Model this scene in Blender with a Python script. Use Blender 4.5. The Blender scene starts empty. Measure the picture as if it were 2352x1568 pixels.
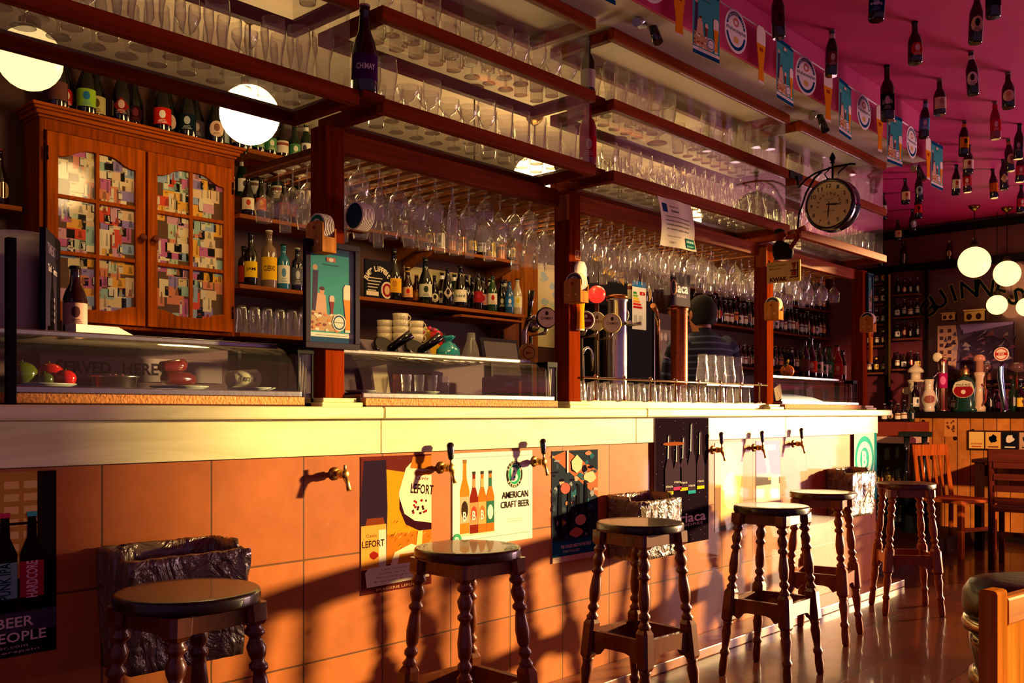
import bpy, math, random
from mathutils import Vector, Matrix
R = random.Random(7)
SC = bpy.context.scene
COL = SC.collection
PI = math.pi

# ------------------------------------------------------------------ camera (eye at bar-stool height, looking along the bar)
CF, CX, HY, EYE = 2200.0, 1176.0, 948.0, 1.13
cc, ss = .7373, .6756
cam_d = bpy.data.cameras.new('camera'); cam = bpy.data.objects.new('camera', cam_d); COL.objects.link(cam)
cam.location = (0, 0, EYE)
cam.rotation_euler = (PI/2, 0, math.atan2(ss, cc) - PI/2)
cam_d.sensor_width = 36; cam_d.lens = 36*CF/2352
cam_d.shift_y = (HY-784)/2352
cam_d.clip_start = .05; cam_d.clip_end = 200
SC.camera = cam

def at(px, py, X=None, Y=None, Z=None):      # a point of the photograph on a known plane of the room
    u = (px-CX)/CF; v = (HY-py)/CF; dx = cc+ss*u; dy = ss-cc*u
    t = X/dx if X is not None else Y/dy if Y is not None else (Z-EYE)/v
    return Vector((dx*t, dy*t, EYE+v*t))

# ------------------------------------------------------------------ light
SC.view_settings.view_transform = 'Standard'; SC.view_settings.look = 'None'
SC.view_settings.gamma = 1; SC.view_settings.exposure = 0.55; SC.view_settings.use_curve_mapping = False
SC.cycles.max_bounces = 10; SC.cycles.diffuse_bounces = 3; SC.cycles.glossy_bounces = 4
SC.cycles.transparent_max_bounces = 40; SC.cycles.transmission_bounces = 6
SC.cycles.caustics_reflective = False; SC.cycles.caustics_refractive = False
SC.cycles.sample_clamp_indirect = 4.0

SUN_EL = math.radians(6.3)
sd = Vector((-.903*math.cos(SUN_EL), .43*math.cos(SUN_EL), -math.sin(SUN_EL))).normalized()
sun_d = bpy.data.lights.new('sun', 'SUN'); sun = bpy.data.objects.new('sun', sun_d); COL.objects.link(sun)
sun.rotation_euler = sd.to_track_quat('-Z', 'Y').to_euler()
sun_d.energy = 11.0; sun_d.angle = math.radians(2.0); sun_d.color = (1, .66, .25)
sun.location = (14, -3, 4)

W = bpy.data.worlds.new('world'); SC.world = W; W.use_nodes = True
wn = W.node_tree.nodes; wl = W.node_tree.links; wn.clear()
g_ = wn.new('ShaderNodeNewGeometry'); vd = wn.new('ShaderNodeVectorMath'); vd.operation = 'DOT_PRODUCT'
wl.new(g_.outputs['Incoming'], vd.inputs[0]); vd.inputs[1].default_value = sd
mx = wn.new('ShaderNodeMath'); mx.operation = 'MAXIMUM'; mx.inputs[1].default_value = 0; wl.new(vd.outputs['Value'], mx.inputs[0])
pw = wn.new('ShaderNodeMath'); pw.operation = 'POWER'; pw.inputs[1].default_value = 260; wl.new(mx.outputs[0], pw.inputs[0])
pm = wn.new('ShaderNodeMath'); pm.operation = 'MULTIPLY'; pm.inputs[1].default_value = 5.0; wl.new(pw.outputs[0], pm.inputs[0])
b1 = wn.new('ShaderNodeBackground'); b1.inputs[0].default_value = (.50, .24, .46, 1); b1.inputs[1].default_value = .27
b2 = wn.new('ShaderNodeBackground'); b2.inputs[0].default_value = (1, .80, .45, 1); wl.new(pm.outputs[0], b2.inputs[1])
ad = wn.new('ShaderNodeAddShader'); wl.new(b1.outputs[0], ad.inputs[0]); wl.new(b2.outputs[0], ad.inputs[1])
wo = wn.new('ShaderNodeOutputWorld'); wl.new(ad.outputs[0], wo.inputs[0])

def area_light(name, loc, target, sx, sy, power, color):
    d = bpy.data.lights.new(name, 'AREA'); o = bpy.data.objects.new(name, d); COL.objects.link(o)
    d.shape = 'RECTANGLE'; d.size = sx; d.size_y = sy; d.energy = power; d.color = color
    o.location = loc; o.rotation_euler = (Vector(target)-Vector(loc)).to_track_quat('-Z', 'Y').to_euler()
    return o
# daylight entering through the glazed street front in the end wall
area_light('street_daylight', (10.6, -.4, 1.0), (4.5, 1.6, 2.6), 3.2, 1.8, 230, (1, .55, .60))
# invented spot light, added only to brighten the pine corner
spd = bpy.data.lights.new('pine_fill_spot', 'SPOT'); sp_ = bpy.data.objects.new('pine_fill_spot', spd); COL.objects.link(sp_); sp_.location = (4.2, -1.2, 2.2)
sp_.rotation_euler = (Vector((9.1, 2.95, .85))-sp_.location).to_track_quat('-Z', 'Y').to_euler(); spd.energy = 1500; spd.spot_size = math.radians(22); spd.spot_blend = .5; spd.color = (1, .55, .25); spd.shadow_soft_size = .08

# ------------------------------------------------------------------ colours and materials
def lin(h):
    if not isinstance(h, str): return tuple(h[:3])
    h = h.lstrip('#')
    o = []
    for i in (0, 2, 4):
        c = int(h[i:i+2], 16)/255
        o.append(c/12.92 if c <= .04045 else ((c+.055)/1.055)**2.4)
    return tuple(o)

MATS = {}
def newmat(name):
    m = bpy.data.materials.new(name); m.use_nodes = True; MATS[name] = m
    return m, m.node_tree.nodes, m.node_tree.links, m.node_tree.nodes['Principled BSDF']

def paint(name, rough=.5, metal=0, coat=0, noise=0, nscale=30, bump=0, spec=.5, trans=0, stretch=None):
    """A finish whose colour is each face's own colour."""
    m, n, l, b = newmat(name)
    a = n.new('ShaderNodeAttribute'); a.attribute_name = 'Col'
    src = a.outputs['Color']
    if noise or bump:
        tc = n.new('ShaderNodeTexCoord'); mp = n.new('ShaderNodeMapping'); l.new(tc.outputs['Object'], mp.inputs[0])
        if stretch: mp.inputs['Scale'].default_value = stretch
        nz = n.new('ShaderNodeTexNoise'); nz.inputs['Scale'].default_value = nscale; nz.inputs['Detail'].default_value = 5
        l.new(mp.outputs[0], nz.inputs['Vector'])
        if noise:
            mr = n.new('ShaderNodeMapRange'); mr.inputs[1].default_value = .3; mr.inputs[2].default_value = .7
            mr.inputs[3].default_value = 1-noise; mr.inputs[4].default_value = 1+noise*.6
            l.new(nz.outputs[0], mr.inputs[0])
            vm = n.new('ShaderNodeVectorMath'); vm.operation = 'SCALE'; l.new(src, vm.inputs[0]); l.new(mr.outputs[0], vm.inputs['Scale'])
            src = vm.outputs[0]
        if bump:
            bp = n.new('ShaderNodeBump'); bp.inputs['Strength'].default_value = bump; bp.inputs['Distance'].default_value = .01
            l.new(nz.outputs[0], bp.inputs['Height']); l.new(bp.outputs[0], b.inputs['Normal'])
    l.new(src, b.inputs['Base Color'])
    b.inputs['Roughness'].default_value = rough; b.inputs['Metallic'].default_value = metal
    b.inputs['Coat Weight'].default_value = coat; b.inputs['Coat Roughness'].default_value = .06
    b.inputs['Specular IOR Level'].default_value = spec
    return m

MATT = paint('matt', .8, noise=.08, spec=.08)
SATIN = paint('satin', .6, spec=.05)
GLOSS = paint('gloss', .12, coat=.5)
PRINT = paint('printed_paper', .8, spec=0.0)
GLOSSPRINT = paint('glossy_print', .6, spec=.05, coat=.5)
METAL = paint('metal', .22, metal=1)
BRASS = paint('aged_brass', .32, metal=1, noise=.3, nscale=60)
WOODX = paint('wood_grain_long', .55, spec=.03, coat=.0, noise=.38, nscale=9, stretch=(.35, 6, 6), bump=.06)
WOODZ = paint('wood_grain_upright', .75, spec=.0, coat=.0, noise=.42, nscale=9, stretch=(6, 6, .35), bump=.06)
TURNED = paint('varnished_turned_wood', .35, spec=.2, coat=.42, noise=.25, nscale=14, stretch=(4, 4, .6))
BOTTLE = paint('bottle_glass_dark', .08, coat=.4, spec=.4)
CLOTH = paint('cloth', .9, noise=.15, nscale=80)
SKIN = paint('skin', .5)

def glass_mat(name, tint, body=.10, gl=.75, rough=.03, wavy=False):
    m, n, l, b = newmat(name)
    n.remove(b); out = n['Material Output']
    fr = n.new('ShaderNodeFresnel'); ge = n.new('ShaderNodeNewGeometry')
    io = n.new('ShaderNodeMath'); io.operation = 'MULTIPLY_ADD'; io.inputs[1].default_value = 1/1.45-1.45; io.inputs[2].default_value = 1.45
    l.new(ge.outputs['Backfacing'], io.inputs[0]); l.new(io.outputs[0], fr.inputs[0])
    mul = n.new('ShaderNodeMath'); mul.operation = 'MULTIPLY_ADD'; mul.inputs[1].default_value = 1.5*gl; mul.inputs[2].default_value = .01; l.new(fr.outputs[0], mul.inputs[0])
    tr = n.new('ShaderNodeBsdfTransparent'); tr.inputs[0].default_value = (*tint, 1)
    if wavy:      # thicker glass is crossed near the outline, so it lets less through there
        lw = n.new('ShaderNodeLayerWeight'); lw.inputs[0].default_value = .5
        pq = n.new('ShaderNodeMath'); pq.operation = 'POWER'; pq.inputs[1].default_value = 3.5; l.new(lw.outputs['Facing'], pq.inputs[0])
        mc = n.new('ShaderNodeMix'); mc.data_type = 'RGBA'; l.new(pq.outputs[0], mc.inputs[0]); mc.inputs[6].default_value = (*tint, 1); mc.inputs[7].default_value = (.30, .24, .22, 1)
        l.new(mc.outputs[2], tr.inputs[0])
    df = n.new('ShaderNodeBsdfTranslucent'); df.inputs[0].default_value = (.95, .9, .85, 1)
    d2 = n.new('ShaderNodeBsdfDiffuse'); d2.inputs[0].default_value = (.95, .9, .85, 1)
    dd = n.new('ShaderNodeMixShader'); l.new(df.outputs[0], dd.inputs[1]); l.new(d2.outputs[0], dd.inputs[2])
    m1 = n.new('ShaderNodeMixShader'); m1.inputs[0].default_value = body; l.new(tr.outputs[0], m1.inputs[1]); l.new(dd.outputs[0], m1.inputs[2])
    go = n.new('ShaderNodeBsdfGlossy'); go.inputs['Roughness'].default_value = rough
    if wavy:
        tc = n.new('ShaderNodeTexCoord'); mp = n.new('ShaderNodeMapping'); mp.inputs['Scale'].default_value = (60, 60, 9); l.new(tc.outputs['Object'], mp.inputs[0])
        nz = n.new('ShaderNodeTexNoise'); nz.inputs['Scale'].default_value = 1; nz.inputs['Detail'].default_value = 2; l.new(mp.outputs[0], nz.inputs['Vector'])
        bp = n.new('ShaderNodeBump'); bp.inputs['Strength'].default_value = .8; bp.inputs['Distance'].default_value = .006; l.new(nz.outputs[0], bp.inputs['Height']); l.new(bp.outputs[0], go.inputs['Normal'])
    m2 = n.new('ShaderNodeMixShader'); l.new(mul.outputs[0], m2.inputs[0]); l.new(m1.outputs[0], m2.inputs[1]); l.new(go.outputs[0], m2.inputs[2])
    l.new(m2.outputs[0], out.inputs[0])
    return m
GLASS = glass_mat('drinking_glass', (.97, .96, .95), .085, 1.8, .07, True)
FROST = glass_mat('pearl_glass_shelf', (.94, .94, .92), .13, .6, .1)
PANE2 = glass_mat('cabinet_pane_glass', (.95, .95, .94), .01, .12, .1)
PANE = glass_mat('pane_glass', (.94, .95, .94), .012, .8, .01)
BEERGLASS = glass_mat('amber_glass', (.75, .38, .06), .25)

def emis(name, col, s):
    m, n, l, b = newmat(name)
    b.inputs['Base Color'].default_value = (*col, 1); b.inputs['Emission Color'].default_value = (*col, 1)
    b.inputs['Emission Strength'].default_value = s; b.inputs['Roughness'].default_value = .3
    return m
GLOBE = emis('lit_opal_globe', (1, .66, .26), 1.35)
GLOBE_FAR = emis('lit_opal_globe_dim', (1, .66, .22), 1.6)
GLOBE_HOT = emis('lit_opal_globe_bright', (1, .66, .26), 22)
REDLIGHT = emis('red_lamp', (1, .02, .01), 1.2)

def bricks(name, c1, c2, mortar, bw, bh, mw, plane, off=0, origin=(0, 0), rough=.25, coat=.4, bump=.3, noise=.25, nscale=3):
    m, n, l, b = newmat(name)
    tc = n.new('ShaderNodeTexCoord'); sp = n.new('ShaderNodeSeparateXYZ'); l.new(tc.outputs['Object'], sp.inputs[0])
    cb = n.new('ShaderNodeCombineXYZ')
    for i, ax in enumerate(plane):
        s = n.new('ShaderNodeMath'); s.operation = 'SUBTRACT'; s.inputs[1].default_value = origin[i]; l.new(sp.outputs['XYZ'.index(ax)], s.inputs[0])
        l.new(s.outputs[0], cb.inputs[i])
    br = n.new('ShaderNodeTexBrick'); br.offset = off; br.squash = 1
    br.inputs['Scale'].default_value = 1; br.inputs['Brick Width'].default_value = bw; br.inputs['Row Height'].default_value = bh
    br.inputs['Mortar Size'].default_value = mw; br.inputs['Mortar Smooth'].default_value = .3
    br.inputs['Color1'].default_value = (*lin(c1), 1); br.inputs['Color2'].default_value = (*lin(c2), 1); br.inputs['Mortar'].default_value = (*lin(mortar), 1)
    l.new(cb.outputs[0], br.inputs['Vector'])
    nz = n.new('ShaderNodeTexNoise'); nz.inputs['Scale'].default_value = nscale; nz.inputs['Detail'].default_value = 8; nz.inputs['Roughness'].default_value = .65; l.new(tc.outputs['Object'], nz.inputs['Vector'])
    mr = n.new('ShaderNodeMapRange'); mr.inputs[1].default_value = .3; mr.inputs[2].default_value = .7; mr.inputs[3].default_value = 1-noise; mr.inputs[4].default_value = 1+noise*.5
    l.new(nz.outputs[0], mr.inputs[0])
    vm = n.new('ShaderNodeVectorMath'); vm.operation = 'SCALE'; l.new(br.outputs['Color'], vm.inputs[0]); l.new(mr.outputs[0], vm.inputs['Scale'])
    l.new(vm.outputs[0], b.inputs['Base Color'])
    n2 = n.new('ShaderNodeTexNoise'); n2.inputs['Scale'].default_value = 9; l.new(tc.outputs['Object'], n2.inputs['Vector'])
    ad = n.new('ShaderNodeMath'); ad.operation = 'MULTIPLY_ADD'; ad.inputs[1].default_value = -1.0; l.new(br.outputs['Fac'], ad.inputs[0]); l.new(n2.outputs[0], ad.inputs[2])
    bp = n.new('ShaderNodeBump'); bp.inputs['Strength'].default_value = bump; bp.inputs['Distance'].default_value = .004; l.new(ad.outputs[0], bp.inputs['Height']); l.new(bp.outputs[0], b.inputs['Normal'])
    b.inputs['Roughness'].default_value = rough; b.inputs['Coat Weight'].default_value = coat; b.inputs['Coat Roughness'].default_value = .06; b.inputs['Specular IOR Level'].default_value = .07
    return m
TILE = bricks('terracotta_wall_tiles', '#bc6c36', '#a85e2f', '#6b4428', .3175, .325, .0035, 'XZ', origin=(1.1295, .02), rough=.5, coat=.22, noise=.3)
FLOORT = bricks('red_floor_tiles', '#5a2c22', '#4c241d', '#2c1814', .33, .33, .004, 'XY', origin=(.1, .05), rough=.28, coat=.3, noise=.35)
PINE = bricks('pine_boards', '#c47a33', '#a9622a', '#3a1a0a', .11, 4, .004, 'YZ', origin=(.02, 0), rough=.35, coat=.2, noise=.45, nscale=4)
def marble(name, base, vein):
    m, n, l, b = newmat(name)
    tc = n.new('ShaderNodeTexCoord'); mp = n.new('ShaderNodeMapping'); mp.inputs['Scale'].default_value = (1.2, 4, 9); l.new(tc.outputs['Object'], mp.inputs[0])
    nz = n.new('ShaderNodeTexNoise'); nz.inputs['Scale'].default_value = 1.6; nz.inputs['Detail'].default_value = 8; nz.inputs['Distortion'].default_value = 1.2; l.new(mp.outputs[0], nz.inputs['Vector'])
    cr = n.new('ShaderNodeValToRGB'); cr.color_ramp.elements[0].position = .38; cr.color_ramp.elements[0].color = (*lin(vein), 1); cr.color_ramp.elements[1].position = .62; cr.color_ramp.elements[1].color = (*lin(base), 1)
    l.new(nz.outputs[0], cr.inputs[0]); l.new(cr.outputs[0], b.inputs['Base Color'])
    b.inputs['Roughness'].default_value = .4; b.inputs['Coat Weight'].default_value = .2; b.inputs['Specular IOR Level'].default_value = .12
    return m
MARBLE = marble('cream_marble', '#f4efb8', '#e0daa0')
def plain(name, col, rough=.8, noise=.12, nscale=5, bump=.15, coat=0, metal=0):
    m, n, l, b = newmat(name)
    tc = n.new('ShaderNodeTexCoord'); nz = n.new('ShaderNodeTexNoise'); nz.inputs['Scale'].default_value = nscale; nz.inputs['Detail'].default_value = 6; l.new(tc.outputs['Object'], nz.inputs['Vector'])
    mr = n.new('ShaderNodeMapRange'); mr.inputs[3].default_value = 1-noise; mr.inputs[4].default_value = 1+noise; l.new(nz.outputs[0], mr.inputs[0])
    vm = n.new('ShaderNodeVectorMath'); vm.operation = 'SCALE'; vm.inputs[0].default_value = lin(col); l.new(mr.outputs[0], vm.inputs['Scale']); l.new(vm.outputs[0], b.inputs['Base Color'])
    bp = n.new('ShaderNodeBump'); bp.inputs['Strength'].default_value = bump; bp.inputs['Distance'].default_value = .01; l.new(nz.outputs[0], bp.inputs['Height']); l.new(bp.outputs[0], b.inputs['Normal'])
    b.inputs['Roughness'].default_value = rough; b.inputs['Coat Weight'].default_value = coat; b.inputs['Metallic'].default_value = metal
    return m
MAGENTA = plain('magenta_plaster', '#c4146c', .6, .18, 3)
CREAM = plain('cream_plaster', '#cbb9a4', .75)
MAROON = plain('maroon_plaster', '#5c1024', .6)
BACKW = plain('dark_red_brown_plaster', '#4a2418', .7)
BREAD = plain('speckled_cork_strip', '#c9823e', .8, .5, 120, .6)
STEEL = plain('brushed_steel', '#a9a4a2', .25, .1, 40, .05, metal=1)
BAG = plain('black_plastic_film', '#675545', .2, .25, 12, .5, coat=.8)
def bag_mat():
    m = BAG; n = m.node_tree.nodes; l = m.node_tree.links
    for x in n:
        if x.type == 'BUMP': x.inputs['Strength'].default_value = .9; x.inputs['Distance'].default_value = .04; bp = x
    tc = n.new('ShaderNodeTexCoord'); mp = n.new('ShaderNodeMapping'); mp.inputs['Scale'].default_value = (4, 4, 3.4); mp.inputs['Rotation'].default_value = (.2, .5, .3)
    v = n.new('ShaderNodeTexNoise'); v.inputs['Scale'].default_value = 2.2; v.inputs['Detail'].default_value = 4; v.inputs['Distortion'].default_value = 3.0
    l.new(tc.outputs['Object'], mp.inputs[0]); l.new(mp.outputs[0], v.inputs['Vector']); l.new(v.outputs[0], bp.inputs['Height'])
bag_mat()

# ------------------------------------------------------------------ mesh builder
class MB:
    def __init__(s): s.v = []; s.f = []; s.c = []; s.sm = []
    def add(s, vs, fs, col, smooth=False):
        o = len(s.v); s.v += [tuple(p) for p in vs]; c = lin(col)
        for f in fs:
            s.f.append([i+o for i in f]); s.c.append(c); s.sm.append(smooth)
        return s
    def box(s, x0, x1, y0, y1, z0, z1, col='#ffffff'):
        v = [(x, y, z) for z in (z0, z1) for y in (y0, y1) for x in (x0, x1)]
        return s.add(v, [(0, 2, 3, 1), (4, 5, 7, 6), (0, 1, 5, 4), (2, 6, 7, 3), (0, 4, 6, 2), (1, 3, 7, 5)], col)
    def obox(s, c, size, mat, col):       # mat: 3x3 rotation
        hx, hy, hz = [k/2 for k in size]; c = Vector(c)
        v = [c + mat @ Vector((x, y, z)) for z in (-hz, hz) for y in (-hy, hy) for x in (-hx, hx)]
        return s.add(v, [(0, 2, 3, 1), (4, 5, 7, 6), (0, 1, 5, 4), (2, 6, 7, 3), (0, 4, 6, 2), (1, 3, 7, 5)], col)
    def ring(s, rings, col, n, cap0=True, cap1=True, smooth=True, colf=None):
        o = len(s.v)
        for r in rings: s.v += [tuple(p) for p in r]
        for i in range(len(rings)-1):
            c = lin(colf(i) if colf else col)
            for k in range(n):
                a = o+i*n+k; b = o+i*n+(k+1) % n
                s.f.append([a, b, b+n, a+n]); s.c.append(c); s.sm.append(smooth)
        if cap0: s.f.append([o+k for k in range(n)][::-1]); s.c.append(lin(colf(0) if colf else col)); s.sm.append(False)
        if cap1: s.f.append([o+(len(rings)-1)*n+k for k in range(n)]); s.c.append(lin(colf(len(rings)-2) if colf else col)); s.sm.append(False)
        return s
    def lathe(s, prof, col='#ffffff', n=16, M=None, cap0=True, cap1=True, colf=None):
        rings = []
        for r, z in prof:
            rings.append([Vector((r*math.cos(2*PI*k/n), r*math.sin(2*PI*k/n), z)) for k in range(n)])
        if M is not None: rings = [[M @ p for p in r] for r in rings]
        return s.ring(rings, col, n, cap0, cap1, True, colf)
    def tube(s, pts, r, col='#ffffff', n=8, cap=True):
        pts = [Vector(p) for p in pts]; rings = []; up = Vector((0, 0, 1))
        for i, p in enumerate(pts):
            d = (pts[min(i+1, len(pts)-1)]-pts[max(i-1, 0)]).normalized()
            a = d.cross(up if abs(d.z) < .95 else Vector((1, 0, 0))).normalized(); b = d.cross(a).normalized()
            rr = r[i] if isinstance(r, (list, tuple)) else r
            rings.append([p + a*rr*math.cos(2*PI*k/n)+b*rr*math.sin(2*PI*k/n) for k in range(n)])
        return s.ring(rings, col, n, cap, cap)
    def cone(s, p0, p1, r0, r1, col, n=12): return s.tube([p0, p1], [r0, r1], col, n)
    def ball(s, c, r, col, n=14, m=9, sc=(1, 1, 1)):
        c = Vector(c); rings = []
        for i in range(m+1):
            a = -PI/2+PI*i/m; rr = max(math.cos(a), .02)*r
            rings.append([c+Vector((rr*math.cos(2*PI*k/n)*sc[0], rr*math.sin(2*PI*k/n)*sc[1], r*math.sin(a)*sc[2])) for k in range(n)])
        return s.ring(rings, col, n)
    def build(s, name, mat, parent=None, loc=None, bevel=0, subsurf=0, props=None):
        me = bpy.data.meshes.new(name); me.from_pydata(s.v, [], s.f); me.update()
        ca = me.color_attributes.new('Col', 'FLOAT_COLOR', 'CORNER')
        buf = []
        for p, c in zip(s.f, s.c): buf += [c[0], c[1], c[2], 1.0]*len(p)
        if len(buf) == 4*len(ca.data): ca.data.foreach_set('color', buf)
        me.polygons.foreach_set('use_smooth', s.sm)
        me.materials.append(mat)
        o = bpy.data.objects.new(name, me); COL.objects.link(o)
        if parent is not None: o.parent = parent
        if loc is not None: o.location = loc
        if bevel:
            b = o.modifiers.new('bevel', 'BEVEL'); b.width = bevel; b.segments = 2; b.limit_method = 'ANGLE'
        if subsurf:
            b = o.modifiers.new('sub', 'SUBSURF'); b.levels = b.render_levels = subsurf
        return o

def tag(o, label, cat, group=None, kind=None):
    if label: o['label'] = label
    if cat: o['category'] = cat
    if group: o['group'] = group
    if kind: o['kind'] = kind
    return o
def thing(name, label, cat, loc=(0, 0, 0), rz=0, group=None):
    o = bpy.data.objects.new(name, None); COL.objects.link(o); o.location = loc; o.rotation_euler.z = rz
    o.empty_display_size = .05
    return tag(o, label, cat, group)
def struct(name, mb, mat, **k):
    o = mb.build(name, mat, **k); o['kind'] = 'structure'; return o
KIDS = {}
def dup(root, loc=None, rz=None, label=None, group=None, rot=None):
    r = root.copy(); COL.objects.link(r)
    if loc is not None: r.location = loc
    if rz is not None: r.rotation_euler.z = rz
    if rot is not None: r.rotation_euler = rot
    if label: r['label'] = label
    if group: r['group'] = group
    for ch in KIDS.setdefault(root.name, [x for x in bpy.data.objects if x.parent is root]):
        c = ch.copy(); COL.objects.link(c); c.parent = r
        for g in KIDS.setdefault(ch.name, [x for x in bpy.data.objects if x.parent is ch]):
            d = g.copy(); COL.objects.link(d); d.parent = c
    return r
USED = set()
def place(proto, loc, rz=0, label=None, group=None, rot=None):    # the first call uses the prototype itself
    if proto.name not in USED:
        USED.add(proto.name); KIDS.setdefault(proto.name, [x for x in bpy.data.objects if x.parent is proto])
        proto.location = loc; proto.rotation_euler = rot if rot is not None else (0, 0, rz)
        if label: proto['label'] = label
        if group: proto['group'] = group
        return proto
    return dup(proto, loc, rz, label, group, rot if rot is not None else (0, 0, rz))

# ------------------------------------------------------------------ flat artwork: prints, labels and lettering
_TX = {}
def glyphs(body, bold=0.0, shear=0):
    k = (body, bold, shear)
    if k in _TX: return _TX[k]
    cu = bpy.data.curves.new('lettering', 'FONT'); cu.body = body; cu.size = 1; cu.offset = bold; cu.shear = shear; cu.resolution_u = 2
    cu.fill_mode = 'FRONT'
    ob = bpy.data.objects.new('lettering', cu)
    me = bpy.data.meshes.new_from_object(ob)
    vs = [(v.co.x, v.co.y) for v in me.vertices]; fs = [list(p.vertices) for p in me.polygons]
    bpy.data.objects.remove(ob); bpy.data.curves.remove(cu); bpy.data.meshes.remove(me)
    if vs:
        x0 = min(v[0] for v in vs); x1 = max(v[0] for v in vs); y0 = min(v[1] for v in vs); y1 = max(v[1] for v in vs)
        vs = [(x-x0, y-y0) for x, y in vs]
        _TX[k] = (vs, fs, x1-x0, max(y1-y0, 1e-4))
    else: _TX[k] = ([], [], 1, 1)
    return _TX[k]

class Art:
    """2-D shapes in metres; y up; each with a colour and a layer."""
    def __init__(s, w, h, clip=False): s.w = w; s.h = h; s.p = []; s.L = 1; s.clip = clip
    def poly(s, pts, col, L=None): s.p.append(([(x, y) for x, y in pts], [list(range(len(pts)))], col, L or s.L)); s.L += 0 if L else 1; return s
    def rect(s, x0, y0, x1, y1, col, L=None): return s.poly([(x0, y0), (x1, y0), (x1, y1), (x0, y1)], col, L)
    def ell(s, cx, cy, rx, ry, col, L=None, n=20): return s.poly([(cx+rx*math.cos(2*PI*k/n), cy+ry*math.sin(2*PI*k/n)) for k in range(n)], col, L)
    def blob(s, cx, cy, rx, ry, col, rnd, n=12): return s.poly([(cx+rx*rnd.uniform(.6, 1)*math.cos(2*PI*k/n), cy+ry*rnd.uniform(.6, 1)*math.sin(2*PI*k/n)) for k in range(n)], col)
    def text(s, body, cx, cy, w, h, col, bold=0, rot=0, shear=0, L=None):
        vs, fs, gw, gh = glyphs(body, bold, shear)
        ca, sa = math.cos(rot), math.sin(rot); o = []
        for x, y in vs:
            x = (x/gw-.5)*w; y = (y/gh-.5)*h
            o.append((cx+x*ca-y*sa, cy+x*sa+y*ca))
        s.p.append((o, fs, col, L or s.L)); s.L += 0 if L else 1
        return s
    def arc(s, body, cx, cy, r, h, a0, a1, col, bold=0, cw=True, ry=None):
        n = len(body); ry = ry or r; L = s.L
        for i, ch in enumerate(body):
            if ch == ' ': continue
            a = a0+(a1-a0)*(i/(n-1) if n > 1 else .5)
            vs, fs, gw, gh = glyphs(ch, bold)
            s.text(ch, cx+r*math.cos(a), cy+ry*math.sin(a), h*gw/gh if ch not in '-.' else h*.4, h, col, bold, a-PI/2 if cw else a+PI/2, L=L)
        s.L += 1; return s
    def bottle(s, cx, y0, h, w, body, label, cap, accent=None, neck=None):
        r = w/2
        s.poly([(cx-r, y0), (cx+r, y0), (cx+r, y0+h*.58), (cx+r*.42, y0+h*.74), (cx+r*.34, y0+h*.96), (cx-r*.34, y0+h*.96), (cx-r*.42, y0+h*.74), (cx-r, y0+h*.58)], body)
        s.rect(cx-r*.42, y0+h*.95, cx+r*.42, y0+h, cap)
        s.rect(cx-r*.98, y0+h*.14, cx+r*.98, y0+h*.50, label)
        if accent: s.ell(cx, y0+h*.32, r*.7, h*.12, accent)
        if neck: s.rect(cx-r*.38, y0+h*.74, cx+r*.38, y0+h*.88, neck)
        return s
    def weizen(s, cx, y0, h, w, beer='#e8901a', foam='#f3e6cf'):
        r = w/2
        s.poly([(cx-r*.62, y0), (cx+r*.62, y0), (cx+r*.5, y0+h*.25), (cx+r, y0+h*.68), (cx-r, y0+h*.68), (cx-r*.5, y0+h*.25)], beer)
        s.poly([(cx-r, y0+h*.68), (cx+r, y0+h*.68), (cx+r*1.0, y0+h*.92), (cx+r*.6, y0+h), (cx-r*.6, y0+h), (cx-r*1.0, y0+h*.92)], foam)
        s.rect(cx-r*.62, y0-h*.02, cx+r*.62, y0+h*.03, '#e9dcc4')
        return s
    def clipped(s):
        out = []
        for vs, fs, col, L in s.p:
            if s.clip and len(fs) == 1 and any(x < 0 or y < 0 or x > s.w or y > s.h for x, y in vs):
                pts = list(vs)
                for ax, lim, sg in ((0, 0, 1), (0, s.w, -1), (1, 0, 1), (1, s.h, -1)):
                    new = []
                    for i in range(len(pts)):
                        a, b = pts[i-1], pts[i]; da = (a[ax]-lim)*sg; db = (b[ax]-lim)*sg
                        if (da >= 0) != (db >= 0):
                            t = da/(da-db); new.append((a[0]+(b[0]-a[0])*t, a[1]+(b[1]-a[1])*t))
                        if db >= 0: new.append(b)
                    pts = new
                    if len(pts) < 3: break
                if len(pts) >= 3: out.append((pts, [list(range(len(pts)))], col, L))
            else: out.append((vs, fs, col, L))
        return out
    def emit(s, mb, o, ex, ey, nrm, step=.00004, back=.0001):
        step = min(step, .00004)
        o = Vector(o); ex = Vector(ex).normalized(); ey = Vector(ey).normalized(); nrm = Vector(nrm).normalized()
        for vs, fs, col, L in s.clipped():
            mb.add([o+ex*x+ey*y+nrm*(back+step*L) for x, y in vs], fs, col)
        return mb
    def wrap(s, mb, r, z0, a0=0.0, step=.00005, taper=None):
        """wraps x round a cylinder of radius r; x=0 faces angle a0"""
        for vs, fs, col, L in s.p:
            o = []
            for x, y in vs:
                rr = r+step*L; a = a0+x/r; o.append((rr*math.cos(a), rr*math.sin(a), z0+y))
            mb.add(o, fs, col, True)
        return mb
def sheet_box(mb, o, ex, ey, nrm, w, h, th, col):
    o = Vector(o); ex = Vector(ex); ey = Vector(ey); nrm = Vector(nrm)
    M3 = Matrix((ex, ey, nrm)).transposed()
    return mb.obox(o+ex*w/2+ey*h/2+nrm*th/2, (w, h, th), M3, col)
XP, YP, ZP = Vector((1, 0, 0)), Vector((0, 1, 0)), Vector((0, 0, 1))
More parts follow.
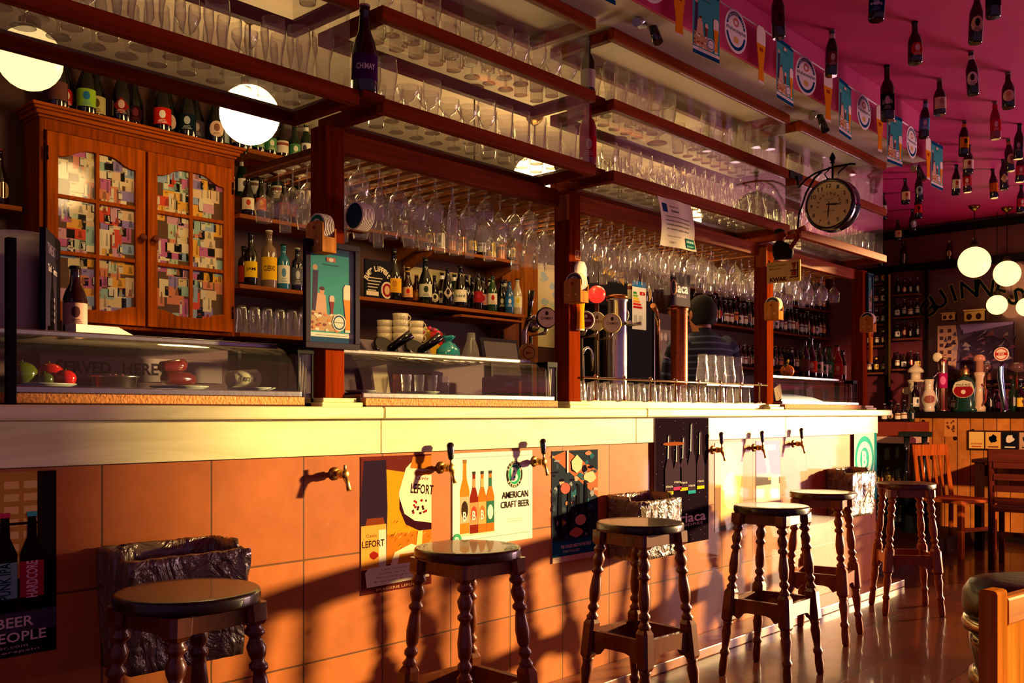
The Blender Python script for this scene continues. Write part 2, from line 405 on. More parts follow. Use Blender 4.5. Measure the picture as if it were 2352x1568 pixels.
def poster(name, label, cat, x0, x1, z0, z1, art_fn, y=2.5, th=.002, base='#eeeeee', mat=None, group=None, bow=0):
    """sheet on a face whose normal is -Y"""
    t = thing(name, label, cat, ((x0+x1)/2, y, z0), 0, group)
    w, h = x1-x0, z1-z0
    mb = MB(); mb.box(-w/2, w/2, -th, 0, 0, h, base); mb.build('sheet', mat or PRINT, t)
    a = Art(w, h, True); art_fn(a, w, h)
    pb = MB(); a.emit(pb, (-w/2, -th, 0), XP, ZP, -YP); pb.build('print', mat or PRINT, t)
    return t
# ================================================================== the room
XE = 10.0
struct('floor', MB().box(-1.5, XE, -4, 4.65, -.06, 0), FLOORT)
struct('ceiling', MB().box(-1.5, XE, -4, 4.65, 3.03, 3.12), MAGENTA)
struct('ceiling_lowered', MB().box(-1.5, 6.35, 2.2, 4.64, 2.752, 3.028), CREAM)
struct('trim_1', MB().box(-1.5, 6.352, 2.185, 2.199, 2.752, 3.028), MAGENTA)
struct('wall_back', MB().box(-1.5, XE, 4.65, 4.75, 0, 3.03), BACKW)
struct('floor_platform', MB().box(.5, 8.9, 2.63, 3.92, .0005, .12, '#3a2018'), SATIN)
struct('wall_back_pier', MB().box(-1.4, 2.655, 4.47, 4.649, 0, 3.028), BACKW)
w = MB(); w.box(XE, XE+.15, .72, 4.65, 0, 3.03); w.box(XE, XE+.15, -4, .719, 2.72, 3.03); w.box(XE, XE+.15, -2.5, -1.69, 0, 2.719)
struct('wall_right', w, MAROON)
wf = MB()
for y in (-1.689, .68): wf.box(XE+.03, XE+.1, y, y+.04, 0, 2.72, '#1c1210')
wf.box(XE+.03, XE+.1, -1.648, .679, 2.66, 2.72, '#1c1210')
struct('window_1', wf, SATIN)
struct('trim_2', MB().box(XE-.07, XE-.001, .72, 4.64, 2.93, 3.0, '#120a0c'), SATIN)
struct('trim_3', MB().box(XE-.12, XE-.001, .72, 4.15, 2.585, 2.64, '#120a0c'), SATIN)

# ================================================================== the counter
bc = thing('bar_counter', 'long bar counter with orange tiled front under cream marble top', 'bar counter', (0, 2.5, 0))
MB().box(-.5, 6.28, 0, .12, 0, .995).build('tiled_front', TILE, bc)
mb = MB()
for a, b in ((-.5, 2.065), (2.068, 3.536), (3.539, 4.98), (4.983, 6.285)): mb.box(a, b, -.012, .1, .995, 1.11)
mb.build('marble_band', MARBLE, bc, bevel=.002)
mb = MB()
for a, b in ((-.5, 2.052), (2.054, 3.577), (3.579, 6.45)): mb.box(a, b, -.045, .42, 1.111, 1.15)
mb.build('marble_top', MARBLE, bc, bevel=.006)
mb = MB(); mb.box(-.5, 6.33, -.17, -.001, 0, .045, '#7a4630'); mb.build('foot_step', plain('step_tile', '#8a5034', .3, .25, 6, .1, coat=.4), bc, bevel=.004)

RED = '#6e240e'; RED2 = '#8a340e'
# posts on marble plinths
for i, (x, lab, zt) in enumerate(((1.975, 'square red wooden post behind the framed beer picture', 2.095), (3.262, 'square red wooden post carrying the tall beer glass sign', 2.095),
                              (5.05, 'square wooden post beside the small tilted drinking figure', 2.095), (6.40, 'square orange wooden post at the far end of the counter', 2.095))):
    p = thing('wooden_post', lab, 'post', (x, 2.66, 1.15), 0, 'posts standing on the counter')
    MB().box(-.041, .041, -.041, .041, .03, zt-1.15, '#7a2a08').build('shaft', WOODZ, p, bevel=.004)
    q = MB(); q.box(-.085, .085, -.085, .085, 0, .0155); q.box(-.07, .07, -.07, .07, .0156, .0298); q.build('plinth', MARBLE, p, bevel=.003)
    if i in (1, 2):
        MB().box(-.058, -.0415, -.046, .02, zt-1.15-.13, zt-1.15-.02, '#a85c30').build('bracket', WOODZ, p, bevel=.002)
for a, b, lab in ((2.018, 3.202, 'wooden beam between the first two posts above hanging glasses'), (3.306, 4.99, 'wooden beam in front of the glasses behind the paper notice'), (5.094, 6.357, 'wooden beam over the far bay of hanging glasses')):
    o = MB().box(a, b, -.02, .02, 0, .07, RED2).build('cross_beam', WOODX, None, (0, 2.68, 2.03), bevel=.003)
    tag(o, lab, 'beam', 'beams between the posts')

# ================================================================== glass display cases hung under the soffit
YF, YB = 2.4, 2.75
CASES = [(.30, 1.907, 'nearest'), (2.0, 3.13, 'second'), (3.25, 4.855, 'third'), (4.985, 6.21, 'fourth')]
LV = (2.15, 2.45, 2.75)
names = {'nearest': 'glazed wooden hanging case above the banknote cabinet', 'second': 'glazed wooden hanging case right of the giant bottle', 'third': 'glazed wooden hanging case above the paper notice', 'fourth': 'glazed wooden hanging case behind the station clock'}
for x0, x1, nm in CASES:
    t = thing('display_case', names[nm], 'display case', ((x0+x1)/2, (YF+YB)/2, 2.102), 0, 'hanging display cases')
    hw = (x1-x0)/2; hd = (YB-YF)/2
    for z in LV:
        zz = z-2.102-.002*(z > 2.7)
        q = MB(); q.box(-hw, hw, -hd, -hd+.035, zz-.046, zz, RED2); q.build('front_rail', WOODX, t, bevel=.003)
        q = MB(); q.box(-hw, hw, hd-.035, hd, zz-.046, zz, RED); q.build('back_rail', WOODX, t, bevel=.003)
        for sx in (-1, 1):
            q = MB(); q.box(min(sx*hw, sx*(hw-.035)), max(sx*hw, sx*(hw-.035)), -hd+.0355, hd-.0355, zz-.046, zz, RED); q.build('side_rail', WOODX, t, bevel=.003)
        if z < 2.7:
            q = MB(); q.box(-hw+.036, hw-.036, -hd+.036, hd-.036, zz-.012, zz-.004, '#ffffff'); q.build('glass_shelf', FROST if z < 2.3 else PANE, t)
    for k in (0, 1):
        z0 = LV[k]-2.102+.001; z1 = LV[k+1]-2.102-.05
        q = MB(); q.box(-hw+.03, hw-.03, -hd+.012, -hd+.017, z0, z1); q.build('front_glass', PANE, t)
        for sx in (-1, 1):
            xa = sx*(hw-.028); q = MB(); q.box(xa-.0025, xa+.0025, -hd+.018, hd-.03, z0, z1); q.build('side_glass', PANE, t)

# ================================================================== glassware
def gl(name, prof, n=18, extra=None, mat=None):
    m = MB(); m.lathe(prof, '#ffffff', n, cap0=True, cap1=False)
    if extra: extra(m)
    return m.build(name, mat or GLASS)
def handle(m):
    m.tube([(.034, 0, .10), (.062, 0, .098), (.07, 0, .06), (.06, 0, .03), (.034, 0, .028)], .006, '#ffffff', 6)
PG = {
 'beer_tumbler': gl('beer_tumbler', [(.026, 0), (.028, .012), (.036, .11), (.037, .145)]),
 'pint_glass': gl('pint_glass', [(.028, 0), (.026, .008), (.027, .05), (.038, .12), (.036, .165), (.034, .17)]),
 'wheat_beer_glass': gl('wheat_beer_glass', [(.028, 0), (.028, .01), (.021, .04), (.024, .09), (.036, .15), (.033, .19)]),
 'beer_mug': gl('beer_mug', [(.036, 0), (.037, .01), (.036, .02), (.037, .12), (.038, .125)], extra=handle),
 'stemmed_beer_glass': gl('stemmed_beer_glass', [(.032, 0), (.030, .004), (.006, .012), (.005, .04), (.02, .055), (.036, .09), (.034, .14), (.032, .145)]),
 'chalice_glass': gl('chalice_glass', [(.036, 0), (.034, .004), (.007, .014), (.008, .06), (.03, .075), (.05, .11), (.05, .135)]),
}
def wine(prof): return prof
_wg = [(.033, 0), (.031, .003), (.004, .008), (.0035, .075), (.015, .085), (.036, .115), (.038, .14), (.031, .185)]
_wc = [(.034, 0), (.032, .003), (.004, .008), (.004, .05), (.025, .065), (.048, .10), (.05, .13), (.041, .165)]
_wf = [(.028, 0), (.026, .003), (.004, .007), (.004, .08), (.014, .10), (.024, .15), (.023, .21)]
for k, p in (('wine_glass', _wg), ('balloon_glass', _wc), ('flute_glass', _wf)):
    PG[k] = gl(k, p, 16)
FRESH = {k: True for k in PG}
def put_glass(kind, loc, label, group, flip=False, rz=None, s=1.0):
    p = PG[kind]
    if FRESH[kind]: FRESH[kind] = False; o = p
    else: o = p.copy(); COL.objects.link(o)
    o.location = loc; o.scale = (s, s, s)
    o.rotation_euler = (PI+R.uniform(-.02, .02) if flip else 0, 0, rz if rz is not None else R.uniform(0, 6.28))
    tag(o, label, 'glass', group); return o
TXT = {'beer_tumbler': 'clear straight beer tumbler', 'pint_glass': 'clear bulged pint glass', 'wheat_beer_glass': 'clear waisted wheat beer glass', 'beer_mug': 'clear beer mug with side handle', 'stemmed_beer_glass': 'clear short stemmed beer glass', 'chalice_glass': 'clear wide beer chalice'}
where = {('nearest', 0): 'lower shelf above banknote cabinet', ('nearest', 1): 'upper shelf of nearest hanging case', ('second', 0): 'lower shelf right of giant bottle', ('second', 1): 'upper shelf right of giant bottle',
         ('third', 0): 'lower shelf above paper notice', ('third', 1): 'upper shelf above paper notice', ('fourth', 0): 'lower shelf behind station clock', ('fourth', 1): 'upper shelf behind station clock'}
LOGO = ['#a01424', '#0e3a6b', '#1c5a34', '#7a2036', '#c9b02c']
for ci, (x0, x1, nm) in enumerate(CASES):
    for lv in (0, 1):
        z = LV[lv]-.004+.0001
        xs = x0+.085 if ci else .62+.25*lv*0
        n = int((x1-.075-xs)/.0885)+1
        for row in range(3):
            for i in range(n):
                x = xs+i*(x1-.08-xs)/(n-1)+R.uniform(-.003, .003)
                if ci == 0 and lv == 1 and row == 2: continue
                seg = int(x*2.3)+lv*3+ci
                kind = ['beer_tumbler', 'pint_glass', 'stemmed_beer_glass', 'beer_tumbler', 'wheat_beer_glass', 'beer_mug', 'chalice_glass', 'pint_glass'][(seg*5) % 8]
                if R.random() < .25: kind = R.choice(list(TXT))
                if kind in ('chalice_glass', 'beer_mug') and row == 1 and R.random() < .5: kind = 'beer_tumbler'
                if nm == 'third' and lv == 1 and abs(x-3.93) < .135: continue
                if kind == 'beer_mug' and (i == 0 or i >= n-1 or abs(x-3.19) < .2): kind = 'beer_tumbler'
                s = .76 if kind == 'chalice_glass' else (.78 if kind == 'beer_mug' else 1)
                y = YF+.082+row*.087
                g = put_glass(kind, (x, y, z), f'{TXT[kind]} standing on {where[(nm, lv)]}', f'{TXT[kind]}s on the {where[(nm, lv)]}', s=s, rz=R.uniform(-1, 1) if kind == 'beer_mug' else None)
# hanging stemware with its racks
HANG = [(2.06, 3.19, 'between the first two posts', 6), (3.33, 4.98, 'behind the paper notice', 6), (5.12, 6.30, 'in the far bay behind the figure', 5)]
for a, b, wh, rows in HANG:
    t = thing('glass_rack', 'slatted overhead rack holding stemmed glasses '+wh, 'glass rack', ((a+b)/2, 2.95, 2.055), 0, 'overhead glass racks')
    hw = (b-a)/2
    n = int((b-a)/.088)
    for i in range(n+1):
        x = -hw+i*(b-a)/n
        q = MB(); q.box(x-.018, x+.018, -.22, .34, -.006, 0, '#a8683a'); q.box(x-.004, x+.004, -.22, .34, .0001, .03, '#5a2c12'); q.build('slat', WOODX, t)
    q = MB(); q.box(-hw-.02, hw+.02, .30, .335, .0301, .06, RED); q.box(-hw-.02, hw+.02, -.2, -.165, .0301, .06, RED); q.build('crosspiece', WOODX, t)
    for r_ in range(rows):
        for i in range(n):
            if R.random() < .04: continue
            kind = R.choice(['wine_glass', 'wine_glass', 'balloon_glass', 'wine_glass', 'flute_glass'])
            if kind == 'balloon_glass': s = .84
            else: s = 1
            x = (a+b)/2-hw+(i+.5)*(b-a)/n; y = 2.775+r_*.093
            put_glass(kind, (x, y, 2.0585), f'upside-down clear {kind.replace("_", " ")} hanging from rack {wh}', f'{kind.replace("_", " ")}es hanging {wh}', flip=True, s=s)

# ================================================================== globes behind the cases
def globe(x, y, z, r, mat, label, top, group, cord=True):
    t = thing('globe_lamp', label, 'lamp', (x, y, z), 0, group)
    MB().ball((0, 0, 0), r, '#ffffff', 24, 14).build('opal_globe', mat, t)
    q = MB(); q.lathe([(.035, r-.004), (.035, r+.03), (.012, r+.045)], '#2a1a12', 12); q.build('collar', SATIN, t)
    if cord:
        q = MB(); q.tube([(0, 0, r+.045), (0, 0, top-z-.03)], .004, '#1a1010', 6); q.build('cord', SATIN, t)
        q = MB(); q.lathe([(.05, top-z-.001), (.045, top-z-.02), (.012, top-z-.05)], '#8a6a3a', 14); q.build('ceiling_rose', BRASS, t)
globe(1.29, 3.4, 2.33, .105, GLOBE, 'glowing globe lamp over the left end of banknote cabinet', 2.752, 'globe lamps over the bar')
globe(2.14, 3.4, 2.335, .118, GLOBE_HOT, 'glowing globe lamp at right end of banknote cabinet', 2.752, 'globe lamps over the bar')
globe(3.39, 3.36, 2.235, .10, GLOBE_HOT, 'glowing globe lamp above the hanging glasses between first two posts', 2.752, 'globe lamps over the bar')
globe(4.6, 3.36, 2.25, .10, GLOBE_HOT, 'glowing globe lamp above the hanging glasses behind the paper notice', 2.752, 'globe lamps over the bar')
globe(3.95, 3.45, 2.42, .118, GLOBE_HOT, 'glowing globe lamp seen through glasses right of the giant bottle', 2.752, 'globe lamps over the bar')
globe(5.45, 3.45, 2.42, .118, GLOBE_HOT, 'glowing globe lamp seen through glasses behind the paper notice', 2.752, 'globe lamps over the bar')
globe(6.9, 3.45, 2.42, .118, GLOBE, 'glowing globe lamp beyond the far hanging case', 3.03, 'globe lamps over the bar')

# ================================================================== bar stools
def leg_mesh(sx, sy, col):
    m = MB(); T = lambda z: .098+(.152-.098)*(1-z/.70)
    def C(z): return Vector((sx*T(z), sy*T(z), z))
    def turned(pr):
        n = 14; rings = [[C(z)+Vector((r*math.cos(2*PI*k/n), r*math.sin(2*PI*k/n), 0)) for k in range(n)] for r, z in pr]
        m.ring(rings, col, n)
    def square(pr):
        rings = []
        for r, z in pr:
            c = r*.62; rings.append([C(z)+Vector(p) for p in ((r, -c, 0), (r, c, 0), (c, r, 0), (-c, r, 0), (-r, c, 0), (-r, -c, 0), (-c, -r, 0), (c, -r, 0))])
        m.ring(rings, col, 8, smooth=False)
    turned([(.012, 0), (.017, .01), (.019, .05), (.016, .085), (.021, .095), (.021, .105), (.015, .115), (.018, .15), (.023, .19), (.018, .215), (.021, .225), (.021, .235)])
    square([(.018, .232), (.026, .245), (.026, .36), (.018, .375)])
    turned([(.019, .37), (.023, .385), (.015, .395), (.013, .402), (.021, .412), (.021, .422), (.013, .432), (.019, .445), (.022, .48), (.017, .525), (.014, .54), (.022, .548), (.022, .556), (.014, .565), (.020, .58), (.023, .597), (.016, .612), (.014, .62), (.023, .628), (.023, .636), (.016, .644), (.02, .652)])
    square([(.02, .65), (.027, .66), (.029, .70)])
    return m
def make_stool(label, seatcol, wood):
    t = thing('bar_stool', label, 'bar stool', group='wooden bar stools along the counter')
    m = MB(); m.lathe([(.150, .7005), (.156, .701), (.1592, .704), (.160, .707), (.160, .7235), (.1588, .728), (.156, .7305), (.152, .7317), (.149, .732), (.10, .7321), (.004, .7322)], seatcol, 40); m.build('seat', TURNED, t)
    q = MB()
    for s in (-1, 1):
        q.box(-.085, .085, s*.098-.011, s*.098+.011, .655, .7005, wood); q.box(s*.098-.011, s*.098+.011, -.085, .085, .655, .7005, wood)
    q.build('apron', TURNED, t, bevel=.002)
    for sx in (-1, 1):
        for sy in (-1, 1): leg_mesh(sx, sy, wood).build('leg', TURNED, t)
    k = .128
    for s in (-1, 1):
        for ax in (0, 1):
            q = MB(); N = 10; pts = []
            for i in range(N+1):
                f = -1+2*i/N; x = f*(k-.02); zb = .262+.018*max(0, 1-(abs(f)/.72)**6) - .012*(1 if .72 < abs(f) < .9 else 0)
                pts.append((x, zb))
            for i in range(N):
                (xa, za), (xb, zb) = pts[i], pts[i+1]
                vs = [(xa, -.01, za), (xb, -.01, zb), (xb, -.01, .335), (xa, -.01, .335), (xa, .01, za), (xb, .01, zb), (xb, .01, .335), (xa, .01, .335)]
                vs = [(x, y+s*k, z) if ax == 0 else (-(y+s*k), x, z) for x, y, z in vs]
                q.add(vs, [(0, 1, 2, 3), (5, 4, 7, 6), (3, 2, 6, 7), (1, 0, 4, 5)], wood)
            q.build('stretcher', TURNED, t)
    return t
s1 = make_stool('dark glossy bar stool in front of the large black plastic bin', '#200c08', '#5c2814')
s2 = make_stool('warm stool', '#421a0c', '#7c3c16')
place(s1, (1.10, 2.0, 0), .12)
place(s2, (2.02, 2.03, 0), -.05, 'dark glossy bar stool under the white craft beer poster')
dup(s1, (2.91, 2.03, 0), -.08, 'dark red bar stool in front of the middle black plastic bin')
dup(s1, (3.81, 1.97, 0), .0, 'dark bar stool standing against the bright glare on tiles')
dup(s2, (4.64, 2.12, 0), .18, 'bar stool with worn legs just right of the glare')
dup(s2, (5.56, 2.04, 0), .62, 'orange brown bar stool beyond the end of the counter')

# ================================================================== bins lined with black plastic
def bag_bin(name, label, x0, x1, yb, yf, z0, z1, seed):
    r = random.Random(seed); t = thing(name, label, 'bin', ((x0+x1)/2, yb, z0), 0, 'plastic lined bins on the counter front')
    hw = (x1-x0)/2; D = yb-yf; H = z1-z0; n = 72; m = MB(); rings = []
    def outline(sc_, inset):
        pts = []
        for k in range(n):
            f = k/n*4; i = int(f); g = f-i
            cs = [(-1, 0), (1, 0), (1, 1), (-1, 1)]; a = cs[i]; b = cs[(i+1) % 4]
            x = a[0]+(b[0]-a[0])*g; y = a[1]+(b[1]-a[1])*g
            pts.append([x*(hw-inset)*sc_, -(inset+y*(D-2*inset)*sc_)-.001])
        return pts
    ph = [r.uniform(0, 6.28) for _ in range(8)]; fr = [r.uniform(2, 16) for _ in range(8)]
    levels = 16
    for L in range(levels+1):
        q = L/levels; sc_ = .92+.08*min(1, q*1.3); o = outline(sc_, 0); ring = []
        for k, (x, y) in enumerate(o):
            w = sum(math.sin(fr[j]*k*2*PI/n*(1 if j % 2 else 2)+ph[j]+q*(3+j)) for j in range(8))*.0022
            x2 = x*(1+w*2); y2 = min(-.001, y*(1+w*4)-abs(w))
            zz = q*H - (0.02 if y < -D*.7 else 0)*q+(r.uniform(-.004, .004) if L == levels else 0)
            ring.append(Vector((x2, y2, zz)))
        rings.append(ring)
    # folded rim and inside
    for ins, dz in ((.006, .004), (.012, -.002), (.014, -.04), (.02, -.12), (.03, -H*.8)):
        o = outline(1, ins); ring = []
        for k, (x, y) in enumerate(o): ring.append(Vector((x, y, H+dz-(0.02 if y < -D*.7 else 0)+r.uniform(-.003, .003))))
        rings.append(ring)
    m.ring(rings, '#3a332c', n, True, True); m.build('plastic_bag', BAG, t)
    q = MB(); q.box(-hw*.6, hw*.6, -.0006, 0, H*.5, H*.7, '#222222'); q.build('wall_bracket', MATT, t)
bag_bin('waste_bin', 'large black plastic lined bin behind the nearest stool', 1.115, 1.46, 2.5, 2.325, .465, .775, 1)
bag_bin('waste_bin', 'black plastic lined bin beside the dark bottle row poster', 3.33, 3.66, 2.5, 2.33, .50, .772, 2)
bag_bin('waste_bin', 'black plastic lined bin hanging beside the teal sticker', 5.52, 5.87, 2.5, 2.34, .51, .79, 3)

# ================================================================== beer taps mounted on the counter front
def make_tap(label, with_handle=True):
    t = thing('wall_tap', label, 'beer tap', group='beer taps mounted on the counter front')
    RX = Matrix.Rotation(PI/2, 4, 'X')
    m = MB(); m.lathe([(.022, 0), (.022, .004), (.014, .010), (.010, .012)], '#c9a050', 14, RX); m.build('flange', BRASS, t)
    m = MB(); m.tube([(0, -.012, 0), (0, -.03, 0), (0, -.034, 0), (0, -.055, 0), (0, -.06, 0), (0, -.085, 0)], [.009, .009, .014, .014, .011, .012], '#c9a050', 12)
    m.ball((0, -.085, 0), .016, '#c9a050', 12, 8); m.build('faucet_body', BRASS, t)
    m = MB(); m.tube([(0, -.088, -.008), (.004, -.10, -.03), (.006, -.108, -.052)], [.010, .008, .009], '#d8b468', 10); m.build('spout', BRASS, t)
    m = MB(); m.tube([(0, -.085, .012), (0, -.085, .03)], [.006, .006], '#d0b070', 8); m.build('lever_stem', BRASS, t)
    if with_handle:
        m = MB(); m.tube([(0, -.085, .03), (0, -.084, .036), (0, -.082, .06), (0, -.078, .082), (0, -.077, .09)], [.008, .012, .015, .017, .010], '#16100e', 12); m.build('handle', GLOSS, t, )
    return t
a = make_tap('brass beer tap without handle left of the dark bottle poster', False); a.location = (1.885, 2.5, .935); a.scale.y = .62
tp = make_tap('brass wall tap'); tp.scale.y = .62
for x, z, lab in ((2.352, .935, 'brass beer tap with black handle left of white craft beer poster'), (2.855, .938, 'brass beer tap with black handle right of white craft beer poster'),
                  (4.215, .945, 'brass beer tap with black handle right of dark bottle row poster'), (4.635, .945, 'brass beer tap with black handle over glare on gold poster'), (5.095, .955, 'brass beer tap with black handle furthest along the counter')):
    place(tp, (x, 2.5 if x < 4.6 or x > 4.9 else 2.5, z), 0, lab)
# ================================================================== posters on the counter front
def artA(a, w, h):
    a.rect(0, 0, w, h, '#241c1c'); a.rect(0, h*.42, w*.93, h, '#c08a3a')
    for i in range(9):
        for j in range(7): a.rect(w*(.03+.1*i), h*(.50+.068*j), w*(.03+.1*i+.075), h*(.50+.068*j+.04), '#e6c070', L=3)
    a.rect(w*.9, h*.45, w*.93, h, '#2a1a14'); a.rect(0, h*.71, w*.93, h*.725, '#2a1a14'); a.rect(w*.93, 0, w, h, '#1c1416')
    a.rect(0, h*.13, w, h*.24, '#4a4654'); a.L = 8
    for k, (x, lc, tx) in enumerate(((.285, '#d9d4c8', 'JACK'), (.38, '#c9d9b0', 'HOPS'), (.6, '#cfd8c8', 'DEAD'), (.735, '#79b8a8', 'PUNK IPA'), (.872, '#b0243c', 'HARDCORE'))):
        a.bottle(w*x, h*.24, h*.54, w*.125, '#1a0f0e', lc, ['#3fa8a0', '#c03050'][k % 2])
        a.text(tx, w*(x), h*.41, h*.20, w*.06, ['#143c40', '#f0d8dc'][k == 4], .02, rot=PI/2)
    a.text('BEER', w*.785, h*.185, w*.19, h*.055, '#f2ead8', .015); a.text('PEOPLE', w*.80, h*.105, w*.29, h*.055, '#f2ead8', .015)
    a.text('beer.com', w*.75, h*.055, w*.2, h*.018, '#d8d0c0'); a.text('beerspain', w*.78, h*.025, w*.26, h*.018, '#d8d0c0')
poster('wall_poster', 'dark poster of beer bottles reading beer people at frame edge', 'poster', .55, 1.012, .53, .985, artA, group=None)
def artB(a, w, h):
    r = random.Random(3)
    a.rect(0, 0, w, h, '#5e2420'); a.poly([(w*.34, h*.25), (w, h*.25), (w, h*.62), (w*.72, h*.86), (w*.34, h*.9)], '#d98a1c'); a.rect(w*.34, h*.20, w, h*.42, '#b86a1c')
    for i in range(46): x = r.uniform(.36, .97); y = r.uniform(.22, .5); a.poly([(w*x, h*y), (w*(x+.05), h*(y+.02)), (w*(x+.045), h*(y+.028))], r.choice(['#7a3a10', '#e6a838', '#8a4a14']), L=4)
    a.L = 6
    a.poly([(w*.0, h*.18), (w*.34, h*.18), (w*.36, h*.62), (w*.34, h*.97), (w*.04, h*.97), (0, h*.7)], '#2a1c2e')
    a.poly([(w*.04, h*.47), (w*.34, h*.47), (w*.3, h*.55), (w*.08, h*.55)], '#74341c'); a.rect(0, h*.18, w*.34, h*.50, '#d89440'); a.rect(w*.24, h*.19, w*.34, h*.46, '#d8c8b0')
    a.text('LEFORT', w*.165, h*.365, w*.30, h*.05, '#2a1418', .02); a.text('Cuvée', w*.14, h*.425, w*.14, h*.025, '#5a1c18'); a.blob(w*.17, h*.28, w*.08, h*.035, '#8a2018', r)
    a.poly([(w*.62, h*.9), (w*.73, h*.96), (w, h*.99), (w, h*.46), (w*.86, h*.455), (w*.66, h*.50), (w*.54, h*.62), (w*.52, h*.72)], '#f3e2b8')
    a.poly([(w*.53, h*.68), (w*.6, h*.56), (w*.75, h*.50), (w, h*.47), (w, h*.42), (w*.82, h*.42), (w*.62, h*.48), (w*.53, h*.6)], '#33121c')
    a.poly([(w*.68, h*.9), (w*.72, h*.985), (w, h*.99), (w, h*.88)], '#b06a24'); a.rect(w*.76, h*.84, w, h*.875, '#c0702a')
    a.poly([(w*.80, h*.42), (w*.87, h*.42), (w*.84, h*.2), (w*.74, h*.19)], '#e8c478'); a.poly([(w*.40, h*.19), (w*.46, h*.28), (w*.7, h*.33), (w*.95, h*.26), (w, h*.19)], '#f0dcae'); a.poly([(w*.5, h*.19), (w*.53, h*.26), (w*.85, h*.26), (w*.92, h*.19)], '#c87a1e')
    a.text('LEFORT', w*.86, h*.735, w*.34, h*.075, '#2a1216', .02, rot=-.12); a.text('Cuvée', w*.86, h*.82, w*.2, h*.03, '#8a2a1a', rot=-.1)
    for i in range(16): a.blob(w*r.uniform(.72, .95), h*r.uniform(.55, .66), w*.02, h*.012, r.choice(['#8a1824', '#3a1a14']), r)
    a.poly([(w*.07, h*.05), (w*.96, h*.06), (w*.98, h*.17), (w*.94, h*.19), (w*.1, h*.19), (w*.05, h*.16)], '#e4ddc0')
    for i, t in enumerate(('Cuvée limited quadrupel', 'malty spicy dark', 'Bière brune de garde puissant', 'Bruin bier, schotel rijk')): a.text(t, w*.52, h*(.165-.028*i), w*(.5+.06*i), h*.016, '#6a5a48')
    a.text('BRASSERIE LEFORT', w*.5, h*.025, w*.6, h*.018, '#e0a070')
poster('wall_poster', 'poster of dark bottle and foaming goblet lettered Lefort', 'poster', 1.99, 2.304, .527, .985, artB)
def artC(a, w, h):
    a.rect(0, 0, w, h, '#efeada')
    for i in range(46): a.rect(w*(.03+.0205*i), h*.945, w*(.03+.0205*i+.009), h*.952, '#4a4a3a', L=3); a.rect(w*(.12+.0185*i), h*.075, w*(.12+.0185*i+.009), h*.083, '#3a6a4a', L=3)
    a.L = 4
    a.rect(w*.07, h*.12, w*.51, h*.15, '#d8cfa8')
    a.bottle(w*.14, h*.15, h*.78, w*.115, '#c07a24', '#b8a888', '#8a6a3a', '#3a2a1c')
    for x, b, l, ac in ((.25, '#7a2418', '#e08a5a', '#b8402a'), (.35, '#b86a20', '#e0a060', '#c46a30'), (.45, '#b86a24', '#2f6a50', '#d8e0d0')): a.bottle(w*x, h*.14, h*.66, w*.098, b, l, '#3a3a34', ac, l)
    for x in (.14, .25, .35, .45): a.text('B', w*x, h*.33, w*.04, h*.10, '#f0ead8', .02)
    a.ell(w*.76, h*.74, w*.105, h*.15, '#2c3424'); a.ell(w*.76, h*.74, w*.082, h*.118, '#e8e6d4'); a.ell(w*.76, h*.74, w*.078, h*.112, '#2f9a6c')
    a.arc('BROOKLYN', w*.76, h*.74, w*.093, h*.028, PI*.86, PI*.14, '#e9e2c0', .01, ry=h*.135); a.arc('BREWERY', w*.76, h*.74, w*.093, h*.028, PI*1.2, PI*1.8, '#e9e2c0', .01, False, ry=h*.135)
    a.text('B', w*.76, h*.74, w*.085, h*.16, '#f2f0e0', .04)
    a.text('AMERICAN', w*.77, h*.515, w*.345, h*.075, '#2a241c', .012); a.text('CRAFT BEER', w*.77, h*.41, w*.375, h*.075, '#2a241c', .012)
    a.text('imported by craft beer', w*.77, h*.245, w*.2, h*.012, '#d8a070'); a.text('www.beer.com', w*.77, h*.22, w*.2, h*.012, '#d8a070')
    a.ell(w*.05, h*.08, w*.055, h*.08, '#3fa070'); a.text('B', w*.05, h*.08, w*.05, h*.09, '#eef0e0', .03)
poster('wall_poster', 'white poster reading American craft beer with four bottles', 'poster', 2.408, 2.845, .636, .983, artC)
def artD(a, w, h):
    r = random.Random(9)
    a.rect(0, 0, w, h, '#2a3440'); a.poly([(0, h*.95), (w, h*.55), (w, h*.8), (w*.3, h)], '#a86444')
    for i in range(60): a.blob(w*r.uniform(0, 1), h*r.uniform(.2, .97), w*r.uniform(.03, .1), h*r.uniform(.01, .04), r.choice(['#1d2733', '#8a8f92', '#3a4654', '#b8785a', '#1c1420', '#2c6070', '#c49a80']), r)
    for x in (.16, .36, .55, .72): a.poly([(w*(x-.05), h*.25), (w*(x+.05), h*.22), (w*(x+.03), h*.68), (w*(x-.03), h*.7)], '#191a22')
    a.ell(w*.6, h*.36, w*.12, h*.05, '#d8a080'); a.blob(w*.5, h*.25, w*.2, h*.05, '#c87860', r); a.blob(w*.8, h*.75, w*.18, h*.06, '#e0b890', r); a.ell(w*.27, h*.66, w*.1, h*.05, '#c85c50')
    a.rect(w*.3, h*.8, w*.34, h, '#a8b4b8'); a.poly([(w*.4, h*.9), (w*.52, h*.96), (w*.64, h*.9), (w*.62, h*.83), (w*.52, h*.79), (w*.42, h*.83)], '#d8c49c')
    a.rect(0, h*.05, w, h*.19, '#1b5a70'); a.rect(0, 0, w, h*.05, '#d8b89a'); a.text('THE CANDID BEER ON THE SHELF', w*.5, h*.135, w*.66, h*.03, '#e8e2cc', .02); a.text('DISTILLED', w*.4, h*.09, w*.36, h*.02, '#e8e2cc')
poster('wall_poster', 'poster of food and drinks with teal band below', 'poster', 2.966, 3.27, .52, .975, artD)
